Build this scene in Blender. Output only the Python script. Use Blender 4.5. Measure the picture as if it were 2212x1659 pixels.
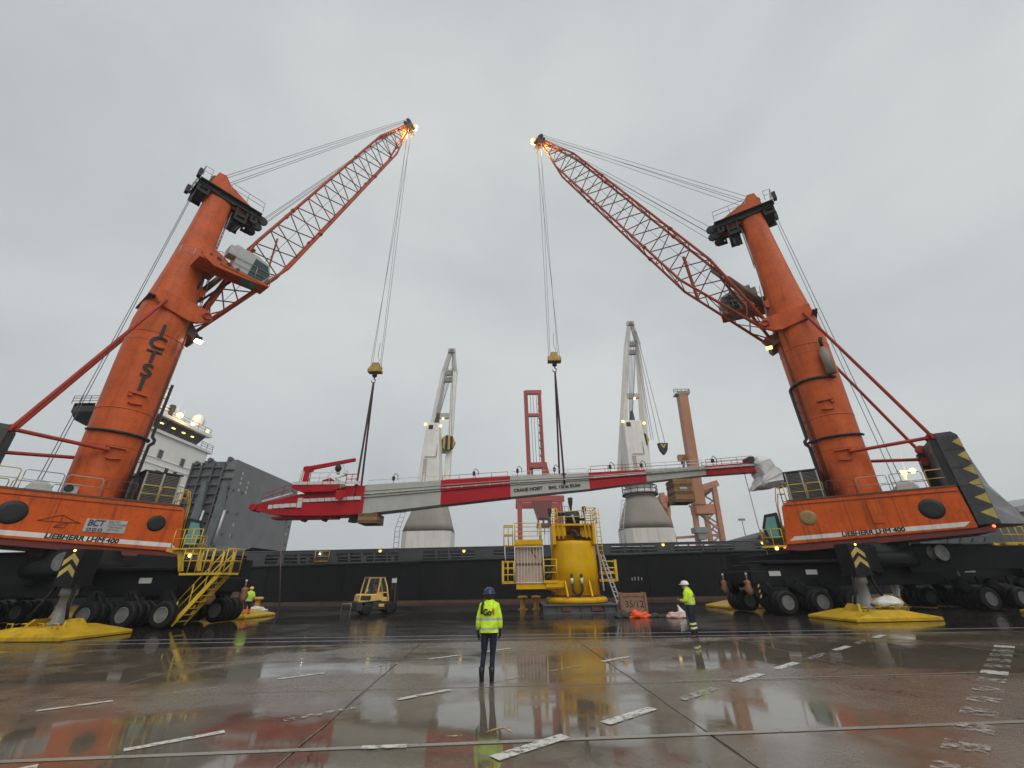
import bpy, bmesh, math, random
from mathutils import Vector, Matrix, noise
PI = math.pi
SC = bpy.context.scene
COL = SC.collection
for _o in list(bpy.data.objects):
    bpy.data.objects.remove(_o)

# ------------------------------------------------------------------ camera
cd = bpy.data.cameras.new('camera')
cam = bpy.data.objects.new('camera', cd)
COL.objects.link(cam)
cd.sensor_width = 36.0
cd.lens = 36.0 * 905.0 / 2212.0
cd.clip_start = 0.1
cd.clip_end = 3000
_th, _ro = math.radians(25.233), math.radians(0.8)
_F = Vector((0, math.cos(_th), math.sin(_th)))
_U0 = Vector((0, -math.sin(_th), math.cos(_th)))
_R0 = Vector((1, 0, 0))
_R = _R0 * math.cos(_ro) - _U0 * math.sin(_ro)
_U = _R0 * math.sin(_ro) + _U0 * math.cos(_ro)
_m = Matrix((_R, _U, -_F)).transposed().to_4x4()
_m.translation = (0, 0, 1.82)
cam.matrix_world = _m
SC.camera = cam

# ------------------------------------------------------------------ sky: rain overcast
SUN_EL, SUN_AZ = math.radians(48), math.radians(155)      # behind the camera, a little to the right
w = bpy.data.worlds.new('World')
SC.world = w
w.use_nodes = True
nt = w.node_tree
nt.nodes.clear()
out = nt.nodes.new('ShaderNodeOutputWorld')
bg = nt.nodes.new('ShaderNodeBackground')
bg.inputs['Strength'].default_value = 0.1
sky = nt.nodes.new('ShaderNodeTexSky')
sky.sky_type = 'NISHITA'
sky.sun_disc = False
sky.sun_elevation = SUN_EL
sky.sun_rotation = SUN_AZ
sky.air_density = 1.0
sky.dust_density = 4.0
tc = nt.nodes.new('ShaderNodeTexCoord')
mp = nt.nodes.new('ShaderNodeMapping')
mp.inputs['Scale'].default_value = (1.0, 1.0, 1.9)
n1 = nt.nodes.new('ShaderNodeTexNoise')
n1.inputs['Scale'].default_value = 1.25
n1.inputs['Detail'].default_value = 6
n1.inputs['Roughness'].default_value = 0.5
n1.inputs['Distortion'].default_value = 0.25
mp.inputs['Location'].default_value = (18.5, 9.5, 11.5)
rp = nt.nodes.new('ShaderNodeValToRGB')
rp.color_ramp.elements[0].position = 0.28
rp.color_ramp.elements[0].color = (4.7, 5.12, 5.35, 1)
rp.color_ramp.elements[1].position = 0.66
rp.color_ramp.elements[1].color = (6.95, 7.22, 7.2, 1)
mx = nt.nodes.new('ShaderNodeMixRGB')
mx.inputs['Fac'].default_value = 0.93
L = nt.links.new
L(tc.outputs['Generated'], mp.inputs['Vector'])
L(mp.outputs['Vector'], n1.inputs['Vector'])
L(n1.outputs['Fac'], rp.inputs['Fac'])
L(sky.outputs['Color'], mx.inputs['Color1'])
L(rp.outputs['Color'], mx.inputs['Color2'])
L(mx.outputs['Color'], bg.inputs['Color'])
L(bg.outputs['Background'], out.inputs['Surface'])

sd = bpy.data.lights.new('sun', 'SUN')
sd.energy = 1.5
sd.angle = math.radians(60)
sd.color = (1.0, 0.985, 0.96)
sun = bpy.data.objects.new('sun', sd)
COL.objects.link(sun)
_sv = Vector((math.sin(SUN_AZ) * math.cos(SUN_EL), math.cos(SUN_AZ) * math.cos(SUN_EL), math.sin(SUN_EL)))
sun.rotation_euler = _sv.to_track_quat('Z', 'Y').to_euler()
sun.location = _sv * 100

vs = SC.view_settings
vs.view_transform = 'Standard'
vs.look = 'None'
vs.exposure = 0.0
vs.gamma = 1.0
vs.use_curve_mapping = False
SC.cycles.use_denoising = True
SC.cycles.max_bounces = 6
SC.cycles.transparent_max_bounces = 12
SC.cycles.volume_bounces = 0
SC.cycles.sample_clamp_indirect = 4

# ------------------------------------------------------------------ materials
M = {}
def mat(name, col, rough=0.5, metal=0.0, var=0.18, scale=1.3, streak=0.0, dirt=(0.035, 0.026, 0.02), spec=0.5,
        bump=0.0, emis=None, estr=0.0, alpha=None, trans=0.0, ior=1.45, grime=0.0):
    m = bpy.data.materials.new(name)
    m.use_nodes = True
    t = m.node_tree
    b = t.nodes['Principled BSDF']
    k = t.links.new
    b.inputs['Roughness'].default_value = rough
    b.inputs['Metallic'].default_value = metal
    b.inputs['IOR'].default_value = ior
    b.inputs['Specular IOR Level'].default_value = spec
    if trans: b.inputs['Transmission Weight'].default_value = trans
    c4 = (*col, 1)
    if emis:
        b.inputs['Emission Color'].default_value = (*emis, 1)
        b.inputs['Emission Strength'].default_value = estr
    g = t.nodes.new('ShaderNodeNewGeometry')
    nz = t.nodes.new('ShaderNodeTexNoise')
    nz.inputs['Scale'].default_value = scale
    nz.inputs['Detail'].default_value = 5
    nz.inputs['Roughness'].default_value = 0.6
    k(g.outputs['Position'], nz.inputs['Vector'])
    mr = t.nodes.new('ShaderNodeMapRange')
    mr.inputs['From Min'].default_value = 0.3
    mr.inputs['From Max'].default_value = 0.7
    mr.inputs['To Min'].default_value = 1 - var
    mr.inputs['To Max'].default_value = 1 + var
    k(nz.outputs['Fac'], mr.inputs['Value'])
    mul = t.nodes.new('ShaderNodeVectorMath')
    mul.operation = 'SCALE'
    mul.inputs[0].default_value = col
    k(mr.outputs['Result'], mul.inputs['Scale'])
    last = mul.outputs['Vector']
    if streak > 0:
        mpp = t.nodes.new('ShaderNodeMapping')
        mpp.inputs['Scale'].default_value = (2.6, 2.6, 0.22)
        k(g.outputs['Position'], mpp.inputs['Vector'])
        n2 = t.nodes.new('ShaderNodeTexNoise')
        n2.inputs['Scale'].default_value = 1.0
        n2.inputs['Detail'].default_value = 6
        n2.inputs['Roughness'].default_value = 0.65
        k(mpp.outputs['Vector'], n2.inputs['Vector'])
        r2 = t.nodes.new('ShaderNodeMapRange')
        r2.inputs['From Min'].default_value = 0.5
        r2.inputs['From Max'].default_value = 0.78
        r2.inputs['To Max'].default_value = streak
        k(n2.outputs['Fac'], r2.inputs['Value'])
        mm = t.nodes.new('ShaderNodeMixRGB')
        k(r2.outputs['Result'], mm.inputs['Fac'])
        k(last, mm.inputs['Color1'])
        mm.inputs['Color2'].default_value = (*dirt, 1)
        last = mm.outputs['Color']
    if grime > 0:
        n3 = t.nodes.new('ShaderNodeTexNoise')
        n3.inputs['Scale'].default_value = 4.5
        n3.inputs['Detail'].default_value = 8
        k(g.outputs['Position'], n3.inputs['Vector'])
        r3 = t.nodes.new('ShaderNodeMapRange')
        r3.inputs['From Min'].default_value = 0.55
        r3.inputs['From Max'].default_value = 0.75
        r3.inputs['To Max'].default_value = grime
        k(n3.outputs['Fac'], r3.inputs['Value'])
        m3 = t.nodes.new('ShaderNodeMixRGB')
        k(r3.outputs['Result'], m3.inputs['Fac'])
        k(last, m3.inputs['Color1'])
        m3.inputs['Color2'].default_value = (*dirt, 1)
        last = m3.outputs['Color']
    k(last, b.inputs['Base Color'])
    rr = t.nodes.new('ShaderNodeMapRange')
    rr.inputs['To Min'].default_value = max(0.02, rough - 0.12)
    rr.inputs['To Max'].default_value = min(1, rough + 0.12)
    k(nz.outputs['Fac'], rr.inputs['Value'])
    k(rr.outputs['Result'], b.inputs['Roughness'])
    if bump > 0:
        bp = t.nodes.new('ShaderNodeBump')
        bp.inputs['Strength'].default_value = bump
        bp.inputs['Distance'].default_value = 0.05
        k(nz.outputs['Fac'], bp.inputs['Height'])
        k(bp.outputs['Normal'], b.inputs['Normal'])
    M[name] = m
    return m

mat('orange', (0.56, 0.102, 0.021), 0.45, var=0.2, scale=0.7, streak=0.5, dirt=(0.13, 0.03, 0.012), grime=0.38, spec=0.25, bump=0.15)
mat('orange_house', (0.62, 0.098, 0.008), 0.4, spec=0.28, var=0.14, scale=0.8, streak=0.85, dirt=(0.075, 0.028, 0.014), grime=0.4)
mat('boom_red', (0.40, 0.066, 0.022), 0.45, spec=0.25, var=0.2, scale=2.0, grime=0.25)
mat('strut_red', (0.38, 0.045, 0.026), 0.45, spec=0.25, var=0.15, streak=0.3)
mat('brace_red', (0.17, 0.045, 0.03), 0.5, var=0.25, scale=3)
mat('rail_grey', (0.36, 0.34, 0.31), 0.45, var=0.2)
mat('yellow', (0.50, 0.31, 0.010), 0.42, var=0.2, scale=1.6, streak=0.4, dirt=(0.12, 0.06, 0.015), grime=0.45, spec=0.25)
mat('tower_yellow', (0.68, 0.375, 0.003), 0.4, var=0.1, streak=0.4, dirt=(0.30, 0.14, 0.01), grime=0.15, spec=0.25)
mat('rail_yellow', (0.62, 0.40, 0.03), 0.42, var=0.2, grime=0.25)
mat('chassis', (0.0095, 0.010, 0.0115), 0.5, var=0.3, streak=0.4, dirt=(0.024, 0.022, 0.02), grime=0.35, spec=0.2)
mat('dark_steel', (0.028, 0.028, 0.029), 0.5, var=0.35, scale=2.5, streak=0.4, dirt=(0.085, 0.045, 0.03), grime=0.4, spec=0.25)
mat('counterweight', (0.055, 0.058, 0.06), 0.55, spec=0.25, var=0.25, streak=0.5, dirt=(0.13, 0.12, 0.11), grime=0.3)
mat('counterweight_pale', (0.20, 0.205, 0.21), 0.5, var=0.2, streak=0.4, dirt=(0.1, 0.09, 0.08))
mat('tooth_yellow', (0.50, 0.36, 0.09), 0.5, var=0.25, streak=0.3)
mat('rubber', (0.009, 0.009, 0.009), 0.6, var=0.3, scale=4, grime=0.3, dirt=(0.03, 0.028, 0.025), spec=0.3)
mat('rim', (0.15, 0.15, 0.145), 0.45, var=0.3, scale=3, grime=0.4)
mat('black', (0.012, 0.012, 0.013), 0.45, var=0.25)
mat('vent_black', (0.012, 0.012, 0.012), 0.55, var=0.5, scale=18)
mat('vent_brass', (0.30, 0.20, 0.07), 0.45, var=0.3, scale=14)
mat('white_paint', (0.74, 0.73, 0.70), 0.42, var=0.08, streak=0.25, dirt=(0.3, 0.27, 0.22))
mat('stripe_white', (0.72, 0.71, 0.68), 0.42, var=0.1, streak=0.55, dirt=(0.22, 0.15, 0.1))
mat('wire', (0.11, 0.11, 0.115), 0.5, var=0.2)
mat('hydraulic', (0.20, 0.20, 0.195), 0.4, var=0.25, grime=0.3)
mat('brown_steel', (0.13, 0.06, 0.035), 0.5, var=0.3, grime=0.3)
mat('radiator', (0.022, 0.021, 0.02), 0.55, var=0.3)
mat('radiator_slat', (0.15, 0.14, 0.12), 0.5, var=0.3)
mat('maroon', (0.16, 0.03, 0.022), 0.45, var=0.2)
mat('muffler', (0.27, 0.25, 0.19), 0.55, var=0.25, streak=0.4)
mat('cab_grey', (0.40, 0.41, 0.39), 0.45, var=0.12, streak=0.3, dirt=(0.2, 0.18, 0.14))
mat('cab_glass', (0.02, 0.05, 0.045), 0.06, var=0.1, spec=0.8)
mat('green_glass', (0.10, 0.30, 0.26), 0.08, var=0.15, spec=0.8)
mat('lamp_warm', (0.9, 0.5, 0.1), 0.3, emis=(1.0, 0.42, 0.05), estr=2.4)
mat('lamp_core', (1, 0.8, 0.4), 0.3, emis=(1.0, 0.66, 0.20), estr=4.5)
mat('lamp_amber', (0.9, 0.4, 0.05), 0.3, emis=(1.0, 0.33, 0.03), estr=1.5)
mat('lamp_white', (1, 1, 1), 0.3, emis=(1.0, 0.95, 0.8), estr=14)
mat('lamp_yellow', (1, 0.85, 0.3), 0.3, emis=(1.0, 0.72, 0.20), estr=2.6)
mat('lamp_red', (0.9, 0.1, 0.05), 0.3, emis=(1.0, 0.10, 0.05), estr=5)
mat('plate_white', (0.5, 0.5, 0.48), 0.5, var=0.15)
mat('logo_dark', (0.07, 0.02, 0.015), 0.5)
mat('sign_grey', (0.42, 0.42, 0.39), 0.45, var=0.12, streak=0.3)
mat('sign_blue', (0.04, 0.06, 0.10), 0.5)
mat('sign_text', (0.20, 0.19, 0.17), 0.5)
# ship
mat('hull_black', (0.0075, 0.008, 0.0095), 0.5, var=0.4, scale=0.25, streak=0.5, dirt=(0.030, 0.020, 0.015), spec=0.25, bump=0.6)
mat('ship_grey', (0.072, 0.076, 0.080), 0.5, var=0.2, scale=0.6, streak=0.45, dirt=(0.11, 0.10, 0.09))
mat('ship_dark', (0.024, 0.026, 0.028), 0.55, var=0.25)
mat('ship_white', (0.80, 0.80, 0.78), 0.45, var=0.05, scale=0.3, streak=0.12, dirt=(0.45, 0.43, 0.38))
mat('hatch_grey', (0.185, 0.19, 0.195), 0.5, var=0.15, scale=0.5, streak=0.25, dirt=(0.15, 0.14, 0.13))
mat('hatch_edge', (0.115, 0.118, 0.122), 0.5, var=0.2, scale=0.8, streak=0.3, dirt=(0.04, 0.04, 0.04))
mat('hatch_green', (0.13, 0.15, 0.155), 0.5, var=0.2)
mat('cream', (0.74, 0.72, 0.66), 0.45, var=0.08, scale=0.5, streak=0.4, dirt=(0.30, 0.26, 0.2))
mat('pedestal_brown', (0.29, 0.262, 0.225), 0.55, var=0.08, scale=0.6, streak=0.15, dirt=(0.12, 0.1, 0.08))
mat('jib_grey', (0.47, 0.465, 0.44), 0.45, var=0.12, scale=0.8, streak=0.35, dirt=(0.12, 0.1, 0.08))
mat('window_dark', (0.03, 0.035, 0.04), 0.12, var=0.1, spec=0.8)
mat('bridge_glass', (0.10, 0.098, 0.09), 0.15, var=0.15, spec=0.7)
# load
mat('jib_red', (0.42, 0.010, 0.018), 0.38, spec=0.25, var=0.12, scale=0.8, streak=0.15, dirt=(0.2, 0.01, 0.015))
mat('jib_white', (0.42, 0.42, 0.385), 0.38, var=0.1, scale=0.9, streak=0.3, dirt=(0.30, 0.27, 0.22))
mat('tarp', (0.68, 0.68, 0.67), 0.42, var=0.1, scale=1.2)
mat('wrap', (0.62, 0.61, 0.57), 0.45, var=0.15, scale=4)
mat('sling', (0.055, 0.030, 0.026), 0.75, var=0.3, scale=5)
mat('hook_yellow', (0.42, 0.27, 0.05), 0.5, var=0.3, scale=3, grime=0.5)
mat('timber', (0.30, 0.17, 0.07), 0.65, var=0.3, scale=3, streak=0.4, dirt=(0.14, 0.07, 0.03))
mat('timber_dark', (0.15, 0.085, 0.045), 0.7, var=0.3, scale=3)
mat('crate_ply', (0.26, 0.165, 0.105), 0.65, var=0.2, scale=4, streak=0.4, dirt=(0.13, 0.075, 0.05))
mat('crate_batten', (0.27, 0.125, 0.07), 0.65, var=0.25, scale=5)
mat('ply_pale', (0.46, 0.33, 0.25), 0.6, var=0.12, scale=2, streak=0.25, dirt=(0.3, 0.2, 0.15))
mat('alu', (0.50, 0.51, 0.52), 0.35, metal=0.3, var=0.15)
mat('ink', (0.02, 0.018, 0.017), 0.6)
mat('ink_red', (0.55, 0.09, 0.03), 0.6)
# background cranes
mat('sts_red', (0.40, 0.050, 0.034), 0.5, var=0.15, scale=0.2, streak=0.3, dirt=(0.28, 0.09, 0.07))
mat('sts_orange', (0.42, 0.165, 0.075), 0.5, var=0.15, scale=0.2, streak=0.3, dirt=(0.3, 0.13, 0.09))
mat('sts_grey', (0.20, 0.20, 0.20), 0.5, var=0.2, scale=0.3)
mat('shed_wall', (0.20, 0.17, 0.13), 0.6, var=0.15, scale=0.2, streak=0.4)
mat('shed_roof', (0.26, 0.26, 0.255), 0.5, var=0.1, scale=0.2)
# people
mat('hivis', (0.60, 0.86, 0.02), 0.6, var=0.12, scale=9, bump=0.7)
mat('hivis_shade', (0.50, 0.75, 0.05), 0.6, var=0.12, scale=9, bump=0.7)
mat('reflective', (0.42, 0.43, 0.42), 0.35, var=0.1, scale=9)
mat('reflect_yellow', (0.70, 0.72, 0.30), 0.4, var=0.1, scale=9)
mat('navy', (0.013, 0.015, 0.027), 0.7, var=0.25, scale=9, bump=0.7)
mat('jeans', (0.010, 0.014, 0.030), 0.75, var=0.3, scale=9)
mat('cloth_black', (0.008, 0.008, 0.009), 0.75, var=0.2, scale=9)
mat('skin', (0.46, 0.26, 0.18), 0.5, var=0.08, scale=9)
mat('hair', (0.045, 0.018, 0.008), 0.5, var=0.35, scale=25)
mat('helmet_blue', (0.012, 0.032, 0.095), 0.18, var=0.06)
mat('helmet_white', (0.72, 0.72, 0.71), 0.25, var=0.04)
mat('helmet_yellow', (0.72, 0.50, 0.12), 0.35, var=0.06)
mat('helmet_green', (0.015, 0.17, 0.08), 0.3, var=0.06)
mat('orange_cloth', (0.90, 0.10, 0.025), 0.6, var=0.15, scale=9)
mat('salmon_cloth', (0.50, 0.13, 0.09), 0.6, var=0.15, scale=9)
mat('boot_brown', (0.20, 0.13, 0.08), 0.6, var=0.2)
mat('boot_black', (0.010, 0.010, 0.010), 0.45, var=0.2)
mat('badge_blue', (0.05, 0.17, 0.24), 0.6)
mat('badge_pale', (0.20, 0.36, 0.42), 0.6)
# forklift etc.
mat('forklift_yellow', (0.66, 0.42, 0.11), 0.4, var=0.12, scale=3, grime=0.25)
mat('forklift_dark', (0.028, 0.028, 0.028), 0.5, var=0.3, scale=3)
mat('pane', (0.02, 0.03, 0.03), 0.05, var=0.05, spec=0.6)
mat('bag_white', (0.66, 0.62, 0.58), 0.45, var=0.1, scale=5)
mat('bag_pink', (0.58, 0.36, 0.30), 0.5, var=0.25, scale=6)
mat('rope_dark', (0.05, 0.048, 0.045), 0.8, var=0.35, scale=8)
mat('base_steel', (0.085, 0.088, 0.09), 0.5, var=0.25, scale=1.5, streak=0.5, dirt=(0.10, 0.06, 0.045))
mat('primer_red', (0.12, 0.035, 0.03), 0.5, var=0.25)
mat('bollard_yellow', (0.60, 0.32, 0.04), 0.45, var=0.25, scale=4, streak=0.5, dirt=(0.2, 0.09, 0.03))
mat('kerb_brown', (0.10, 0.055, 0.035), 0.6, var=0.35, scale=1.0)
mat('rope_pale', (0.40, 0.30, 0.27), 0.7, var=0.3, scale=3)

# soot by the cooler and grease below the boom foot, fixed to the tower's own coordinates
def tower_stains():
    m = M['orange'].copy()
    m.name = 'orange_tower'
    t = m.node_tree
    k = t.links.new
    b = t.nodes['Principled BSDF']
    src = b.inputs['Base Color'].links[0].from_socket
    tc_ = t.nodes.new('ShaderNodeTexCoord')
    sx = t.nodes.new('ShaderNodeSeparateXYZ')
    k(tc_.outputs['Object'], sx.inputs[0])
    def mr(sock, a, c):
        r = t.nodes.new('ShaderNodeMapRange')
        r.interpolation_type = 'SMOOTHSTEP'
        r.inputs['From Min'].default_value = a
        r.inputs['From Max'].default_value = c
        k(sock, r.inputs['Value'])
        return r.outputs['Result']
    def mul(a, c):
        q = t.nodes.new('ShaderNodeMath')
        q.operation = 'MULTIPLY'
        k(a, q.inputs[0]); k(c, q.inputs[1])
        return q.outputs[0]
    def nz(scale, mp_):
        mm = t.nodes.new('ShaderNodeMapping')
        mm.inputs['Scale'].default_value = mp_
        k(tc_.outputs['Object'], mm.inputs['Vector'])
        n = t.nodes.new('ShaderNodeTexNoise')
        n.inputs['Scale'].default_value = scale
        n.inputs['Detail'].default_value = 6
        k(mm.outputs['Vector'], n.inputs['Vector'])
        return n.outputs['Fac']
    soot = mul(mul(mr(sx.outputs['X'], 0.35, 1.25), mr(sx.outputs['Z'], 9.6, 6.6)), mr(nz(1.4, (1, 1, 0.5)), 0.28, 0.6))
    gr = mul(mul(mr(sx.outputs['X'], 0.25, 1.0), mul(mr(sx.outputs['Z'], 15.0, 18.2), mr(sx.outputs['Z'], 20.4, 19.0))), mr(nz(2.4, (1, 1, 0.16)), 0.46, 0.66))
    gr2 = mul(mul(mr(sx.outputs['Z'], 7.0, 9.0), mr(sx.outputs['Z'], 9.3, 8.8)), mr(nz(2.4, (1, 1, 0.2)), 0.5, 0.7))
    for msk, col, f in ((soot, (0.012, 0.009, 0.008), 0.97), (gr, (0.03, 0.014, 0.01), 0.85), (gr2, (0.12, 0.03, 0.012), 0.6)):
        q = t.nodes.new('ShaderNodeMath')
        q.operation = 'MULTIPLY'
        k(msk, q.inputs[0])
        q.inputs[1].default_value = f
        x = t.nodes.new('ShaderNodeMixRGB')
        k(q.outputs[0], x.inputs['Fac'])
        k(src, x.inputs['Color1'])
        x.inputs['Color2'].default_value = (*col, 1)
        src = x.outputs['Color']
    k(src, b.inputs['Base Color'])
    M['orange_tower'] = m
tower_stains()
# glass with a real see-through pane
def glass_mat(name, tint, op):
    m = bpy.data.materials.new(name)
    m.use_nodes = True
    t = m.node_tree
    b = t.nodes['Principled BSDF']
    b.inputs['Base Color'].default_value = (*tint, 1)
    b.inputs['Roughness'].default_value = 0.05
    b.inputs['Alpha'].default_value = op
    M[name] = m
glass_mat('pane_clear', (0.05, 0.07, 0.07), 0.35)

# wet ground: a film of rain water over concrete or asphalt
def wet_ground(name, cols, rust, r_dry, r_wet, pud_scale, pud_lo, pud_hi, ior, seed):
    m = bpy.data.materials.new(name)
    m.use_nodes = True
    t = m.node_tree
    b = t.nodes['Principled BSDF']
    k = t.links.new
    def nz(scale, detail, rough=0.55, dist=0.0, mapping=(1, 1, 1), off=0.0):
        n = t.nodes.new('ShaderNodeTexNoise')
        n.inputs['Scale'].default_value = scale
        n.inputs['Detail'].default_value = detail
        n.inputs['Roughness'].default_value = rough
        n.inputs['Distortion'].default_value = dist
        mm = t.nodes.new('ShaderNodeMapping')
        mm.inputs['Scale'].default_value = mapping
        mm.inputs['Location'].default_value = (off + seed, off * 0.7, 0)
        k(g.outputs['Position'], mm.inputs['Vector'])
        k(mm.outputs['Vector'], n.inputs['Vector'])
        return n
    g = t.nodes.new('ShaderNodeNewGeometry')
    def ramp(src, lo, hi, a=0.0, c=1.0):
        r = t.nodes.new('ShaderNodeMapRange')
        r.inputs['From Min'].default_value = lo
        r.inputs['From Max'].default_value = hi
        r.inputs['To Min'].default_value = a
        r.inputs['To Max'].default_value = c
        k(src, r.inputs['Value'])
        return r.outputs['Result']
    def mix(f, a, c):
        x = t.nodes.new('ShaderNodeMixRGB')
        k(f, x.inputs['Fac'])
        if isinstance(a, tuple): x.inputs['Color1'].default_value = (*a, 1)
        else: k(a, x.inputs['Color1'])
        if isinstance(c, tuple): x.inputs['Color2'].default_value = (*c, 1)
        else: k(c, x.inputs['Color2'])
        return x.outputs['Color']
    big = nz(0.35, 5, off=3.1)
    fine = nz(14, 6, 0.7)
    med = nz(2.2, 6, 0.6, off=9.0)
    c = mix(ramp(big.outputs['Fac'], 0.35, 0.65), cols[0], cols[1])
    c = mix(ramp(med.outputs['Fac'], 0.45, 0.75, 0, 0.5), c, cols[2])
    rs = nz(0.42, 5, 0.6, 1.4, off=21.0)
    c = mix(ramp(rs.outputs['Fac'], 0.56, 0.64, 0, rust[3]), c, rust[:3])
    c = mix(ramp(fine.outputs['Fac'], 0.3, 0.7, 0.0, 0.5), c, (0.02, 0.017, 0.015))
    grit = nz(60, 3, 0.7, off=1.0)
    c = mix(ramp(grit.outputs['Fac'], 0.55, 0.8, 0.0, 0.6), c, (0.30, 0.27, 0.22) if cols[0][0] > 0.1 else (0.09, 0.085, 0.075))
    vo = t.nodes.new('ShaderNodeTexVoronoi')
    vo.feature = 'DISTANCE_TO_EDGE'
    vo.inputs['Scale'].default_value = 0.33
    wv = t.nodes.new('ShaderNodeVectorMath')
    wv.operation = 'MULTIPLY_ADD'
    k(med.outputs['Color'], wv.inputs[0])
    wv.inputs[1].default_value = (0.9, 0.9, 0.0)
    k(g.outputs['Position'], wv.inputs[2])
    k(wv.outputs[0], vo.inputs['Vector'])
    ck = t.nodes.new('ShaderNodeMath')
    ck.operation = 'MULTIPLY'
    k(ramp(vo.outputs['Distance'], 0.006, 0.001), ck.inputs[0])
    k(ramp(big.outputs['Fac'], 0.5, 0.58), ck.inputs[1])
    c = mix(ck.outputs[0], c, (0.012, 0.010, 0.009))
    k(c, b.inputs['Base Color'])
    pd = nz(pud_scale, 4, 0.5, 0.6, mapping=(0.75, 1.25, 1), off=5.5)
    pd.inputs['Vector'].links[0].from_node.inputs['Location'].default_value = (44 + seed, 31, 0)
    pd2 = nz(pud_scale * 7, 5, 0.6, 0.4, off=14.5)
    ad = t.nodes.new('ShaderNodeMath')
    ad.operation = 'MULTIPLY_ADD'
    k(pd2.outputs['Fac'], ad.inputs[0])
    ad.inputs[1].default_value = 0.28
    k(pd.outputs['Fac'], ad.inputs[2])
    sb = t.nodes.new('ShaderNodeMath')
    sb.operation = 'SUBTRACT'
    k(ad.outputs[0], sb.inputs[0])
    sb.inputs[1].default_value = 0.14
    wet = ramp(sb.outputs[0], pud_lo, pud_hi)
    damp = ramp(fine.outputs['Fac'], 0.3, 0.7, r_dry * 0.7, r_dry * 1.25)
    ro = t.nodes.new('ShaderNodeMix')
    k(wet, ro.inputs['Factor'])
    k(damp, ro.inputs['A'])
    ro.inputs['B'].default_value = r_wet
    k(ro.outputs['Result'], b.inputs['Roughness'])
    b.inputs['IOR'].default_value = ior
    bp = t.nodes.new('ShaderNodeBump')
    bp.inputs['Distance'].default_value = 0.004
    inv = t.nodes.new('ShaderNodeMath')
    inv.operation = 'SUBTRACT'
    inv.inputs[0].default_value = 1.0
    k(wet, inv.inputs[1])
    sc_ = t.nodes.new('ShaderNodeMath')
    sc_.operation = 'MULTIPLY'
    sc_.inputs[1].default_value = 0.35
    k(inv.outputs[0], sc_.inputs[0])
    k(sc_.outputs[0], bp.inputs['Strength'])
    k(fine.outputs['Fac'], bp.inputs['Height'])
    # slow swell of the water film, so that reflections waver
    bp2 = t.nodes.new('ShaderNodeBump')
    bp2.inputs['Distance'].default_value = 0.02
    bp2.inputs['Strength'].default_value = 0.035
    sw = nz(1.6, 2, 0.5, 0.3, off=2.2)
    k(sw.outputs['Fac'], bp2.inputs['Height'])
    k(bp.outputs['Normal'], bp2.inputs['Normal'])
    k(bp2.outputs['Normal'], b.inputs['Normal'])
    M[name] = m
wet_ground('wet_concrete', ((0.190, 0.156, 0.108), (0.142, 0.116, 0.082), (0.078, 0.063, 0.046)), (0.13, 0.057, 0.036, 0.5), 0.28, 0.055, 0.17, 0.43, 0.56, 1.9, 0.0)
wet_ground('wet_asphalt', ((0.042, 0.037, 0.031), (0.030, 0.027, 0.024), (0.055, 0.047, 0.037)), (0.05, 0.028, 0.02, 0.4), 0.19, 0.05, 0.13, 0.42, 0.60, 1.45, 40.0)

# worn road paint: chips are really missing
def worn_paint(name, col, wear):
    m = bpy.data.materials.new(name)
    m.use_nodes = True
    t = m.node_tree
    b = t.nodes['Principled BSDF']
    k = t.links.new
    g = t.nodes.new('ShaderNodeNewGeometry')
    n = t.nodes.new('ShaderNodeTexNoise')
    n.inputs['Scale'].default_value = 8.0
    n.inputs['Detail'].default_value = 8
    n.inputs['Roughness'].default_value = 0.65
    k(g.outputs['Position'], n.inputs['Vector'])
    r = t.nodes.new('ShaderNodeMapRange')
    r.inputs['From Min'].default_value = wear - 0.08
    r.inputs['From Max'].default_value = wear + 0.09
    k(n.outputs['Fac'], r.inputs['Value'])
    k(r.outputs['Result'], b.inputs['Alpha'])
    b.inputs['Base Color'].default_value = (*col, 1)
    b.inputs['Roughness'].default_value = 0.3
    M[name] = m
worn_paint('road_white', (0.60, 0.59, 0.54), 0.43)
worn_paint('road_line', (0.25, 0.235, 0.20), 0.34)
worn_paint('road_white_worn', (0.42, 0.405, 0.36), 0.54)
worn_paint('road_yellow', (0.6, 0.38, 0.05), 0.5)

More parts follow.
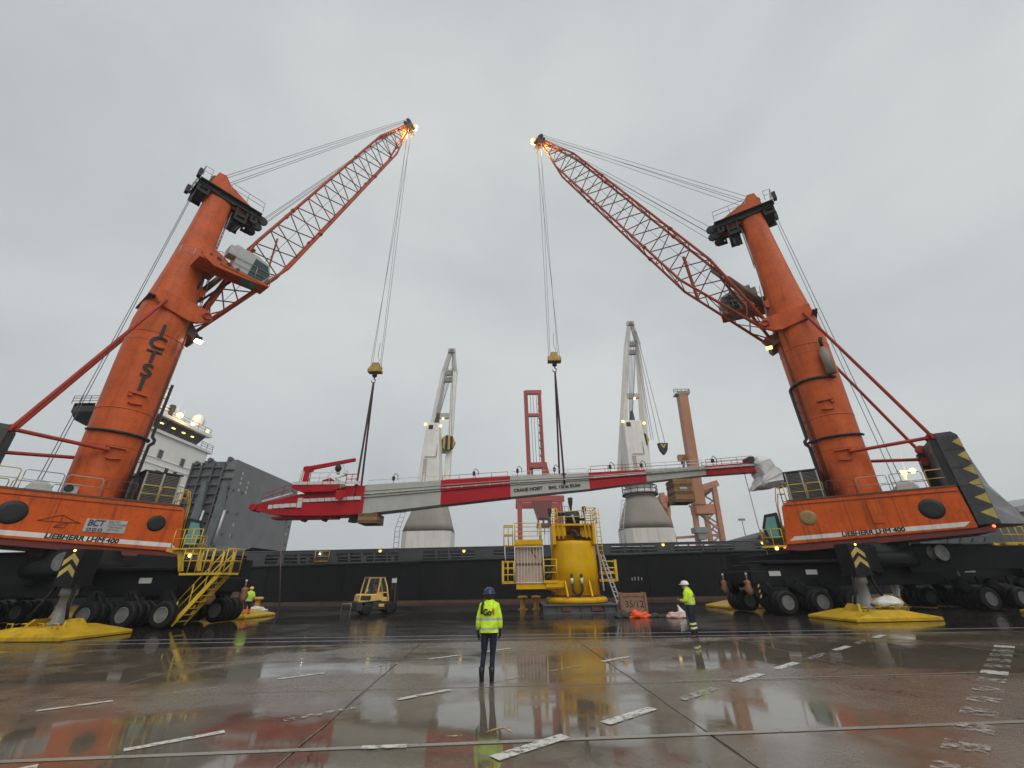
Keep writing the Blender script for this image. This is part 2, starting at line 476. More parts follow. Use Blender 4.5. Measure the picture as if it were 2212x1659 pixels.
# ------------------------------------------------------------------ mesh builder
def fr(d, up=Vector((0, 0, 1))):
    d = d.normalized()
    if abs(d.dot(up)) > 0.999: up = Vector((1, 0, 0))
    a = d.cross(up).normalized()
    return a, a.cross(d).normalized()
class MB:
    def __init__(s):
        s.v, s.f, s.mi, s.cur, s.sm = [], [], [], 0, []
        s.smooth = False
    def add(s, vs_, fs):
        b = len(s.v)
        s.v += [tuple(p) for p in vs_]
        for q in fs:
            s.f.append([b + i for i in q]); s.mi.append(s.cur); s.sm.append(s.smooth)
        return s
    def hexa(s, p):     # 8 points: bottom 4 (ccw from above), top 4
        return s.add(p, [(3, 2, 1, 0), (4, 5, 6, 7), (0, 1, 5, 4), (1, 2, 6, 5), (2, 3, 7, 6), (3, 0, 4, 7)])
    def box(s, x0, x1, y0, y1, z0, z1):
        return s.hexa([(x0, y0, z0), (x1, y0, z0), (x1, y1, z0), (x0, y1, z0), (x0, y0, z1), (x1, y0, z1), (x1, y1, z1), (x0, y1, z1)])
    def beam(s, p, q, w_, h, w2=None, h2=None, up=(0, 0, 1)):    # rectangular beam from p to q
        p, q = Vector(p), Vector(q)
        a, u = fr(q - p, Vector(up))
        w2 = w_ if w2 is None else w2
        h2 = h if h2 is None else h2
        pts = []
        for c, ww, hh in ((p, w_, h), (q, w2, h2)):
            pts += [c - a * ww / 2 - u * hh / 2, c + a * ww / 2 - u * hh / 2, c + a * ww / 2 + u * hh / 2, c - a * ww / 2 + u * hh / 2]
        return s.add(pts, [(0, 1, 2, 3), (7, 6, 5, 4), (1, 0, 4, 5), (2, 1, 5, 6), (3, 2, 6, 7), (0, 3, 7, 4)])
    def tube(s, pts, r, n=8, r2=None, caps=True):
        pts = [Vector(p) for p in pts]
        sm, s.smooth = s.smooth, True
        rings, k = [], len(pts)
        for i, p in enumerate(pts):
            d = (pts[min(i + 1, k - 1)] - pts[max(i - 1, 0)])
            a, u = fr(d)
            rr = r if r2 is None else r + (r2 - r) * i / max(1, k - 1)
            rings.append([p + a * rr * math.cos(2 * PI * j / n) + u * rr * math.sin(2 * PI * j / n) for j in range(n)])
        vs_ = [v for rg in rings for v in rg]
        fs = []
        for i in range(k - 1):
            for j in range(n):
                fs.append((i * n + j, i * n + (j + 1) % n, (i + 1) * n + (j + 1) % n, (i + 1) * n + j))
        s.add(vs_, fs)
        if caps:
            s.smooth = False
            b = len(s.v) - len(vs_)
            s.f.append([b + j for j in range(n)][::-1]); s.mi.append(s.cur); s.sm.append(False)
            s.f.append([b + (k - 1) * n + j for j in range(n)]); s.mi.append(s.cur); s.sm.append(False)
        s.smooth = sm
        return s
    def lathe(s, prof, c=(0, 0, 0), n=24, axis='z'):
        sm, s.smooth = s.smooth, True
        vs_ = []
        for r, h in prof:
            for j in range(n):
                a = 2 * PI * j / n
                x, y = r * math.cos(a), r * math.sin(a)
                p = {'z': (x, y, h), 'x': (h, x, y), 'y': (x, h, y)}[axis]
                vs_.append((c[0] + p[0], c[1] + p[1], c[2] + p[2]))
        fs = []
        for i in range(len(prof) - 1):
            for j in range(n):
                q = (i * n + j, i * n + (j + 1) % n, (i + 1) * n + (j + 1) % n, (i + 1) * n + j)
                fs.append(q if axis != 'y' else q[::-1])
        s.add(vs_, fs)
        b = len(s.v) - len(vs_)
        s.smooth = False
        for off, rev in ((0, True), ((len(prof) - 1) * n, False)):
            q = [b + off + j for j in range(n)]
            if rev: q = q[::-1]
            s.f.append(q); s.mi.append(s.cur); s.sm.append(False)
        s.smooth = sm
        return s
    def prism(s, poly, a, b, axis='y'):     # 2-D polygon extruded along an axis between a and b
        def P(u, v, h):
            return {'y': (u, h, v), 'x': (h, u, v), 'z': (u, v, h)}[axis]
        n = len(poly)
        vs_ = [P(u, v, a) for u, v in poly] + [P(u, v, b) for u, v in poly]
        fs = [tuple(range(n)), tuple(range(2 * n - 1, n - 1, -1))]
        fs += [((i + 1) % n, i, n + i, n + (i + 1) % n) for i in range(n)]
        return s.add(vs_, fs)
    def loft(s, rings, caps=True, smooth=False):
        n = len(rings[0])
        sm, s.smooth = s.smooth, smooth
        vs_ = [p for r in rings for p in r]
        fs = []
        for i in range(len(rings) - 1):
            for j in range(n):
                fs.append((i * n + j, i * n + (j + 1) % n, (i + 1) * n + (j + 1) % n, (i + 1) * n + j))
        if caps:
            fs.append(tuple(range(n))[::-1]); fs.append(tuple((len(rings) - 1) * n + j for j in range(n)))
        s.add(vs_, fs)
        s.smooth = sm
        return s
    def ball(s, c, r, n=10, m=6, sz=1.0):
        prof = [(max(1e-4, r * math.sin(PI * i / m)), -r * sz * math.cos(PI * i / m)) for i in range(m + 1)]
        return s.lathe(prof, c, n)
    def each(s, name, mats, parent=None, rz=0.0, loc=None):      # one object for every separate piece
        par = list(range(len(s.v)))
        def find(a):
            while par[a] != a:
                par[a] = par[par[a]]; a = par[a]
            return a
        for q in s.f:
            r0 = find(q[0])
            for i in q[1:]:
                par[find(i)] = r0
        groups = {}
        for k, q in enumerate(s.f): groups.setdefault(find(q[0]), []).append(k)
        res = []
        for ks in groups.values():
            m = MB()
            mp_ = {}
            for k in ks:
                for i in s.f[k]:
                    if i not in mp_: mp_[i] = len(m.v); m.v.append(s.v[i])
                m.f.append([mp_[i] for i in s.f[k]]); m.mi.append(s.mi[k]); m.sm.append(s.sm[k])
            res.append(m.build(name, mats, parent, rz, loc))
        return res
    def build(s, name, mats, parent=None, rz=0.0, loc=None, fix=True):
        me = bpy.data.meshes.new(name)
        me.from_pydata(s.v, [], s.f)
        if not isinstance(mats, (list, tuple)): mats = [mats]
        for m in mats: me.materials.append(M[m])
        me.polygons.foreach_set('material_index', s.mi)
        me.polygons.foreach_set('use_smooth', s.sm)
        if fix:
            bm = bmesh.new(); bm.from_mesh(me)
            bmesh.ops.recalc_face_normals(bm, faces=bm.faces)
            bm.to_mesh(me); bm.free()
        me.update()
        o = bpy.data.objects.new(name, me)
        COL.objects.link(o)
        if parent: o.parent = parent
        if rz: o.rotation_euler.z = rz
        if loc: o.location = loc
        return o
def tag(o, label=None, cat=None, group=None, kind=None):
    if label: o['label'] = label
    if cat: o['category'] = cat
    if group: o['group'] = group
    if kind: o['kind'] = kind
    return o
def thing(name, loc, label, cat, group=None, rz=0.0):
    o = bpy.data.objects.new(name, None)
    COL.objects.link(o)
    o.location = loc
    o.rotation_euler.z = rz
    o.empty_display_size = 0.3
    return tag(o, label, cat, group)
def bev(o, width=0.02, seg=1):
    b = o.modifiers.new('bevel', 'BEVEL')
    b.width = width; b.segments = seg; b.limit_method = 'ANGLE'; b.angle_limit = math.radians(40)
    return o
# unit rods shared between alike bars
_rods = {}
def bar(name, p, q, r, mt, parent, n=6, rz=0.0):
    key = (mt, n)
    if key not in _rods:
        b = MB().tube([(0, 0, 0), (0, 0, 1)], 1.0, n)
        t = b.build('rod', mt)
        _rods[key] = t.data
        bpy.data.objects.remove(t)
    o = bpy.data.objects.new(name, _rods[key])
    COL.objects.link(o)
    p, q = Vector(p), Vector(q)
    d = q - p
    o.parent = parent
    Rm = d.to_track_quat('Z', 'Y').to_matrix().to_4x4()
    Mx = Matrix.Translation(p) @ Rm @ Matrix.Diagonal((r, r, d.length, 1))
    if rz: Mx = Matrix.Rotation(rz, 4, 'Z') @ Mx
    o.matrix_basis = Mx
    return o
def text_mesh(body, size, thick=0.0, bold=0.0, align='CENTER', spacing=1.0):
    cu = bpy.data.curves.new('lettering', 'FONT')
    cu.body = body; cu.size = size; cu.extrude = thick; cu.offset = bold
    cu.align_x = align; cu.align_y = 'CENTER'; cu.space_character = spacing
    o = bpy.data.objects.new('lettering', cu)
    COL.objects.link(o)
    dg = bpy.context.evaluated_depsgraph_get()
    me = bpy.data.meshes.new_from_object(o.evaluated_get(dg))
    bpy.data.objects.remove(o)
    return me
def put_text(name, body, size, mt, parent, origin, xdir, ydir, bold=0.0, sx=1.0, shear=0.0, warp=None, align='CENTER', spacing=1.0):
    me = text_mesh(body, size, 0.0, 0.0, align, spacing)
    X, Y, O = Vector(xdir), Vector(ydir), Vector(origin)
    nrm = X.cross(Y).normalized()
    vs_, fs = [], []
    shifts = [(0, 0)] if bold <= 0 else [(0, 0), (bold, bold), (-bold, bold), (bold, -bold), (-bold, -bold)]
    for i, (du, dv) in enumerate(shifts):       # strokes thickened by stacked, slightly shifted layers
        base = len(vs_)
        for v in me.vertices:
            u, vv = v.co.x * sx + shear * v.co.y + du, v.co.y + dv
            p = warp(u, vv) if warp else O + X * u + Y * vv
            if warp:
                q = Vector((p.x, p.y, 0))
                p = p + (q.normalized() if abs(p.x) > 0.4 or abs(p.y) > 0.9 else Vector((0, -1, 0))) * 0.0009 * i
            else:
                p = p + nrm * 0.0009 * i
            vs_.append(tuple(p))
        fs += [[base + j for j in q.vertices] for q in me.polygons]
    bpy.data.meshes.remove(me)
    me = bpy.data.meshes.new(name)
    me.from_pydata(vs_, [], fs)
    me.materials.append(M[mt])
    me.update()
    o = bpy.data.objects.new(name, me)
    COL.objects.link(o)
    if parent: o.parent = parent
    return o
def rail(mb, pts, h, r=0.03, mid=(0.5,), post=1.4, up=(0, 0, 1)):       # a guard rail along a path
    up = Vector(up)
    pts = [Vector(p) for p in pts]
    for f in (1.0,) + tuple(mid):
        mb.tube([p + up * h * f for p in pts], r, 5)
    for a, b in zip(pts[:-1], pts[1:]):
        n = max(1, round((b - a).length / post))
        for i in range(n + 1):
            p = a.lerp(b, i / n)
            mb.tube([p, p + up * h], r, 5)
    return mb
# ================================================================== the setting
def sheet(name, x0, x1, y0, y1, z, mt, kind='structure'):
    return tag(MB().add([(x0, y0, z), (x1, y0, z), (x1, y1, z), (x0, y1, z)], [(0, 1, 2, 3)]).build(name, mt), kind=kind)
QY = 47.2                       # quay edge
quay = MB().box(-900, 900, -400, QY, -3.2, -0.012).build('ground', 'wet_asphalt')
tag(quay, kind='structure')
mat('water', (0.03, 0.035, 0.035), 0.12, var=0.2, scale=0.5, bump=0.4)
sheet('water', -900, 900, QY - 1, 118, -2.4, 'water')
tag(MB().box(-900, 900, 117, 900, -4, -0.3).build('far_ground', 'wet_asphalt'), kind='structure')
# concrete slabs of the near apron, each its own piece
E1, E2 = Vector((0.9989, 0.047, 0)), Vector((-0.047, 0.9989, 0))
OG = Vector((-2.66, 5.94, 0))
rnd = random.Random(4)
def slab_mesh(wd, ln, k):
    mb = MB()
    g, n = 0.02, 12
    def side(a, b, amp):
        return [(a[0] + (b[0] - a[0]) * i / n + (rnd.uniform(-amp, amp) if 0 < i < n and abs(a[0] - b[0]) < 1 else 0),
                 a[1] + (b[1] - a[1]) * i / n + (rnd.uniform(-amp, amp) if 0 < i < n and abs(a[1] - b[1]) < 1 else 0)) for i in range(n)]
    c = [(g, g), (wd - g, g), (wd - g, ln - g), (g, ln - g)]
    poly = side(c[0], c[1], .008) + side(c[1], c[2], .012) + side(c[2], c[3], .008) + side(c[3], c[0], .012)
    cx_, cy_ = wd / 2, ln / 2
    top = [((x - cx_) * 0.9975 + cx_, (y - cy_) * 0.998 + cy_, 0.0) for x, y in poly]
    mid = [(x, y, -0.005) for x, y in poly]
    bot = [(x, y, -0.06) for x, y in poly]
    m = len(poly)
    vs_ = bot + mid + top
    fs = [tuple(2 * m + i for i in range(m))]
    for a in (0, 1):
        fs += [(a * m + i, a * m + (i + 1) % m, (a + 1) * m + (i + 1) % m, (a + 1) * m + i) for i in range(m)]
    mb.add(vs_, fs)
    return mb
rows = [-9.9, -3.1, 3.66, 10.4]
SW = 5.2
for r in range(3):
    variants = []
    for v in range(3):
        t = slab_mesh(SW, rows[r + 1] - rows[r], v).build('slab', 'wet_concrete')
        variants.append(t.data)
        bpy.data.objects.remove(t)
    for k in range(-6, 6):
        o = bpy.data.objects.new('slab', variants[(k + r) % 3])
        COL.objects.link(o)
        o.parent = quay
        p = OG + E1 * (SW * k) + E2 * rows[r]
        o.location = (p.x, p.y, rnd.uniform(-0.002, 0.002))
        o.rotation_euler.z = math.atan2(0.047, 0.9989)
# painted marks
def mark(a, b, wd, mt, name='painted_line', z=0.006):
    a, b = Vector((*a, z)), Vector((*b, z))
    d = (b - a).normalized()
    n = Vector((-d.y, d.x, 0)) * wd / 2
    return MB().add([a - n, b - n, b + n, a + n], [(0, 1, 2, 3)]).build(name, mt, quay)
dd = Vector((0.772, 0.636))
def dash_row(st, period, ln, wd, ks, worn=(), dd=dd):
    for k in ks:
        p = Vector(st) + dd * period * k
        q = p + dd * ln
        mark(p, q, wd, 'road_white_worn' if k in worn else 'road_white', 'painted_dash', 0.010)
dash_row((-0.26, 6.11), 1.94, 1.15, 0.19, range(0, 9), (2, 5, 7))
dash_row((-4.83, 6.54), 1.80, 1.06, 0.14, range(-1, 6), (1, 3, 4))
dash_row((-7.84, 8.41), 1.80, 0.95, 0.13, range(-2, 6), (1, 3))
dash_row((4.3, 5.42), 1.02, 0.50, 0.40, range(0, 13), (0, 1, 2, 3, 4, 5, 6, 8, 9, 10, 11), Vector((0.745, 0.667)))
mark((-7.5, 6.12), (7.5, 7.22), 0.10, 'road_line')
mark((-1.9, 6.50), (-1.35, 6.54), 0.12, 'road_white', z=0.014)
mark((3.0, 9.95), (9.5, 10.4), 0.06, 'road_line')
mark((-9, 12.9), (-1.5, 13.1), 0.05, 'road_line')
mark((7.6, 15.1), (10.0, 17.0), 0.12, 'road_white_worn', z=-0.005)
mark((-0.45, 7.0), (-0.2, 7.25), 0.05, 'road_yellow')
mark((-0.18, 7.25), (-0.06, 7.05), 0.05, 'road_yellow')
mark((-0.95, 6.9), (-0.7, 6.92), 0.05, 'road_yellow')
# flush crane rails crossing the quay, and the edge timber
for y in (17.3, 18.4):
    mb = MB().box(-120, 120, y - 0.035, y + 0.035, -0.03, -0.006)
    mb.build('crane_rail', 'hydraulic', quay)
for y in (17.3, 18.4):
    MB().box(-120, 120, y + 0.05, y + 0.11, -0.03, -0.0085).build('rail_groove', 'black', quay)
MB().box(-120, 120, QY - 0.45, QY, -0.012, 0.22).build('quay_kerb', 'kerb_brown', quay)

def bollard(x, y, label, s=1.0):
    t = thing('bollard', (x, y, -0.012), label, 'bollard', 'yellow mooring bollards')
    MB().lathe([(0.26, 0), (0.26, 0.06), (0.19, 0.10), (0.175, 0.45), (0.19, 0.62), (0.2, 0.68)], n=20).build('post', 'bollard_yellow', t)
    MB().lathe([(0.2, 0.68), (0.33, 0.71), (0.355, 0.76), (0.34, 0.84), (0.25, 0.88), (0.05, 0.885)], n=20).build('cap', 'bollard_yellow', t)
    MB().box(-0.34, 0.34, -0.3, 0.3, 0, 0.03).build('base_plate', 'bollard_yellow', t)
    t.scale = (s, s, s)
    return t
bollard(0.55, 34.0, 'yellow mushroom bollard of a pair, the one farther from the yellow crane column')
bollard(1.52, 34.0, 'yellow mushroom bollard of a pair, the one closer to the yellow crane column')
bollard(-20.5, 37.5, 'yellow mooring bollard standing beside a pale canvas bundle', 1.1)
# ================================================================== mobile harbour cranes
def ring_pts(cx_, rx, ry, z, n=20, sq=0.0):
    pts = []
    for j in range(n):
        a = 2 * PI * j / n
        c, s_ = math.cos(a), math.sin(a)
        k = 1.0 / (max(abs(c), abs(s_)) ** sq)
        pts.append((cx_ + rx * c * k, ry * s_ * k, z))
    return pts
_wheel = {}
def wheel_meshes():
    if _wheel: return _wheel
    r, hw = 0.60, 0.165
    prof = [(0.34, -hw * 0.8), (0.44, -hw), (0.54, -hw), (0.59, -hw * 0.8), (0.60, -hw * 0.55), (0.60, hw * 0.55), (0.59, hw * 0.8), (0.54, hw), (0.44, hw), (0.34, hw * 0.8)]
    t = MB().lathe(prof, n=22, axis='y').build('tyre', 'rubber')
    _wheel['tyre'] = t.data
    bpy.data.objects.remove(t)
    mb = MB()
    mb.lathe([(0.345, -0.13), (0.35, -0.155), (0.30, -0.16), (0.285, -0.12)], n=20, axis='y')
    mb.cur = 1
    mb.lathe([(0.286, -0.10), (0.25, -0.03), (0.15, -0.02), (0.14, -0.10), (0.04, -0.11)], n=18, axis='y')
    t = mb.build('rim', ['rim', 'dark_steel'])
    _wheel['rim'] = t.data
    bpy.data.objects.remove(t)
    return _wheel
def add_tyre(parent, x, y, z, rim=0, rz=0.0):
    wm = wheel_meshes()
    o = bpy.data.objects.new('tyre', wm['tyre'])
    COL.objects.link(o)
    o.parent = parent
    o.location = (x, y, z)
    o.rotation_euler.z = rz
    if rim:
        q = bpy.data.objects.new('rim', wm['rim'])
        COL.objects.link(q)
        q.parent = o
        q.location = (0, -0.02 * rim, 0)
        q.rotation_euler.z = 0 if rim > 0 else PI
    return o
def rotz(p, a):
    c, s_ = math.cos(a), math.sin(a)
    return (p[0] * c - p[1] * s_, p[0] * s_ + p[1] * c, p[2])

def harbour_crane(label, loc, yaw, tip, near, crot, left):
    # near: +1 when the crane's left side faces the camera, -1 for its right side
    root = thing('harbour_crane', (*loc, 0.0), label, 'harbour crane', 'orange mobile harbour cranes')
    K = dict(parent=root, rz=yaw)
    # ---------------- undercarriage (its own heading)
    coff = Vector((0.9, 0.0, 0)) if left else Vector((-0.35, 0.0, 0))       # slewing centre ahead of the tower
    C = dict(parent=root, rz=crot, loc=coff)
    mb = MB()
    mb.lathe([(2.1, 2.3), (2.3, 2.5), (2.3, 3.0), (1.9, 3.15), (1.75, 3.7)], n=28)
    mb.box(-8.8, 8.8, -0.95, 0.95, 1.35, 2.55)
    mb.box(-9.1, -8.1, -1.5, 1.5, 1.5, 2.2)
    mb.box(8.1, 9.1, -1.5, 1.5, 1.5, 2.2)
    mb.box(-8.0, -2.2, -1.25, 1.25, 2.56, 2.75)
    mb.box(2.2, 8.0, -1.25, 1.25, 2.56, 2.75)
    und = mb.build('undercarriage', 'chassis', **C)
    bev(und, 0.04)
    PX_, PY_ = 5.9, 5.2
    for sx in (-1, 1):
        for sy in (-1, 1):
            nearest = sy < 0
            mb = MB()
            px, py = sx * PX_, sy * PY_
            mb.beam((sx * 1.2, sy * 1.0, 2.72), (px, py, 2.66), 1.15, 1.55, 0.8, 1.0)
            mb.beam((sx * 1.6, sy * 1.35, 3.52), (sx * 3.2, sy * 2.8, 3.40), 0.9, 0.12)
            arm = mb.build('outrigger_arm', 'chassis', **C)
            bev(arm, 0.03)
            mb = MB().box(px - 0.42, px + 0.42, py - 0.42, py + 0.42, 1.95, 3.32)
            mb.box(px - 0.47, px + 0.47, py - 0.47, py + 0.47, 1.86, 1.95)
            bx = mb.build('jack_housing', 'chassis', **C)
            if sy < 0:
                for face, fx in (('y', py - 0.424),):
                    for zc in (2.42, 2.86):
                        m2 = MB()
                        m2.add([(px - 0.36, fx, zc - 0.22), (px, fx, zc + 0.08), (px + 0.36, fx, zc - 0.22), (px + 0.36, fx, zc + 0.02), (px, fx, zc + 0.32), (px - 0.36, fx, zc + 0.02)],
                               [(0, 1, 4, 5), (1, 2, 3, 4)])
                        m2.build('chevron', 'tooth_yellow', bx)
                ml = MB().ball((px, py - 0.44, 3.27), 0.05, 8, 5)
                ml.build('marker_lamp', 'lamp_yellow', bx)
            mb = MB().lathe([(0.34, 0.40), (0.34, 0.52), (0.23, 0.56), (0.23, 1.5), (0.30, 1.52), (0.30, 1.9)], (px, py, 0), 16)
            mb.build('jack_cylinder', 'hydraulic', **C)
            if sy < 0:
                mb = MB()
                mb.tube([(px - 0.42, py - 0.2, 1.95), (px - 0.75, py - 0.35, 1.1), (px - 1.0, py - 0.4, 0.66)], 0.06, 8)
                mb.tube([(px + 0.42, py - 0.2, 1.95), (px + 0.52, py - 0.3, 1.2), (px + 0.75, py - 0.35, 0.66)], 0.06, 8)
                mb.each('jack_hose', 'chassis', **C)
            # the yellow pad: a shallow ridge-backed steel slab
            hx, hy = 2.08, 1.5
            def pr(f, z, gy=1.0):
                return [(px - hx * f, py - hy * gy, z), (px + hx * f, py - hy * gy, z), (px + hx * f, py + hy * gy, z), (px - hx * f, py + hy * gy, z)]
            mb = MB()
            mb.loft([pr(1.0, 0.0), pr(1.0, 0.10), pr(0.985, 0.14), pr(0.36, 0.40, 0.72), pr(0.33, 0.42, 0.68)])
            pad = mb.build('outrigger_pad', 'yellow', **C)
            bev(pad, 0.015)
            mb = MB()
            for q in (-1.0, -0.35, 0.35, 1.0):
                x0 = px + q
                mb.tube([(x0 - 0.12, py - 0.9, 0.36), (x0 - 0.12, py - 0.9, 0.54), (x0 + 0.12, py - 0.9, 0.54), (x0 + 0.12, py - 0.9, 0.36)], 0.03, 6)
            mb.each('lifting_handle', 'yellow', pad)
            mb = MB()
            for q in (-1, 1):
                mb.hexa([(px + q * 0.9 - .06, py - 0.5, .34), (px + q * 0.9 + .06, py - 0.5, .34), (px + q * 0.9 + .06, py + .5, .34), (px + q * 0.9 - .06, py + .5, .34),
                         (px + q * 0.72 - .06, py - 0.3, .66), (px + q * 0.72 + .06, py - 0.3, .66), (px + q * 0.72 + .06, py + .3, .66), (px + q * 0.72 - .06, py + .3, .66)])
            mb.each('pad_lug', 'yellow', pad)
    if not left:
        mb = MB()
        rr = random.Random(9)
        px, py = -PX_, -PY_
        mb.ball((0, 0, 0), 0.5, 18, 10, 0.45)
        mb.v = [(x * 1.35 * (1 + 0.18 * math.sin(7 * y + 3 * x)), y * 0.8 * (1 + 0.2 * math.sin(6 * x)), z * (1 + 0.5 * math.sin(8 * x + 5 * y))) for x, y, z in mb.v]
        o = mb.build('plastic_wrap', 'wrap', root)
        q = rotz((px + 0.55, py - 0.5, 0.68), crot)
        o.location = Vector(q) + coff
    # bogies: clusters of four tyres on swing arms
    for sy in (-1, 1):
        for xb in (-8.0, -6.0, -4.0, 4.0, 6.0, 8.0):
            mb = MB()
            y0 = sy * 1.72
            mb.beam((xb - 0.75, y0 * 0.9, 1.5), (xb - 0.1, y0, 0.78), 0.55, 0.42, 0.35, 0.3)
            mb.box(xb - 1.15, xb - 0.45, sy * 1.0 - 0.35, sy * 1.0 + 0.75 * sy + 0.3, 1.3, 1.75)
            mb.tube([(xb, y0 - 0.72, 0.6), (xb, y0 + 0.72, 0.6)], 0.10, 10)
            mb.tube([(xb - 0.5, y0, 1.55), (xb + 0.05, y0, 1.0)], 0.09, 8)
            bg_ = mb.build('bogie', 'chassis', **C)
            for j, dy in enumerate((-0.60, -0.23, 0.23, 0.60)):
                rim = 1 if (j == 0) else (-1 if j == 3 else 0)
                add_tyre(bg_, xb, y0 + dy, 0.6, rim)
    # warning plates and striped markers at the chassis ends
    for sx in (-1, 1):
        for sy in (-1, 1):
            x0, y0 = sx * 9.25, sy * 1.25
            mb = MB()
            mb.loft([[(x0 - a_, y0 - a_, z_), (x0 + a_, y0 - a_, z_), (x0 + a_ + s_ * 0.05, y0 + a_, z_), (x0 - a_ - s_ * 0.05, y0 + a_, z_)] for a_, z_, s_ in ((0.05, 0.95, 1), (0.13, 1.02, -1), (0.16, 1.25, 1), (0.11, 1.5, 0), (0.13, 1.66, 1), (0.04, 1.72, 0))], smooth=True)
            mb.tube([(x0, y0, 1.6), (x0, y0, 2.0)], 0.04, 6)
            wp = mb.build('hanging_wrap', 'crate_batten', **C)
            MB().ball((x0, y0, 2.04), 0.07, 8, 5).build('lamp', 'plate_white', wp)
    for sx in (-1, 1):
        mb = MB()
        x0 = sx * 8.95
        mb.cur = 0
        mb.box(x0 - 0.06, x0 + 0.06, -1.72, -1.60, 0.75, 1.55)
        mb.cur = 1
        for k in range(3):
            z = 0.8 + k * 0.26
            mb.add([(x0 - 0.062, -1.724, z), (x0 + 0.062, -1.724, z + 0.1), (x0 + 0.062, -1.724, z + 0.22), (x0 - 0.062, -1.724, z + 0.12)], [(0, 1, 2, 3)])
        mb.build('striped_marker', ['chassis', 'tooth_yellow'], **C)
    mb = MB().box(-0.35, 0.35, -0.012, 0.012, -0.13, 0.13)
    for q in ((5.2, -1.27, 2.1), (-5.0, -1.27, 2.1), (-7.3, -1.27, 2.05)):
        o = mb.build('number_plate', 'plate_white', root)
        o.matrix_basis = Matrix.Translation(coff) @ Matrix.Rotation(crot, 4, 'Z') @ Matrix.Translation(Vector(q) + Vector((0, 0.30, 0)))
    # cable reel on the near flank
    mb = MB()
    mb.lathe([(0.42, -2.75), (0.44, -2.7), (0.30, -2.66), (0.30, -2.3), (0.44, -2.26), (0.42, -2.2)], (1.9, 0, 3.0), 20, 'y')
    mb.tube([(2.2, -2.5, 2.75), (2.5, -2.6, 2.3), (2.4, -2.7, 1.8)], 0.05, 6)
    mb.build('cable_reel', 'rim', **C)
    # stairway at the +x end
    def stairs(x0, y0):
        mb = MB()
        for dy in (-0.36, 0.36):
            mb.beam((x0, y0 + dy, 0.15), (x0 + 1.75, y0 + dy, 2.35), 0.05, 0.2)
            for dz in (0.55, 1.0):
                mb.tube([(x0, y0 + dy, 0.2 + dz), (x0 + 1.75, y0 + dy, 2.35 + dz)], 0.028, 6)
            for k in range(4):
                f = k / 3
                p = (x0 + 1.75 * f, y0 + dy, 0.15 + 2.2 * f)
                mb.tube([p, (p[0], p[1], p[2] + 1.0)], 0.028, 6)
        st = mb.build('stairway', 'rail_yellow', **C)
        for k in range(8):
            f = (k + 0.5) / 8
            MB().box(x0 + 1.75 * f - 0.1, x0 + 1.75 * f + 0.12, y0 - 0.35, y0 + 0.35, 0.15 + 2.2 * f - 0.02, 0.15 + 2.2 * f + 0.02).build('tread', 'rail_yellow', st)
        mb = MB().box(x0 - 0.3, x0 + 1.95, y0 - 0.45, y0 + 0.75, 2.30, 2.40)
        pl = mb.build('landing', 'rail_yellow', **C)
        mb = MB()
        rail(mb, [(x0 - 0.3, y0 - 0.45, 2.4), (x0 + 1.3, y0 - 0.45, 2.4)], 1.1, 0.028, (0.5,), 0.45)
        rail(mb, [(x0 + 1.95, y0 - 0.4, 2.4), (x0 + 1.95, y0 + 0.75, 2.4), (x0 - 0.3, y0 + 0.75, 2.4)], 1.1, 0.028, (0.5,), 0.6)
        mb.build('landing_railing', 'rail_yellow', pl)
    stairs(8.35, -1.75)
    mb = MB()
    mb.prism([(7.6, 2.5), (7.8, 2.5), (7.5, 3.45), (6.6, 3.6), (6.6, 3.45), (7.3, 3.3)], -1.8, -1.68, 'y')
    mb.prism([(8.6, 2.5), (8.75, 2.5), (8.5, 3.55), (8.35, 3.55)], -1.8, -1.68, 'y')
    mb.box(7.0, 8.7, -2.1, -1.5, 3.5, 3.57)
    rail(mb, [(7.1, -2.1, 3.57), (8.6, -2.1, 3.57)], 0.9, 0.025, (0.5,), 0.5)
    mb.build('access_step', 'rail_yellow', **C)

    # ---------------- slewing house
    W = 2.0
    prof = [(4.62, 3.74), (4.55, 3.98), (4.30, 6.10), (4.12, 6.36), (3.9, 6.42), (-4.52, 6.46), (-4.62, 4.40), (-4.60, 4.16)]
    mb = MB().prism(prof, -W, W, 'y')
    house = mb.build('machinery_house', 'orange_house', **K)
    bev(house, 0.05, 2)
    mb = MB().prism([(4.9, 3.45), (4.7, 3.73), (-4.6, 4.15), (-5.3, 4.3), (-5.3, 3.95), (3.6, 3.36)], -1.9, 1.9, 'y')
    mb.build('house_floor', 'maroon', house)
    mb = MB()
    mb.lathe([(1.75, 3.2), (1.75, 3.7)], n=24)
    mb.build('slewing_ring', 'dark_steel', house)
    for sy in (-1, 1):
        ys = sy * (W + 0.004)
        def zb(x): return 3.955 + (4.5 - x) * 0.036
        mb = MB().add([(4.36, ys, zb(4.36) + 0.02), (-4.1, ys, zb(-4.1)), (-4.4, ys, zb(-4.4) + 0.24), (4.05, ys, zb(4.05) + 0.26)], [(0, 1, 2, 3)])
        st = mb.build('white_stripe', 'stripe_white', house)
        slope = Vector((-sy * -1.0, 0, 0))
        xd = Vector((-sy, 0, 0.036 * sy)) if sy > 0 else Vector((1, 0, -0.036))
        put_text('lettering', 'LIEBHERR LHM 400', 0.33, 'ink', st, (0.0, sy * (W + 0.010), zb(0) + 0.125), xd.normalized(), (0, 0, 1), bold=0.014, sx=1.12, shear=0.12)
        mb = MB()
        for x in (0.9, -1.5):
            mb.box(x - 0.012, x + 0.012, min(ys, ys + sy * 0.006), max(ys, ys + sy * 0.006), 4.15 + (0.9 - x) * 0.04, 6.28)
        mb.box(-4.5, 4.1, min(ys, ys + sy * 0.03), max(ys, ys + sy * 0.03), 6.17, 6.21)
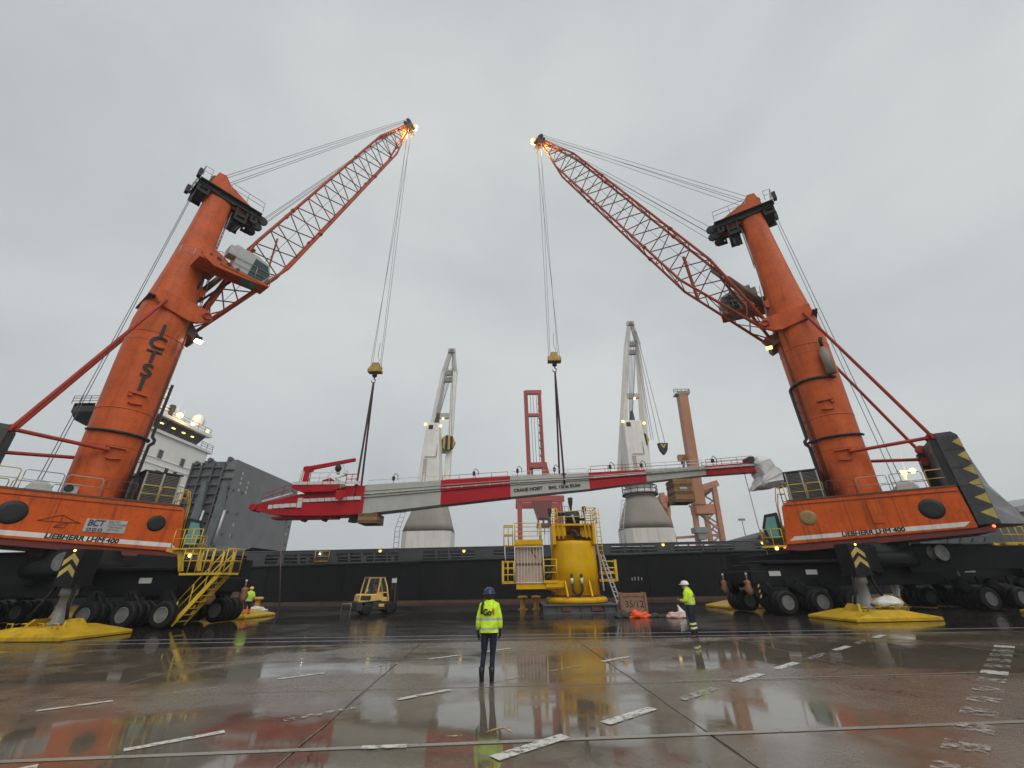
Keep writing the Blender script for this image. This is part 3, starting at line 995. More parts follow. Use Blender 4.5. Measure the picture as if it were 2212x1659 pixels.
        mb.each('panel_seam', 'maroon', house)
        for xv, rv, mt in ((3.0, 0.47, 'vent_brass' if (sy > 0) else 'vent_black'), (-3.05, 0.58, 'vent_black')):
            mb = MB().lathe([(rv, 0.0), (rv * 0.98, sy * 0.025), (rv * 0.6, sy * 0.035), (0.02, sy * 0.035)], (xv, sy * W, 5.32), 28, 'y')
            mb.build('round_vent', mt, house)
    if left:        # the terminal's plate and its line-drawn crane mark, on the right flank
        ys = -W
        mb = MB().box(-0.18, 1.62, ys - 0.03, ys - 0.002, 4.62, 5.30)
        pl = mb.build('company_plate', 'sign_grey', house)
        yy = ys - 0.036
        put_text('lettering', 'BCT', 0.46, 'sign_blue', pl, (0.28, yy, 5.07), (1, 0, 0), (0, 0, 1), bold=0.012, sx=0.82, shear=0.1)
        for i, s_ in enumerate(('BALTIC', 'CONTAINER', 'TERMINAL', 'GDYNIA')):
            put_text('lettering', s_, 0.145, 'sign_text', pl, (0.80, yy, 5.20 - i * 0.145), (1, 0, 0), (0, 0, 1), bold=0.003, shear=0.1, align='LEFT')
        mb = MB()
        for i in range(3):
            x0 = -0.02 + i * 0.24
            for a, b in (((x0, 4.68), (x0 + .14, 4.68)), ((x0 + .14, 4.68), (x0 + .14, 4.80)), ((x0 + .14, 4.80), (x0, 4.80)), ((x0, 4.80), (x0, 4.68))):
                mb.beam((a[0], yy, a[1]), (b[0], yy, b[1]), 0.035, 0.035)
        mb.each('plate_squares', 'sign_blue', pl)
        mb = MB()
        lg = [(-2.05, 5.02), (-1.2, 5.38), (-0.45, 5.02), (-2.05, 5.02)], [(-1.2, 5.38), (-1.15, 5.02), (-1.35, 4.72), (-0.95, 4.74), (-0.85, 5.02)], [(-1.35, 4.72), (-0.85, 5.02)], [(-0.55, 5.1), (-0.35, 5.0)]
        for pl_ in lg:
            for a, b in zip(pl_[:-1], pl_[1:]):
                mb.beam((a[0], ys - 0.008, a[1]), (b[0], ys - 0.008, b[1]), 0.03, 0.03)
        mb.build('crane_mark', 'logo_dark', house)
    else:
        ys = W
        mb = MB().box(-0.75, -0.18, ys, ys + 0.05, 4.72, 6.05)
        bev(mb.build('side_door', 'orange_house', house), 0.04, 2)
    # walkway edge and guard rails on the roof
    mb = MB()
    for sy in (-1, 1):
        mb.box(-4.5, 3.9, sy * 1.98 - 0.05, sy * 1.98 + 0.05, 6.43, 6.53)
    mb.each('roof_kerb', 'brown_steel', house)
    for sy in (-1, 1):
        for x0, x1, mt in ((-4.4, -3.4, 'rail_yellow'), (-3.25, -1.75, 'rail_grey'), (-1.6, -0.1, 'rail_grey'), (0.05, 1.5, 'brown_steel'), (1.7, 2.6, 'rail_yellow'), (2.7, 3.7, 'rail_yellow')):
            mb = MB()
            y = sy * 1.95
            for h in (1.0,):
                mb.tube([(x0, y, 6.5), (x0, y, 6.5 + h - 0.08), (x0 + 0.08, y, 6.5 + h), (x1 - 0.08, y, 6.5 + h), (x1, y, 6.5 + h - 0.08), (x1, y, 6.5)], 0.028, 6)
            mb.tube([(x0, y, 7.0), (x1, y, 7.0)], 0.022, 6)
            mb.build('guard_rail', mt, house)
    mb = MB()
    rail(mb, [(3.9, -1.9, 6.45), (4.15, -1.9, 6.45), (4.15, 1.9, 6.45), (3.9, 1.9, 6.45)], 1.05, 0.028, (0.5,), 0.9)
    for y in (-1.6, 1.6):
        mb.tube([(4.65, y, 4.0), (4.55, y, 6.6), (4.35, y, 7.5), (4.1, y, 7.4)], 0.03, 6)
        mb.tube([(4.65, y * 0.8, 4.0), (4.55, y * 0.8, 6.6), (4.35, y * 0.8, 7.5), (4.1, y * 0.8, 7.4)], 0.03, 6)
    mb.build('front_railing', 'rail_yellow', house)
    # cooler with louvres
    mb = MB().box(1.75, 3.6, -1.62, 1.62, 6.5, 8.35)
    mb.box(1.65, 3.7, -1.68, 1.68, 8.35, 8.45)
    rad = mb.build('cooler', 'radiator', house)
    for sy in (-1, 1):
        mb = MB()
        for k in range(19):
            z = 6.62 + k * 0.09
            for x0, x1 in ((1.84, 2.63), (2.73, 3.52)):
                y0, y1 = sy * 1.625, sy * 1.68
                mb.hexa([(x0, y0, z), (x1, y0, z), (x1, y1, z - 0.03), (x0, y1, z - 0.03), (x0, y0, z + 0.03), (x1, y0, z + 0.03), (x1, y1, z), (x0, y1, z)])
        tag(mb.build('louvre_slats', 'radiator_slat', rad), kind='stuff')
        mb = MB()
        for x0, x1 in ((1.74, 1.83), (2.63, 2.73), (3.53, 3.62)):
            mb.box(x0, x1, sy * 1.65 - 0.04, sy * 1.65 + 0.04, 6.55, 8.34)
        mb.each('cooler_frame', 'rail_grey' , rad)
    mb = MB()
    mb.box(1.9, 2.5, -0.9, 0.9, 8.45, 8.6)
    mb.build('cooler_cap', 'strut_red', rad)
    mb = MB().tube([(2.8, -1.2, 8.4), (2.8, -1.2, 8.8)], 0.1, 10)
    mb.tube([(3.3, -1.2, 8.4), (3.3, -1.2, 8.65)], 0.1, 10)
    mb.each('exhaust', 'dark_steel', rad)
    # winch hood
    mb = MB().loft([[(-3.0, -1.7, 6.47), (-1.9, -1.7, 6.47), (-1.9, -0.4, 6.47), (-3.0, -0.4, 6.47)], [(-2.85, -1.6, 6.9), (-2.05, -1.6, 6.9), (-2.05, -0.5, 6.9), (-2.85, -0.5, 6.9)], [(-2.6, -1.3, 7.15), (-2.3, -1.3, 7.15), (-2.3, -0.8, 7.15), (-2.6, -0.8, 7.15)]])
    mb.loft([[(-3.0, 0.4, 6.47), (-1.9, 0.4, 6.47), (-1.9, 1.7, 6.47), (-3.0, 1.7, 6.47)], [(-2.85, 0.5, 6.9), (-2.05, 0.5, 6.9), (-2.05, 1.6, 6.9), (-2.85, 1.6, 6.9)], [(-2.6, 0.8, 7.15), (-2.3, 0.8, 7.15), (-2.3, 1.3, 7.15), (-2.6, 1.3, 7.15)]])
    mb.each('winch_hood', 'cab_grey', house)
    mb = MB().box(-1.6, -1.0, -1.9, -1.4, 6.5, 7.05)
    mb.build('cooling_unit', 'cab_grey', house)
    MB().lathe([(0.2, -1.92), (0.2, -1.905)], (-1.38, 0, 6.78), 16, 'y').build('fan', 'black', house)
    # ground cabin at the nose
    mb = MB().prism([(4.66, 3.95), (5.55, 3.95), (5.75, 4.9), (5.45, 5.75), (4.66, 5.85)], 0.2 if near > 0 else -1.7, 1.7 if near > 0 else -0.2, 'y')
    cb = mb.build('ground_cabin', 'dark_steel', **K)
    bev(cb, 0.05, 2)
    yn = near * 1.705
    MB().add([(4.85, yn, 4.2), (5.42, yn, 4.2), (5.58, yn, 4.9), (5.35, yn, 5.55), (4.85, yn, 5.6)], [(0, 1, 2, 3, 4)]).build('window', 'green_glass', cb)
    xf = 5.72
    MB().add([(5.765, near * 0.35, 4.9), (5.765, near * 1.6, 4.9), (5.475, near * 1.6, 5.70), (5.475, near * 0.35, 5.70)], [(0, 1, 2, 3)]).build('window', 'green_glass', cb)
    mb = MB()
    rail(mb, [(4.7, near * 2.1, 3.75), (5.9, near * 2.1, 3.75), (5.9, -near * 0.2, 3.75)], 1.0, 0.028, (0.5,), 0.5)
    mb.box(4.6, 6.0, -2.1, 2.1, 3.62, 3.74)
    mb.build('nose_platform', 'rail_yellow', **K)
    for sx, zz in ((4.75, 3.62), (-5.25, 4.22)):
        MB().ball((sx, near * 1.95, zz), 0.07, 8, 5).build('tail_lamp', 'lamp_red', house)
    MB().ball((5.2, near * 2.15, 3.55), 0.11, 10, 6).build('work_lamp', 'lamp_yellow', house)
    # ---------------- counterweight with yellow teeth
    mb = MB()
    secs = []
    def cw(z, xf_, xr, xe, wd):
        return [(xf_, -wd, z), (xr, -wd, z), (xe, -wd * 0.45, z), (xe, wd * 0.45, z), (xr, wd, z), (xf_, wd, z)]
    mb.loft([cw(4.32, -4.66, -5.55, -6.9, 2.05), cw(5.2, -4.66, -5.55, -6.65, 2.05), cw(6.5, -4.60, -5.55, -6.1, 2.05), cw(8.2, -4.56, -5.55, -5.8, 2.05), cw(9.35, -4.52, -5.50, -5.65, 2.05), cw(9.6, -4.6, -5.3, -5.4, 2.0)])
    mb.mi = [1 if (i % 6 in (1, 2, 3) and i < 30) else 0 for i in range(len(mb.mi))]
    cwt = mb.build('counterweight', ['counterweight', 'counterweight_pale'], **K)
    for sy in (-1, 1):
        for k in range(6):
            z0 = 4.55 + k * 0.80
            y = sy * 2.056
            MB().add([(-5.53, y, z0), (-5.53, y, z0 + 0.62), (-4.95 - 0.04 * k, y, z0 + 0.42)], [(0, 1, 2)]).build('yellow_tooth', 'tooth_yellow', cwt)
        mb = MB()
        for k in range(4):
            z0 = 5.35 + k * 1.05
            mb.box(-5.5, -4.6, min(sy * 2.05, sy * 2.062), max(sy * 2.05, sy * 2.062), z0, z0 + 0.03)
        mb.each('weight_joint', 'black', cwt)
        for zz in (9.35, 8.55):
            MB().lathe([(0.26, sy * 1.35), (0.26, sy * 1.75)], (-4.45, 0, zz + 0.1), 16, 'y').build('strut_eye', 'strut_red', cwt)
    mb = MB().box(-4.6, -4.2, -2.0, -1.5, 6.45, 9.2)
    mb.box(-4.6, -4.2, 1.5, 2.0, 6.45, 9.2)
    mb.each('counterweight_post', 'dark_steel', cwt)
    # ---------------- tower
    NR = 28
    TR = [(6.42, 1.43), (10.6, 1.50), (15.0, 1.58), (18.7, 1.62), (40, 1.62)]
    def tr(z):
        for (a, u), (b, v) in zip(TR[:-1], TR[1:]):
            if z <= b: return u + (v - u) * (z - a) / (b - a)
    rings = [ring_pts(0.0, tr(z), tr(z), z, NR) for z in (6.42, 10.6, 15.0, 18.7)] + [ring_pts(0.05, 1.50, 1.56, 20.6, NR, 0.15),
             ring_pts(0.12, 1.20, 1.26, 24.0, NR, 0.45), ring_pts(0.26, 1.02, 1.04, 28.0, NR, 0.6), ring_pts(0.42, 0.90, 0.90, 32.2, NR, 0.65)]
    mb = MB().loft(rings, smooth=True)
    tw = mb.build('tower', 'orange_tower', **K)
    e = tw.modifiers.new('es', 'EDGE_SPLIT'); e.split_angle = math.radians(35)
    mb = MB()
    for z in (9.6, 16.9):
        r_ = tr(z)
        mb.lathe([(r_ + 0.003, z - 0.012), (r_ + 0.008, z), (r_ + 0.003, z + 0.012)], n=NR)
    for z in (7.7,):
        r_ = tr(z)
        mb.lathe([(r_ + 0.002, z - 0.01), (r_ + 0.006, z), (r_ + 0.002, z + 0.01)], n=NR)
    mb.each('weld_seam', 'maroon', tw)
    MB().lathe([(1.40, 6.42), (1.56, 6.45), (1.56, 6.56), (1.44, 6.60)], n=NR).build('foot_flange', 'orange', tw)
    for z in (12.0, 17.6):
        MB().lathe([(tr(z), z - 0.05), (tr(z) + 0.022, z - 0.04), (tr(z) + 0.022, z + 0.04), (tr(z), z + 0.05)], n=NR).build('weld_band', 'orange', tw)
    for da, zt_ in ((0.55, 18.9), (0.62, 18.6), (0.70, 16.5)):
        a_ = near * da
        MB().tube([((tr(z_) + 0.025) * math.cos(a_), (tr(z_) + 0.025) * math.sin(a_), z_) for z_ in (6.6, 10.6, 15.0, zt_)], 0.022, 5).build('cable', 'brown_steel', tw)
    def hose(z, a0, a1, dz, r=0.075):
        pts = []
        for i in range(17):
            a = a0 + (a1 - a0) * i / 16
            pts.append(((tr(z) + 0.1) * math.cos(a), (tr(z) + 0.1) * math.sin(a), z + dz * math.sin((a - a0) / (a1 - a0) * PI)))
        return pts
    mb = MB().tube(hose(10.55, 0.0, near * 2.9, -0.12), 0.085, 8)
    mb.build('cable_loop', 'dark_steel', tw)
    if not left:
        MB().tube(hose(14.7, 0.15, near * 2.3, 0.1), 0.10, 8).build('cable_loop', 'counterweight', tw)
    ct = near * 0.30
    ca, sa = math.cos(ct), math.sin(ct)
    mb = MB()
    for z0, z1 in ((6.5, 10.2), (10.8, 14.6)):
        mb.beam(((tr(z0) + 0.2) * ca, (tr(z0) + 0.2) * sa, z0), ((tr(z1) + 0.2) * ca, (tr(z1) + 0.2) * sa, z1), 0.22, 0.16, up=(ca, sa, 0))
    mb.beam((1.70 * ca, 1.70 * sa, 10.2), (1.88 * ca, 1.88 * sa, 10.4), 0.22, 0.16, up=(ca, sa, 0))
    mb.beam((1.88 * ca, 1.88 * sa, 10.35), (1.88 * ca, 1.88 * sa, 10.65), 0.22, 0.16, up=(ca, sa, 0))
    mb.beam((1.88 * ca, 1.88 * sa, 10.6), (1.71 * ca, 1.71 * sa, 10.8), 0.22, 0.16, up=(ca, sa, 0))
    for k in range(11):
        z = 6.8 + k * 0.75
        mb.tube([(1.36 * ca, 1.36 * sa, z), ((tr(z) + 0.18) * ca, (tr(z) + 0.18) * sa, z)], 0.025, 6)
    mb.build('cable_tray', 'dark_steel', tw)
    # D-shaped brackets on the flanks
    for z in (12.75, 9.2):
        for sy in (-1, 1):
            mb = MB()
            mb.prism([(-0.55, z + 0.32), (0.45, z + 0.30), (0.40, z + 0.24), (-0.5, z + 0.26)], sy * 1.30, sy * (tr(z) + 0.14), 'y')
            mb.prism([(-0.4, z - 0.38), (0.35, z - 0.30), (0.35, z - 0.36), (-0.2, z - 0.46)], sy * 1.30, sy * (tr(z) + 0.14), 'y')
            mb.lathe([(0.10, sy * 1.40), (0.10, sy * (tr(z) + 0.16))], (-0.45, 0, z + 0.12), 12, 'y')
            mb.build('bracket', 'orange', tw)
    # pivot collar
    for sy in (-1, 1):
        mb = MB().prism([(-1.15, 20.75), (-1.15, 20.0), (-0.8, 19.55), (1.0, 19.15), (1.55, 19.25), (2.25, 19.75), (2.3, 20.2), (2.0, 20.5), (1.2, 20.62)], sy * 1.46, sy * 1.76, 'y')
        bev(mb.build('pivot_cheek', 'orange', tw), 0.03)
        mb = MB().lathe([(0.30, sy * 1.74), (0.30, sy * 1.86), (0.2, sy * 1.88), (0.2, sy * 1.84), (0.05, sy * 1.84)], (1.95, 0, 20.02), 18, 'y')
        mb.build('pivot_eye', 'strut_red', tw)
    mb = MB().box(-1.55, 1.3, -1.5, 1.5, 20.2, 20.28)
    mb.prism([(1.3, 19.7), (2.2, 18.6), (2.0, 18.3), (1.35, 18.6)], -0.9, 0.9, 'y')
    mb.build('collar_plate', 'brown_steel', tw)
    mb = MB().box(1.9, 2.3, near * 0.9 - 0.22, near * 0.9 + 0.22, 18.35, 18.6)
    fl = mb.build('floodlight', 'dark_steel', tw)
    MB().box(1.95, 2.38, near * 0.9 - 0.2, near * 0.9 + 0.2, 18.22, 18.34).build('lens', 'lamp_white' if left else 'lamp_yellow', fl)
    # ladders up the tower front
    for y0, xa, za, xb_, zb2 in ((near * 0.55, 1.66, 20.7, 1.50, 24.2), (near * 0.3, 1.36, 26.5, 1.42, 31.0)):
        mb = MB()
        for y in (-0.22, 0.22):
            mb.tube([(xa, y0 + y, za), (xb_, y0 + y, zb2)], 0.03, 5)
        n_ = int((zb2 - za) / 0.38)
        for k in range(n_):
            f = (k + 0.5) / n_
            mb.tube([(xa + (xb_ - xa) * f, y0 - 0.22, za + (zb2 - za) * f), (xa + (xb_ - xa) * f, y0 + 0.22, za + (zb2 - za) * f)], 0.025, 5)
        mb.build('ladder', 'rail_grey', tw)
    if left:        # black letters down the right flank
        for ch, z in zip('ICTSI', (17.75, 16.75, 15.7, 14.65, 13.7)):
            a0 = -PI / 2 - 0.06
            def wp(u, v, z=z):
                a = a0 + u / 1.58
                rz_ = tr(z + v) + 0.05
                return Vector((rz_ * math.cos(a), rz_ * math.sin(a), z + v))
            put_text('letter', ch, 1.28, 'ink', tw, (0, 0, 0), (1, 0, 0), (0, 0, 1), bold=0.03, sx=1.05, warp=wp)
    # muffler on the left rear flank
    mx_, my_ = -0.95, 1.72
    mb = MB().lathe([(0.1, 14.8), (0.30, 14.82), (0.30, 16.6), (0.12, 16.95), (0.10, 17.0)], (mx_, my_, 0), 16)
    mf = mb.build('muffler', 'muffler', tw)
    mb = MB().tube([(mx_, my_, 16.95), (mx_, my_, 17.4), (mx_ - 0.1, my_ + 0.1, 17.7)], 0.12, 10)
    for z in (15.2, 16.4):
        mb.box(mx_ - 0.1, mx_ + 0.1, my_ - 0.7, my_, z, z + 0.08)
    mb.build('exhaust_pipe', 'dark_steel', mf)
    # tie struts to the counterweight
    for sy in (-1, 1):
        bar('tie_strut', (-0.6, sy * 1.84, 20.0), (-4.5, sy * 1.9, 9.3), 0.105, 'strut_red', root, 10, yaw)
        bar('tie_strut', (-0.4, sy * 1.62, 9.25), (-4.4, sy * 1.75, 9.45 - 0.6 * (sy != near)), 0.11, 'strut_red', root, 10, yaw)
    mb = MB()
    mb.box(-1.35, 0.6, -0.06, 0.06, 20.05, 20.2)
    # ---------------- head platform
    mb = MB()
    for sy in (-1, 1):
        mb.prism([(-1.5, 32.05), (-1.5, 31.75), (-0.5, 31.6), (1.2, 31.45), (1.5, 31.6), (3.3, 31.55), (3.6, 31.8), (3.5, 32.05)], sy * 0.98 - 0.05, sy * 0.98 + 0.05, 'y')
    mb.box(-1.45, 3.4, -1.3, 1.3, 32.0, 32.08)
    for sy in (-1, 1):          # open frames hung under the rear and front ends
        for x0, x1, z0 in ((-1.4, -0.55, 30.95), (1.55, 2.5, 30.25), (2.7, 3.25, 30.9)):
            mb.box(x0, x0 + 0.16, sy * 0.9 - 0.07, sy * 0.9 + 0.07, z0, 31.9)
            mb.box(x1 - 0.16, x1, sy * 0.9 - 0.07, sy * 0.9 + 0.07, z0 + 0.1, 31.9)
            mb.box(x0, x1, sy * 0.9 - 0.06, sy * 0.9 + 0.06, z0, z0 + 0.28)
            mb.box(x0, x1, sy * 0.9 - 0.06, sy * 0.9 + 0.06, z0 + 0.55, z0 + 0.72)
    mb.box(1.6, 2.45, -0.8, 0.8, 30.4, 31.3)
    mb.prism([(1.6, 30.5), (2.4, 30.5), (2.1, 29.95), (1.9, 29.85), (1.65, 30.1)], -0.55, 0.55, 'y')
    mb.box(-1.3, -0.65, -0.8, 0.8, 31.15, 31.6)
    hd = mb.build('head_platform', 'dark_steel', **K)
    for sy in (-1, 1):
        mb = MB().prism([(-0.9, 31.6), (1.3, 31.3), (3.3, 31.7), (3.4, 32.2), (0.7, 33.5), (0.15, 34.2), (-0.4, 34.1)], sy * 0.62 - 0.07, sy * 0.62 + 0.07, 'y')
        mb.build('head_cheek', 'orange', hd)
        MB().lathe([(0.48, sy * 0.30 - 0.09), (0.48, sy * 0.30 + 0.09)], (-0.25, 0, 33.4), 18, 'y').build('sheave', 'brown_steel', hd)
        for zz, xx in ((31.95, 3.75), (31.1, 3.35)):
            MB().lathe([(0.40, sy * 0.55 - 0.1), (0.44, sy * 0.55 - 0.08), (0.36, sy * 0.55), (0.44, sy * 0.55 + 0.08), (0.40, sy * 0.55 + 0.1)], (xx, 0, zz), 16, 'y').build('sheave', 'dark_steel', hd)
    mb = MB()
    rail(mb, [(-0.9, -1.5, 32.1), (-1.45, -1.5, 32.1), (-1.45, 1.5, 32.1), (-0.9, 1.5, 32.1)], 1.05, 0.026, (0.5,), 0.8)
    for sy in (-1, 1):
        rail(mb, [(0.6, sy * 1.5, 32.1), (3.3, sy * 1.5, 32.1)], 1.0, 0.026, (0.5,), 1.3)
    mb.build('head_railing', 'rail_grey', hd)
    mb = MB().box(-1.75, -1.5, -1.5, -1.1, 31.9, 32.7)
    mb.box(-1.75, -1.5, 1.1, 1.5, 31.9, 32.7)
    mb.each('head_box', 'dark_steel', hd)
    # ---------------- operator's cab on the right side
    mb = MB()
    for y in (-1.9, -3.1):
        mb.prism([(0.2, 23.9), (0.2, 25.0), (1.1, 24.75), (2.2, 24.15), (4.9, 24.05), (4.9, 23.85), (2.4, 23.6), (1.0, 23.5)], y - 0.05, y + 0.05, 'y')
    mb.box(0.0, 1.6, -3.1, -0.5, 23.75, 23.85)
    mb.box(1.3, 4.9, -3.2, -1.7, 23.87, 23.97)
    arm = mb.build('cab_bracket', 'orange', **K)
    mb = MB()
    for y in (-1.845, -1.955, -3.045, -3.155):
        for x, r_ in ((0.6, 0.10), (1.15, 0.17), (1.85, 0.18), (2.5, 0.14)):
            mb.lathe([(r_, y - 0.004), (r_, y + 0.004)], (x, 0, 24.35 - 0.1 * x), 14, 'y')
    mb.each('bracket_hole', 'black', arm)
    mb = MB().tube([(1.0, -1.7, 23.6), (0.9, -0.9, 21.6)], 0.09, 8)
    mb.tube([(2.6, -1.9, 23.6), (1.3, -1.0, 21.3)], 0.09, 8)
    mb.each('bracket_stay', 'dark_steel', arm)
    yc0, yc1 = -3.15, -1.85
    mb = MB().prism([(2.15, 23.98), (4.35, 23.98), (4.85, 24.9), (4.55, 25.9), (3.6, 26.25), (2.15, 26.25)], yc0, yc1, 'y')
    cab = mb.build('operator_cab', 'cab_grey', **K)
    bev(cab, 0.05, 2)
    for y in (yc0 - 0.012, yc1 + 0.012):
        MB().add([(3.2, y, 24.1), (4.28, y, 24.1), (4.72, y, 24.9), (4.45, y, 25.75), (3.45, y, 25.9)], [(0, 1, 2, 3, 4)]).build('side_window', 'cab_glass', cab)
    e_ = 0.015
    MB().add([(4.38 + e_, yc0 + 0.1, 24.02), (4.38 + e_, yc1 - 0.1, 24.02), (4.84 + e_, yc1 - 0.1, 24.86), (4.84 + e_, yc0 + 0.1, 24.86)], [(0, 1, 2, 3)]).build('front_window', 'green_glass', cab)
    MB().add([(4.85 + e_, yc0 + 0.1, 24.95), (4.85 + e_, yc1 - 0.1, 24.95), (4.57 + e_, yc1 - 0.1, 25.86), (4.57 + e_, yc0 + 0.1, 25.86)], [(0, 1, 2, 3)]).build('front_window', 'cab_glass', cab)
    MB().box(3.0, 4.1, yc0 + 0.15, yc1 - 0.15, 23.79, 23.85).build('floor_window', 'green_glass', cab)
    mb = MB().box(1.6, 2.15, yc0 + 0.1, yc1 - 0.3, 25.3, 26.1)
    mb.box(2.0, 2.5, yc0 + 0.3, yc1 - 0.3, 26.25, 26.5)
    mb.build('air_conditioner', 'cab_grey', cab)
    mb = MB()
    for y in (-3.22, -1.7):
        rail(mb, [(1.35, y, 23.97), (4.9, y, 23.97)], 1.15, 0.025, (0.5,), 1.2)
    rail(mb, [(4.9, -3.22, 23.97), (4.9, -1.7, 23.97)], 1.15, 0.025, (0.5,), 0.8)
    rail(mb, [(-0.9, -1.3, 24.0), (1.3, -3.0, 24.0)], 1.1, 0.025, (0.5,), 1.0)
    mb.build('cab_railing', 'rail_grey', arm)

    # ---------------- lattice boom
    P0 = Vector((1.95, 0, 20.02))
    tl = rotz((tip[0] - loc[0], tip[1] - loc[1], tip[2]), -yaw)
    T = Vector((tl[0], 0, tl[2]))
    ax = (T - P0)
    LN = ax.length
    ax.normalize()
    up = Vector((-ax.z, 0, ax.x))       # boom's upper side (towards the tower)
    side = Vector((0, 1, 0))
    # stations: fraction, half depth up, half depth down, half width
    ST = [(0.0, 0.22, 0.28, 1.38, 1.38), (0.20, 1.50, 1.65, 1.10, 0.66), (0.80, 1.38, 1.36, 0.92, 0.55), (0.965, 0.32, 0.22, 0.36, 0.36)]
    def sec(f):
        for a, b in zip(ST[:-1], ST[1:]):
            if f <= b[0] + 1e-9:
                k = (f - a[0]) / (b[0] - a[0])
                return [a[i] + (b[i] - a[i]) * k for i in (1, 2, 3, 4)]
        return list(ST[-1][1:])
    def corner(f, su, ss):
        u_, d_, w_, wu = sec(f)
        return P0 + ax * LN * f + up * (u_ if su > 0 else -d_) + side * ss * (wu if su > 0 else w_)
    mb = MB()
    for su in (-1, 1):
        for ss in (-1, 1):
            rr = 0.125 if su < 0 else 0.13
            mb.tube([corner(f, su, ss) for f in (0.0, 0.20, 0.80, 0.965)], rr, 8)
    for ss in (-1, 1):      # foot lugs
        c0 = P0 + side * ss * 1.38
        mb.beam(c0 - up * 0.45, c0 + up * 0.40, 0.22, 0.5, up=(ax.x, 0, ax.z))
        mb.tube([c0 + side * 0.2, c0 - side * 0.2], 0.2, 12)
    for f in (0.335, 0.64):     # splice collars
        for su in (-1, 1):
            for ss in (-1, 1):
                c0 = corner(f, su, ss)
                mb.tube([c0 - ax * 0.18, c0 + ax * 0.18], 0.19, 8)
    boom = mb.build('boom', 'boom_red', **K)
    NB = 17
    fs = [0.0 + 0.20 * i / 3 for i in range(3)] + [0.20 + (0.80 - 0.20) * i / 8 for i in range(8)] + [0.80 + 0.165 * i / 3 for i in range(4)]
    for i, f in enumerate(fs):
        if 0 < i:
            for su in (-1, 1):
                bar('boom_strut', corner(f, su, -1), corner(f, su, 1), 0.042, 'brace_red', boom, 5)
        if i + 1 < len(fs):
            g = fs[i + 1]
            for ss in (-1, 1):
                fm = (f + g) / 2
                bar('boom_brace', corner(f, 1, ss), corner(fm, -1, ss), 0.058, 'brace_red', boom, 5)
                bar('boom_brace', corner(fm, -1, ss), corner(g, 1, ss), 0.058, 'brace_red', boom, 5)
            for su in (-1, 1):
                a, b = ((-1, 1) if (i + (su > 0)) % 2 else (1, -1))
                bar('boom_brace', corner(f, su, a), corner(g, su, b), 0.042, 'brace_red', boom, 5)
    # luffing ram
    ra, rb = Vector((1.25, 0.0, 22.2)), P0 + ax * LN * 0.19 + up * 1.15
    for sy in (-1, 1):
        o_ = side * 0.42 * sy
        mid = ra.lerp(rb, 0.68)
        mb = MB().tube([ra + o_, mid + o_], 0.21, 12)
        mb.tube([mid + o_, rb + o_], 0.13, 10)
        mb.tube([ra + o_ - side * 0.25, ra + o_ + side * 0.25], 0.28, 12)
        mb.build('luffing_ram', 'brown_steel', **K)
    mb = MB().prism([(0.7, 21.6), (1.5, 21.9), (1.6, 22.4), (1.3, 22.6), (0.6, 22.8)], -0.95, 0.95, 'y')
    mb.build('ram_bracket', 'orange', tw)
    # boom arrester bar and walkway line
    mb = MB().beam(corner(0.16, -1, -near) + ax * 0.2, corner(0.27, 1, -near) - up * 0.9, 0.16, 0.3)
    mb.build('boom_stop', 'boom_red', boom)
    mb = MB().tube([corner(0.05, -1, near) * 0.5 + corner(0.05, 1, near) * 0.5, corner(0.93, -1, near) * 0.5 + corner(0.93, 1, near) * 0.5], 0.02, 5)
    mb.build('boom_cable', 'wire', boom)
    # head
    H0 = P0 + ax * LN * 0.965
    H1 = T
    mb = MB().beam(H0 - ax * 0.3, H1 + ax * 0.25, 0.75, 0.62, 0.85, 0.5, up=(up.x, 0, up.z))
    fwd = Vector((ax.z, 0, -ax.x)) * 1.0
    mb.beam(H0 + ax * 0.2, H0 + ax * 0.6 + fwd * 1.1, 0.12, 0.14)
    for sy in (-1, 1):
        mb.beam(H0 + ax * 0.9 + side * 0.3 * sy, H0 + ax * 0.35 + fwd * 1.35 + side * 0.3 * sy, 0.10, 0.12)
    bh = mb.build('boom_head', 'brown_steel', boom)
    for sy in (-1, 1):
        c0 = H1 + up * 0.45 + side * 0.32 * sy
        MB().lathe([(0.42, sy * 0.32 - 0.09), (0.46, sy * 0.32 - 0.07), (0.36, sy * 0.32), (0.46, sy * 0.32 + 0.07), (0.42, sy * 0.32 + 0.09)], (H1 + up * 0.40)[:], 18, 'y').build('head_sheave', 'dark_steel', boom)
        MB().lathe([(0.40, sy * 0.32 - 0.09), (0.44, sy * 0.32 - 0.07), (0.34, sy * 0.32), (0.44, sy * 0.32 + 0.07), (0.40, sy * 0.32 + 0.09)], (H1 - ax * 0.1 + fwd * 0.5)[:], 18, 'y').build('head_sheave', 'dark_steel', boom)
    lp = H1 + fwd * 0.62 + ax * 0.35 + side * near * 0.30
    mb = MB().ball(lp[:], 0.36, 14, 8)
    bl = mb.build('beacon_lamp', 'lamp_amber', boom)
    for s_ in (-1, 1):
        MB().ball((lp + side * 0.26 * s_ + fwd * 0.1)[:], 0.24, 12, 7).build('lamp_bulb', 'lamp_core', boom)
    MB().ball((lp + fwd * 0.3 - ax * 0.12)[:], 0.22, 12, 7).build('lamp_bulb', 'lamp_core', boom)
    lp2 = P0 + ax * LN * 0.945 - up * 0.1
    mb = MB().ball(lp2[:], 0.30, 12, 7)
    mb.build('boom_lamp', 'lamp_warm', boom)
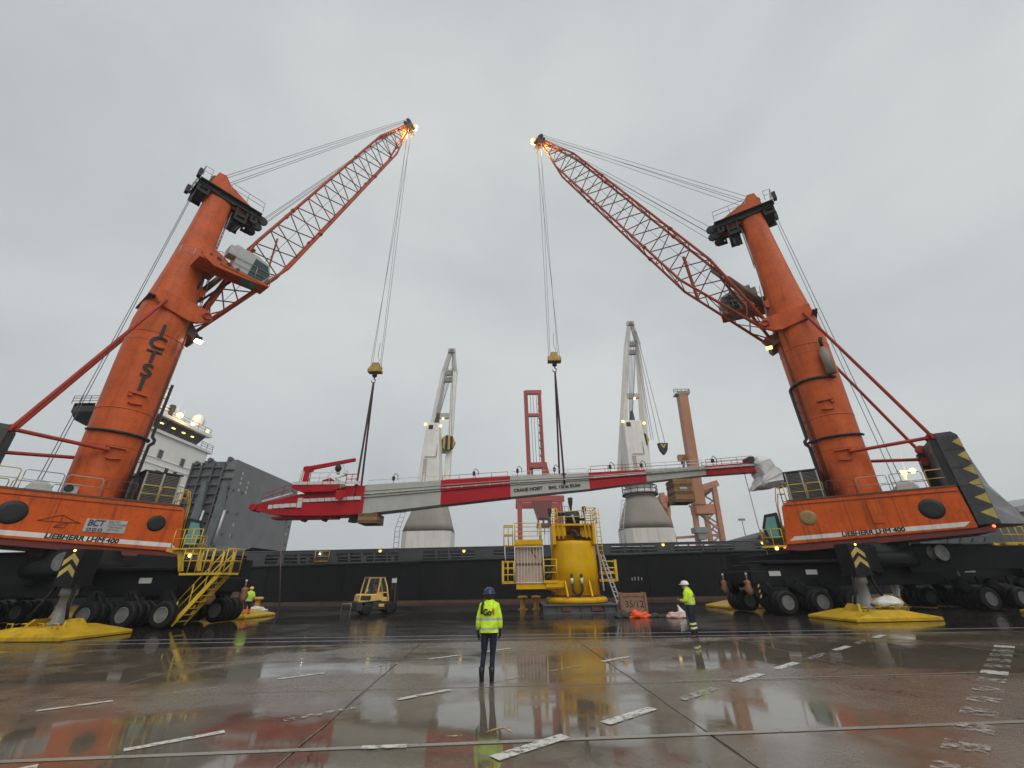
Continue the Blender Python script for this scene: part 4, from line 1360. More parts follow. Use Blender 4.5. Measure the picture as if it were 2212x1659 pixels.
    for nm, q, e_w in (('beacon_light', lp + fwd * 0.5, 900), ('boom_light', lp2 - up * 0.5, 420)):
        ld = bpy.data.lights.new(nm, 'POINT')
        ld.energy = e_w; ld.color = (1.0, 0.55, 0.15); ld.shadow_soft_size = 0.25
        lo = bpy.data.objects.new(nm, ld)
        COL.objects.link(lo)
        lo.parent = root
        lo.location = rotz(q, yaw)
    mb = MB().tube([lp + ax * 0.3, lp + ax * 0.9], 0.03, 5)
    mb.build('mast_spike', 'dark_steel', boom)
    # ropes
    R_ = 0.022
    for sy in (-0.3, 0.3):
        bar('pendant_rope', (-0.2, sy, 33.9), H1 + up * 0.75 + side * sy, R_, 'wire', root, 5, yaw)
        bar('pendant_rope', (0.3, sy, 33.5), H1 + up * 0.55 + side * sy, R_, 'wire', root, 5, yaw)
        bar('pendant_rope', (3.8, sy * 2, 32.3), H0 + up * 0.55 + side * sy, R_, 'wire', root, 5, yaw)
        bar('pendant_rope', (3.5, sy * 2, 30.85), H0 - ax * 0.6 + up * 0.5 + side * sy, R_, 'wire', root, 5, yaw)
        bar('winch_rope', (-1.35, sy * 1.5, 31.2), (-2.45, sy * 3.0, 7.1), R_, 'wire', root, 5, yaw)
    hk = H1 - ax * 0.1 + fwd * 0.5
    return root, hk, fwd, T
LT = (-14.75, 40.0)
RT = (4.45, 40.0)
LLOC, RLOC = (-25.3, 25.5), (22.7, 28.5)
yawL = math.atan2(LT[1] - LLOC[1], LT[0] - LLOC[0])
yawR = math.atan2(RT[1] - RLOC[1], RT[0] - RLOC[0])
craneL, hL, fL, TL = harbour_crane('orange harbour crane with black letters on its tower and a company plate', LLOC, yawL, (*LT, 63.6), -1, math.radians(-5), True)
craneR, hR, fR, TR = harbour_crane('orange harbour crane with unlettered tower and a dark counterweight edged in yellow teeth', RLOC, yawR, (*RT, 59.7), 1, math.radians(5), False)

# hoist ropes and hook blocks
def hook_set(crane, yaw, loc, top_l, hx, hz, label):
    t = thing('hook_block', (hx, 40.0, hz), label, 'hook block', 'yellow hook blocks')
    mb = MB()
    mb.loft([[(-0.85, -0.45, 0.35), (0.85, -0.45, 0.35), (0.85, 0.45, 0.35), (-0.85, 0.45, 0.35)], [(-0.85, -0.45, 0.75), (0.85, -0.45, 0.75), (0.85, 0.45, 0.75), (-0.85, 0.45, 0.75)],
             [(-0.5, -0.4, 0.95), (0.5, -0.4, 0.95), (0.5, 0.4, 0.95), (-0.5, 0.4, 0.95)], [(-0.42, -0.36, 1.6), (0.42, -0.36, 1.6), (0.42, 0.36, 1.6), (-0.42, 0.36, 1.6)]])
    bev(mb.build('block', 'hook_yellow', t), 0.04)
    for sx in (-0.68, 0.68):
        MB().lathe([(0.18, -0.12), (0.18, 0.12)], (sx, 0, 0.98), 12, 'y').build('rope_socket', 'hook_yellow', t)
    mb = MB().lathe([(0.14, -0.25), (0.30, -0.1), (0.30, 0.3), (0.22, 0.36)], n=14)
    mb.build('swivel', 'dark_steel', t)
    mb = MB().tube([(0.0, 0, -0.2), (0.0, 0, -0.45), (0.2, 0, -0.62), (0.16, 0, -0.88), (-0.06, 0, -0.98), (-0.26, 0, -0.84), (-0.28, 0, -0.66)], 0.085, 8, 0.05)
    mb.build('hook', 'dark_steel', t)
    inv = lambda p: Vector(rotz((p[0] - loc[0], p[1] - loc[1], p[2]), -yaw))
    for sx in (-0.58, 0.58):
        bar('hoist_rope', top_l + Vector((0, 0.3 * sx, -0.2)), inv((hx + sx, 40.0, hz + 0.95)), 0.024, 'wire', crane, 5, yaw)
        bar('hoist_rope', top_l + Vector((-1.0, 0.3 * sx, -1.6)) * 0.6, inv((hx + sx * 0.72, 40.1, hz + 1.05)), 0.02, 'wire', crane, 5, yaw)
    mb = MB().tube([(0.1, 0.1, 1.6), (0.3, 0.1, 2.1), (0.05, 0.1, 2.7), (0.12, 0.1, 4.5)], 0.03, 6)
    mb.build('power_cable', 'wire', t)
    t.scale = (0.85, 0.85, 0.9)
    return t
HLX, HRX = -14.66, 4.62
hook_set(craneL, yawL, LLOC, hL, HLX, 21.9, 'yellow hook block above the red heel end of the hoisted striped jib')
hook_set(craneR, yawR, RLOC, hR, HRX, 22.9, 'yellow hook block above the lettered white section of the hoisted striped jib')
# ================================================================== the ship
SY0, SY1 = 48.3, 68.3
ship = thing('cargo_ship', (0, SY0, -2.4), 'black-hulled cargo ship moored along the quay with white bridge and deck cranes', 'ship')
def sp(o):
    o.location = (0, -SY0, 2.4)         # part meshes are laid out in world metres
    return o
def edge_z(x): return 4.02 + 0.0165 * max(-75, min(62, x + 1.5))
def top_z(x): return 5.25 + 0.008 * max(-75, min(60, x))
xs = [-84, -80, -70, -55, -40, -25, -10, 5, 20, 35, 48, 58, 68, 76, 80]
def half(x):
    if x > 48: return max(0.15, 10.0 * (1 - ((x - 48) / 33.0) ** 1.8))
    if x < -75: return 10.0 * (1 - ((-75 - x) / 30.0) ** 2)
    return 10.0
rings = []
YC = (SY0 + SY1) / 2
for x in xs:
    h = half(x)
    rings.append([(x, YC - h, edge_z(x)), (x, YC - h * 0.995, -1.0), (x, YC - h * 0.9, -4.0), (x, YC + h * 0.9, -4.0), (x, YC + h * 0.995, -1.0), (x, YC + h, edge_z(x))])
mb = MB().loft(rings)
hull = sp(mb.build('hull', 'hull_black', ship))
mb = MB()
for k in range(len(xs) - 1):        # rubbing strake at the deck edge and plate seams
    a, b = xs[k], xs[k + 1]
    mb.tube([(a, YC - half(a) - 0.05, edge_z(a)), (b, YC - half(b) - 0.05, edge_z(b))], 0.14, 8)
sp(mb.build('rubbing_strake', 'ship_dark', ship))
mb = MB()
for z in (0.9, 2.2):
    mb.box(-75, 47, SY0 - 0.035, SY0 + 0.01, z, z + 0.03)
for k in range(16):
    x = -74 + k * 8
    mb.box(x, x + 0.03, SY0 - 0.035, SY0 + 0.01, 0.0, edge_z(x) - 0.12)
sp(mb.build('hull_plate_seams', 'hull_black', ship))
mb = MB()
for k, (x_, h_) in enumerate(((12.2, 0.28), (12.5, 0.34), (12.85, 0.34), (13.2, 0.28))):
    mb.box(x_, x_ + 0.09, SY0 - 0.045, SY0 - 0.036, 1.75, 1.75 + h_)
for x_ in (-60, 44):
    for k in range(7):
        mb.box(x_, x_ + 0.3, SY0 - 0.045, SY0 - 0.036, 0.3 + k * 0.42, 0.45 + k * 0.42)
sp(tag(mb.build('draught_marks', 'plate_white', ship), kind='stuff'))
# bulwark: solid panels with long rounded openings between; stays inside
def bulwark_panel(x0, x1, op):
    mb = MB()
    y0, y1 = SY0 - 0.02, SY0 + 0.06
    zl = lambda x: edge_z(x) - 0.02
    zt = lambda x: top_z(x)
    if not op:
        mb.hexa([(x0, y0, zl(x0)), (x1, y0, zl(x1)), (x1, y1, zl(x1)), (x0, y1, zl(x0)), (x0, y0, zt(x0)), (x1, y0, zt(x1)), (x1, y1, zt(x1)), (x0, y1, zt(x0))])
    else:
        hgt = zt(x0) - zl(x0)
        a, b = zl(x0) + 0.10, zl(x0) + hgt * 0.80
        mb.hexa([(x0, y0, zl(x0)), (x1, y0, zl(x1)), (x1, y1, zl(x1)), (x0, y1, zl(x0)), (x0, y0, a), (x1, y0, a), (x1, y1, a), (x0, y1, a)])
        mb.hexa([(x0, y0, b), (x1, y0, b), (x1, y1, b), (x0, y1, b), (x0, y0, zt(x0)), (x1, y0, zt(x1)), (x1, y1, zt(x1)), (x0, y1, zt(x0))])
        c = 0.28
        for X, d in ((x0, 1), (x1, -1)):
            for Z, e in ((a, 1), (b, -1)):
                arc = [(X, Z)] + [(X + d * c * (1 - math.sin(t * PI / 8)), Z + e * c * (1 - math.cos(t * PI / 8))) for t in range(5)]
                mb.prism(arc, y0 + 0.001, y1 - 0.001, 'y')
    return sp(mb.build('bulwark_panel', 'ship_grey', ship))
x = -74.0
rr = random.Random(2)
opens = []
while x < 47:
    l1 = rr.uniform(1.4, 2.6)
    bulwark_panel(x, x + l1, False)
    l2 = rr.uniform(4.2, 6.8)
    bulwark_panel(x + l1, x + l1 + l2, True)
    opens.append((x + l1, x + l1 + l2))
    x += l1 + l2
xe = x
mb = MB()
for k in range(len(xs) - 1):
    a, b = xs[k], xs[k + 1]
    if b <= -74 or a >= xe: continue
    a, b = max(a, -74), min(b, xe)
    mb.tube([(a, SY0 + 0.02, top_z(a)), (b, SY0 + 0.02, top_z(b))], 0.075, 6)
sp(mb.build('bulwark_rail', 'ship_grey', ship))
for a, b in opens:
    n = max(2, round((b - a) / 1.5))
    for i in range(1, n):
        xx = a + (b - a) * i / n
        z0, z1 = edge_z(xx), top_z(xx)
        MBs = MB().prism([(SY0 + 0.07, z1 - 0.1), (SY0 + 0.16, z1 - 0.1), (SY0 + 0.75, z0), (SY0 + 0.45, z0), (SY0 + 0.07, z0 + 0.8)], xx - 0.06, xx + 0.06, 'x')
        sp(MBs.build('bulwark_stay', 'hatch_grey', ship))
rings = []
for x in [-74, -40, 0, 40, 47]:
    pass
mb = MB()
mb.box(-74, 47, SY0 + 0.3, SY1 - 0.3, 3.2, 3.35)
sp(mb.build('deck', 'ship_dark', ship))
mb = MB()
mb.box(-50, 46, SY0 + 3.0, SY1 - 3.0, 3.3, 5.25)
for k in range(60):
    xx = -49 + k * 1.6
    mb.box(xx, xx + 0.12, SY0 + 2.7, SY0 + 3.0, 3.4, 5.1)
mb.box(-50, 46, SY0 + 2.75, SY0 + 3.0, 4.5, 4.6)
sp(mb.build('hatch_coaming', 'ship_dark', ship))
mb = MB()
mb.box(-30, 12, SY0 + 1.9, SY0 + 2.6, 3.4, 3.9)
for k in range(24):
    xx = -29 + k * 3.1
    mb.box(xx, xx + 0.35, SY0 + 1.2, SY0 + 1.6, 3.4, 4.5)
mb.tube([(-40, SY0 + 1.4, 4.4), (40, SY0 + 1.4, 5.0)], 0.06, 6)
mb.tube([(-40, SY0 + 1.5, 4.1), (40, SY0 + 1.5, 4.6)], 0.09, 6)
sp(mb.build('deck_piping', 'hatch_edge', ship))
# lit deck lamps in the openings
for xx, zz in ((-14.4, 4.93), (-5.4, 4.80), (16.0, 5.15), (26.7, 5.2)):
    mb = MB().ball((xx, SY0 - 0.10, zz), 0.13, 10, 6, 0.8)
    lb = sp(mb.build('deck_lamp', 'lamp_yellow', ship))
    sp(MB().box(xx - 0.2, xx + 0.2, SY0 - 0.06, SY0 - 0.03, zz - 0.02, zz + 0.2).build('lamp_bracket', 'rail_yellow', ship))
# little lit gate with a timber frame
mb = MB()
for a, b in (((-21.3, 4.0), (-21.3, 5.0)), ((-19.8, 4.0), (-19.8, 5.0)), ((-21.3, 5.0), (-19.8, 5.0)), ((-21.3, 4.0), (-19.8, 4.0))):
    mb.tube([(a[0], SY0 - 0.12, a[1]), (b[0], SY0 - 0.12, b[1])], 0.06, 6)
mb.tube([(-21.1, SY0 - 0.12, 4.5), (-19.9, SY0 - 0.12, 4.5)], 0.05, 6)
gt = sp(mb.build('gangway_gate', 'hook_yellow', ship))
MB().ball((-20.8, SY0 - 0.16, 4.75), 0.07, 8, 5).build('gate_lamp', 'lamp_white', gt)
# ---- white superstructure aft
XF = -51.2
mb = MB().box(XF - 6, XF, 56.0, 68.2, 3.3, 21.9)
sup = sp(mb.build('superstructure', 'ship_white', ship))
mb = MB()
for z in (18.45, 17.55, 15.7, 14.8, 12.9, 12.0, 10.0):
    mb.box(XF, XF + 0.10, 55.9, 68.3, z, z + 0.07)
mb.each('deck_ledge', 'ship_white', sup)
for y, z, w_ in ((59.0, 19.15, 0.75), (63.45, 19.05, 0.75), (66.3, 18.95, 1.3), (66.05, 16.2, 0.75), (67.3, 13.45, 1.2), (59.6, 16.3, 0.75), (61.8, 13.6, 0.75)):
    f = MB()
    f.box(XF, XF + 0.09, y - w_ / 2 - 0.1, y + w_ / 2 + 0.1, z - 0.68, z + 0.68)
    wf = f.build('window', 'cab_grey', sup)
    MB().box(XF + 0.06, XF + 0.105, y - w_ / 2, y + w_ / 2, z - 0.58, z + 0.58).build('pane', 'window_dark', wf)
# wheelhouse with wings
mb = MB().box(XF - 5.5, XF + 0.3, 55.5, 68.9, 21.9, 22.3)
mb.box(XF - 2.6, XF + 0.3, 47.2, 55.49, 21.95, 22.3)
wh = sp(mb.build('wheelhouse', 'ship_white', ship))
mb = MB().hexa([(XF - 5, 55.0, 22.3), (XF - 0.3, 55.0, 22.3), (XF - 0.3, 65.3, 22.3), (XF - 5, 65.3, 22.3), (XF - 5, 54.6, 24.0), (XF + 0.5, 54.6, 24.0), (XF + 0.5, 65.9, 24.0), (XF - 5, 65.9, 24.0)])
mb.build('bridge_windows', 'bridge_glass', wh)
mb = MB()
for k in range(10):
    y = 55.0 + k * 1.14
    mb.beam((XF - 0.27, y, 22.3), (XF + 0.54, 54.6 + k * 1.255, 24.0), 0.10, 0.12)
mb.each('window_mullion', 'ship_grey', wh)
mb = MB().box(XF - 5.5, XF + 1.1, 54.0, 66.6, 24.0, 24.45)
mb.box(XF - 4.5, XF - 1, 56, 64, 24.45, 25.0)
mb.build('bridge_roof', 'ship_white', wh)
mb = MB()
for y in (57.3, 59.6, 61.7, 63.6):
    mb.box(XF + 0.16, XF + 0.36, y - 0.35, y + 0.15, 23.2, 23.32)
mb.each('ceiling_lamp', 'lamp_yellow', wh)
mb = MB()
for y0, y1 in ((47.3, 54.0), (66.0, 68.8)):
    rail(mb, [(XF + 0.2, y0, 22.3), (XF + 0.2, y1, 22.3)], 1.0, 0.04, (0.35, 0.7), 1.2)
rail(mb, [(XF - 3, 47.3, 22.3), (XF + 0.2, 47.3, 22.3)], 1.0, 0.04, (0.35, 0.7), 1.2)
rail(mb, [(XF - 1, 54.2, 24.45), (XF + 0.9, 54.2, 24.45), (XF + 0.9, 66.4, 24.45)], 0.9, 0.035, (0.5,), 1.5)
mb.build('bridge_railing', 'ship_grey', wh)
mb = MB().prism([(47.2, 22.3), (47.2, 21.2), (48.0, 20.4), (49.6, 20.2), (49.6, 22.3)], XF - 2.5, XF + 0.1, 'x')
mb.build('bridge_wing', 'ship_dark', wh)
# mast, radar, radome, funnel, deck lights
mb = MB()
mb.tube([(XF - 2, 57.5, 24.9), (XF - 2, 57.5, 28.4)], 0.35, 8, 0.2)
mb.tube([(XF - 2.2, 56.2, 26.8), (XF - 2.2, 59.0, 26.8)], 0.12, 6)
mb.box(XF - 2.2, XF - 1.9, 55.9, 59.6, 28.4, 28.6)
mb.tube([(XF - 2, 58.8, 24.9), (XF - 2, 58.8, 27.2)], 0.12, 6)
mb.tube([(XF - 2, 61.5, 24.9), (XF - 2, 61.9, 29.0)], 0.05, 5)
mb.tube([(XF - 2, 62.9, 24.9), (XF - 2, 63.2, 27.8)], 0.05, 5)
rail(mb, [(XF - 2, 58.6, 26.0), (XF - 2, 61.2, 26.0)], 1.0, 0.05, (0.5,), 0.9)
mb.build('radar_mast', 'ship_white', wh)
MB().lathe([(0.3, 25.0), (0.32, 26.4), (0.45, 26.5), (0.45, 27.3), (0.35, 27.5)], (XF - 2, 60.6, 0), 14).build('funnel', 'ship_dark', wh)
mb = MB().lathe([(0.15, 24.45), (0.15, 25.5), (0.75, 25.6), (0.95, 25.9), (0.95, 26.5), (0.75, 27.1), (0.35, 27.4), (0.02, 27.45)], (XF - 0.5, 64.6, 0), 18)
mb.build('radome', 'ship_white', wh)
MB().ball((XF + 0.6, 59.4, 25.3), 0.42, 10, 6).build('deck_light', 'lamp_core', wh)
MB().ball((XF + 0.6, 62.4, 25.0), 0.25, 10, 6).build('deck_light', 'lamp_white', wh)
MB().ball((XF + 0.6, 65.9, 25.0), 0.24, 10, 6).build('deck_light', 'lamp_yellow', wh)
ld = bpy.data.lights.new('deck_glow', 'POINT')
ld.energy = 700; ld.color = (1.0, 0.6, 0.2); ld.shadow_soft_size = 0.5
lo = bpy.data.objects.new('deck_glow', ld); COL.objects.link(lo); lo.parent = ship; lo.location = (XF + 1.5, 59.4 - SY0, 25.8 + 2.4)
# ---- folded hatch covers standing on end
mb = MB().box(-34.9, -33.6, 50.0, 66.0, 5.3, 15.7)
hc_ = sp(mb.build('folded_hatch_cover', 'hatch_grey', ship))
for i, (x0, x1, zt, dy) in enumerate(((-36.3, -35.0, 15.5, 0.1), (-37.6, -36.4, 15.6, 0.0), (-38.9, -37.7, 15.1, 0.15))):
    MB().box(x0, x1, 50.0 + dy, 66.0, 5.3, zt).build('cover_leaf', 'hatch_edge', hc_)
mb = MB()
for x0, x1, y in ((-34.95, -33.6, 49.98), (-36.3, -35.0, 50.08), (-37.6, -36.4, 49.98), (-38.9, -37.7, 50.13)):
    for k in range(9):
        z = 6.0 + k * 1.05 + (0.3 if x0 < -36 else 0)
        mb.box(x0 - 0.05, x1 + 0.05, y - 0.25, y - 0.02, z, z + 0.12)
    mb.box(x0, x0 + 0.14, y - 0.32, y - 0.02, 5.6, 15.3)
mb.each('cover_rib', 'hatch_edge', hc_)
mb = MB()
for xx in (-36.7, -34.3):
    mb.hexa([(xx - 0.4, 49.4, 5.3), (xx + 0.4, 49.4, 5.3), (xx + 0.4, 49.75, 5.3), (xx - 0.4, 49.75, 5.3), (xx - 0.1, 49.4, 9.2), (xx + 0.9, 49.4, 9.2), (xx + 0.9, 49.75, 9.2), (xx - 0.1, 49.75, 9.2)])
    mb.hexa([(xx - 0.1, 49.4, 9.2), (xx + 0.9, 49.4, 9.2), (xx + 0.9, 49.75, 9.2), (xx - 0.1, 49.75, 9.2), (xx + 0.0, 49.4, 13.0), (xx + 0.5, 49.4, 13.0), (xx + 0.5, 49.75, 13.0), (xx, 49.75, 13.0)])
mb.each('hinge_arm', 'hatch_green', hc_)
mb = MB()
for xx in (-35.7, -33.3):
    mb.tube([(xx, 49.3, 5.6), (xx + 0.25, 49.3, 9.6)], 0.13, 8)
mb.each('hatch_ram', 'alu', hc_)
mb = MB()
for xx, z in ((-38.4, 15.3), (-36.9, 15.7), (-34.5, 15.8)):
    mb.lathe([(0.25, 49.8), (0.25, 50.3)], (xx, 0, z), 12, 'y')
for z in (7, 9.5, 12):
    for y in (50.6, 52.4, 65.2):
        mb.box(-33.6, -33.5, y, y + 0.25, z, z + 0.3)
mb.each('hatch_roller', 'hatch_edge', hc_)
mb = MB()
for y, z in ((51.5, 14.2), (51.5, 13.6), (51.5, 13.0), (51.5, 12.2), (53.0, 13.4), (53.0, 12.8), (53.0, 12.2), (64.8, 8.4), (64.8, 10.5), (52.2, 8.2), (52.2, 7.0)):
    mb.box(-33.595, -33.585, y, y + 0.3, z, z + 0.32)
mb.each('white_stencil', 'plate_white', hc_)
# pale hatch step in front, dark forward covers at right
mb = MB().hexa([(-52, 49.5, 5.2), (-30, 49.5, 5.2), (-30, 66, 5.2), (-52, 66, 5.2), (-52, 49.5, 6.9), (-29, 49.5, 5.6), (-29, 66, 5.6), (-52, 66, 6.9)])
sp(mb.build('hatch_cover', 'hatch_grey', ship))
mb = MB().hexa([(27.5, 52.0, 5.3), (46, 52.0, 5.3), (46, 65, 5.3), (27.5, 65, 5.3), (28.5, 52.0, 6.2), (46, 52.0, 10.2), (46, 65, 10.2), (28.5, 65, 6.2)])
fc = sp(mb.build('hatch_cover', 'ship_dark', ship))
mb = MB()
for k in range(8):
    xx = 29 + k * 2.0
    z = 6.2 + (xx - 28.5) * 0.2286
    mb.box(xx, xx + 0.5, 51.85, 52.1, z - 0.3, z + 0.18)
mb.beam((28.5, 51.9, 6.3), (46, 51.9, 10.3), 0.1, 0.15)
mb.each('cover_rib', 'brown_steel', fc)
mb = MB().box(30.5, 33.5, 50.8, 51.9, 5.2, 6.6)
sp(mb.build('deck_house', 'ship_grey', ship))
# ---- foremast
mb = MB()
mb.tube([(53.4, 58, 5.0), (53.6, 58, 12.5), (54.6, 58, 17.2)], 0.45, 10, 0.12)
mb.box(52.4, 54.9, 57.6, 58.4, 12.4, 12.6)
mb.box(53.3, 55.4, 57.8, 58.2, 14.9, 15.05)
rail(mb, [(52.4, 57.6, 12.6), (54.9, 57.6, 12.6)], 1.0, 0.05, (0.5,), 0.8)
fm = sp(mb.build('foremast', 'ship_white', ship))
for q in ((53.6, 57.5, 14.6), (54.9, 57.5, 14.9)):
    MB().ball(q, 0.36, 10, 6).build('mast_light', 'lamp_core', fm)
mb = MB().box(48.5, 60, 53.5, 62.5, 4.8, 7.2)
sp(mb.build('forecastle', 'ship_grey', ship))

# ---- the two white deck cranes
def deck_crane(cx_, lab, house_top, jib_head, hook):
    y = 58.0
    n = 24
    def sq_ring(w_, d_, z, r):
        pts = []
        for j in range(n):
            a = 2 * PI * j / n + PI / n
            c, s_ = math.cos(a), math.sin(a)
            m_ = max(abs(c), abs(s_)) ** r
            pts.append((cx_ + w_ / 2 * c / m_, y + d_ / 2 * s_ / m_, z))
        return pts
    mb = MB().loft([sq_ring(6.3, 5.5, 4.0, 0.9), sq_ring(6.3, 5.5, 7.7, 0.9)], smooth=False)
    o = sp(tag(mb.build('deck_crane', 'cream', ship), lab))
    MB().loft([sq_ring(6.3, 5.5, 7.7, 0.9), sq_ring(5.9, 5.3, 8.6, 0.8), sq_ring(5.1, 4.7, 10.2, 0.5), sq_ring(4.4, 4.2, 11.3, 0.2), sq_ring(3.8, 3.8, 12.0, 0.0)], smooth=True).build('pedestal_flare', 'pedestal_brown', o)
    MB().lathe([(1.95, 12.0), (1.9, 12.3), (1.75, 12.35), (1.75, 13.4), (2.0, 13.45), (2.0, 13.7)], (cx_, y, 0), 24).build('pedestal_neck', 'cream', o)
    mb = MB()
    for z in (12.3, 12.8, 13.3):
        mb.tube([(cx_ + 2.3 * math.cos(2 * PI * j / 24), y + 2.3 * math.sin(2 * PI * j / 24), z) for j in range(25)], 0.05, 5)
    for j in range(16):
        a = 2 * PI * j / 16
        mb.tube([(cx_ + 2.3 * math.cos(a), y + 2.3 * math.sin(a), 12.2), (cx_ + 2.3 * math.cos(a), y + 2.3 * math.sin(a), 13.35)], 0.04, 5)
    mb.lathe([(2.4, 12.15), (2.4, 12.22)], (cx_, y, 0), 24)
    mb.build('neck_railing', 'ship_dark', o)
    hx0, hx1, htx0, htx1 = house_top
    mb = MB().hexa([(hx0, y - 1.9, 13.7), (hx1, y - 1.9, 13.7), (hx1, y + 1.6, 13.7), (hx0, y + 1.6, 13.7), (htx0, y - 1.3, 22.6), (htx1, y - 1.3, 22.6), (htx1, y + 1.2, 22.6), (htx0, y + 1.2, 22.6)])
    hs = mb.build('crane_house', 'cream', o)
    bev(hs, 0.12, 2)
    mb = MB()
    m1 = (htx0 + htx1) / 2
    mb.hexa([(m1 + 0.1, y - 1.2, 22.4), (m1 + 0.5, y - 1.2, 22.4), (m1 + 0.5, y + 1, 22.4), (m1 + 0.1, y + 1, 22.4), (m1 + 0.35, y - 0.4, 24.4), (m1 + 0.6, y - 0.4, 24.4), (m1 + 0.6, y + 0.6, 24.4), (m1 + 0.35, y + 0.6, 24.4)])
    mb.box(htx0 + 0.35, htx0 + 0.95, y - 1.42, y - 1.2, 21.6, 22.2)
    mb.build('top_sheave', 'ship_dark', hs)
    mb = MB()
    for dx in (-0.2, 0.2):
        mb.tube([(m1 - 0.6 + dx, y - 1.85, 13.9), (m1 - 0.5 + dx, y - 1.72, 17.3)], 0.05, 5)
    for k in range(11):
        z = 14.1 + k * 0.3
        mb.tube([(m1 - 0.8, y - 1.84 + 0.02 * k * 0.3, z), (m1 - 0.35, y - 1.84 + 0.02 * k * 0.3, z)], 0.04, 5)
    rail(mb, [(m1 - 0.7, y - 1.75, 17.5), (m1 + 0.9, y - 1.75, 17.5)], 0.0, 0.05, (), 2)
    mb.tube([(m1 + 0.9, y - 1.75, 17.5), (m1 + 0.95, y - 1.65, 19.3)], 0.05, 5)
    mb.build('house_ladder', 'jib_grey', hs)
    # spiral of rungs up the pedestal's left flank
    mb = MB()
    pth = [(cx_ - 3.3, y - 2.3, 4.5), (cx_ - 3.35, y - 2.3, 8.0), (cx_ - 2.6, y - 2.0, 11.2)]
    off = Vector((-0.55, -0.2, 0))
    mb.tube(pth, 0.05, 5)
    mb.tube([Vector(p) + off for p in pth], 0.05, 5)
    for k in range(12):
        f = k / 11
        p = Vector(pth[0]).lerp(Vector(pth[1]), f * 2) if f < 0.5 else Vector(pth[1]).lerp(Vector(pth[2]), f * 2 - 1)
        mb.tube([p, p + off], 0.04, 5)
    mb.build('pedestal_ladder', 'jib_grey', o)
    # jib: two box legs meeting at the head
    (lx, ly, lz), (tx, tz) = (hx1 + 0.35, y + 2.4, 14.3), jib_head
    yt = y + 5.0
    rx0 = hx0 - 0.2
    mb = MB()
    lw = 0.85
    mb.beam((rx0, ly, lz), (tx - 1.15, yt, tz - 4.6), lw, 1.0, 0.62, 0.8)
    mb.beam((hx1 + 0.3, ly, lz), (tx + 0.75, yt, tz - 4.6), lw, 1.0, 0.62, 0.8)
    jb = mb.build('crane_jib', 'cream', o)
    def leg(f, s_):
        a = Vector((rx0 if s_ < 0 else hx1 + 0.3, ly, lz))
        b = Vector((tx - 1.15 if s_ < 0 else tx + 0.75, yt, tz - 4.6))
        return a.lerp(b, f)
    mb = MB()
    for f in (0.28, 0.58, 0.93, 1.0):
        mb.beam(leg(f, -1), leg(f, 1), 0.55, 0.8)
    mb.each('jib_tie', 'jib_grey', jb)
    mb = MB()
    mb.beam((tx - 1.15, yt, tz - 4.7), (tx - 0.25, yt, tz - 0.5), 0.62, 0.8, 0.45, 0.6)
    mb.beam((tx + 0.75, yt, tz - 4.7), (tx + 0.25, yt, tz - 0.5), 0.62, 0.8, 0.45, 0.6)
    mb.box(tx - 0.6, tx + 0.6, yt - 0.4, yt + 0.4, tz - 0.8, tz)
    mb.build('jib_head', 'jib_grey', jb)
    mb = MB().lathe([(0.32, yt - 0.5), (0.36, yt - 0.45), (0.36, yt - 0.35), (0.32, yt - 0.3)], (tx, 0, tz - 0.5), 14, 'y')
    mb.build('head_sheave', 'hatch_grey', jb)
    for dx in (-0.7, -0.35, 0.0, 0.35, 0.6):
        bar('luffing_wire', (m1 + 0.4 + dx * 0.4, y, 24.2), (tx + dx * 0.8, yt - 0.5, tz - 4.0), 0.045, 'wire', jb, 5)
    for dx in (0.3, 0.6):
        bar('hoist_wire', (hx1 + 0.5 + dx, y - 0.6, hook[1] + 1.2 if hook else 21.0), (tx + dx * 0.5, yt - 0.5, tz - 0.6), 0.035, 'wire', jb, 5)
    # striped sheave block beside the house
    bx, bz = hx1 + 0.25, 20.6
    mb = MB()
    for i in range(6):
        mb.cur = i % 2
        a0, a1 = -1.1 + 2.2 * i / 6, -1.1 + 2.2 * (i + 1) / 6
        r0 = lambda q: math.sqrt(max(0.0, 1.1 ** 2 - q * q)) + 0.02
        mb.hexa([(bx + a0, ly - 0.6, bz - r0(a0)), (bx + a1, ly - 0.6, bz - r0(a1)), (bx + a1, ly + 0.1, bz - r0(a1)), (bx + a0, ly + 0.1, bz - r0(a0)),
                 (bx + a0, ly - 0.6, bz + r0(a0)), (bx + a1, ly - 0.6, bz + r0(a1)), (bx + a1, ly + 0.1, bz + r0(a1)), (bx + a0, ly + 0.1, bz + r0(a0))])
    mb.build('striped_block', ['black', 'tooth_yellow'], jb)
    for q in ((htx0 - 0.15, y - 1.5, 22.3), (htx1 + 0.35, y - 1.5, 22.0), tuple(leg(0.58, -1).lerp(leg(0.58, 1), 0.5) + Vector((0, -0.5, -0.6)))):
        MB().ball(q, 0.2, 8, 5).build('crane_lamp', 'lamp_yellow', o)
    if hook:
        mb = MB().prism([(hook[0] - 0.7, hook[1] + 0.8), (hook[0] + 0.7, hook[1] + 0.8), (hook[0] + 0.5, hook[1] - 0.2), (hook[0] + 0.1, hook[1] - 0.8), (hook[0] - 0.1, hook[1] - 0.8), (hook[0] - 0.5, hook[1] - 0.2)], y - 0.3, y + 0.3, 'y')
        hb = mb.build('crane_hook_block', 'black', o)
        MB().prism([(hook[0] - 0.4, hook[1] + 0.6), (hook[0] - 0.1, hook[1] + 0.1), (hook[0] + 0.1, hook[1] + 0.1), (hook[0] + 0.4, hook[1] + 0.6), (hook[0] + 0.15, hook[1] + 0.6), (hook[0], hook[1] + 0.35), (hook[0] - 0.15, hook[1] + 0.6)], y - 0.32, y - 0.302, 'y').build('chevron', 'tooth_yellow', hb)
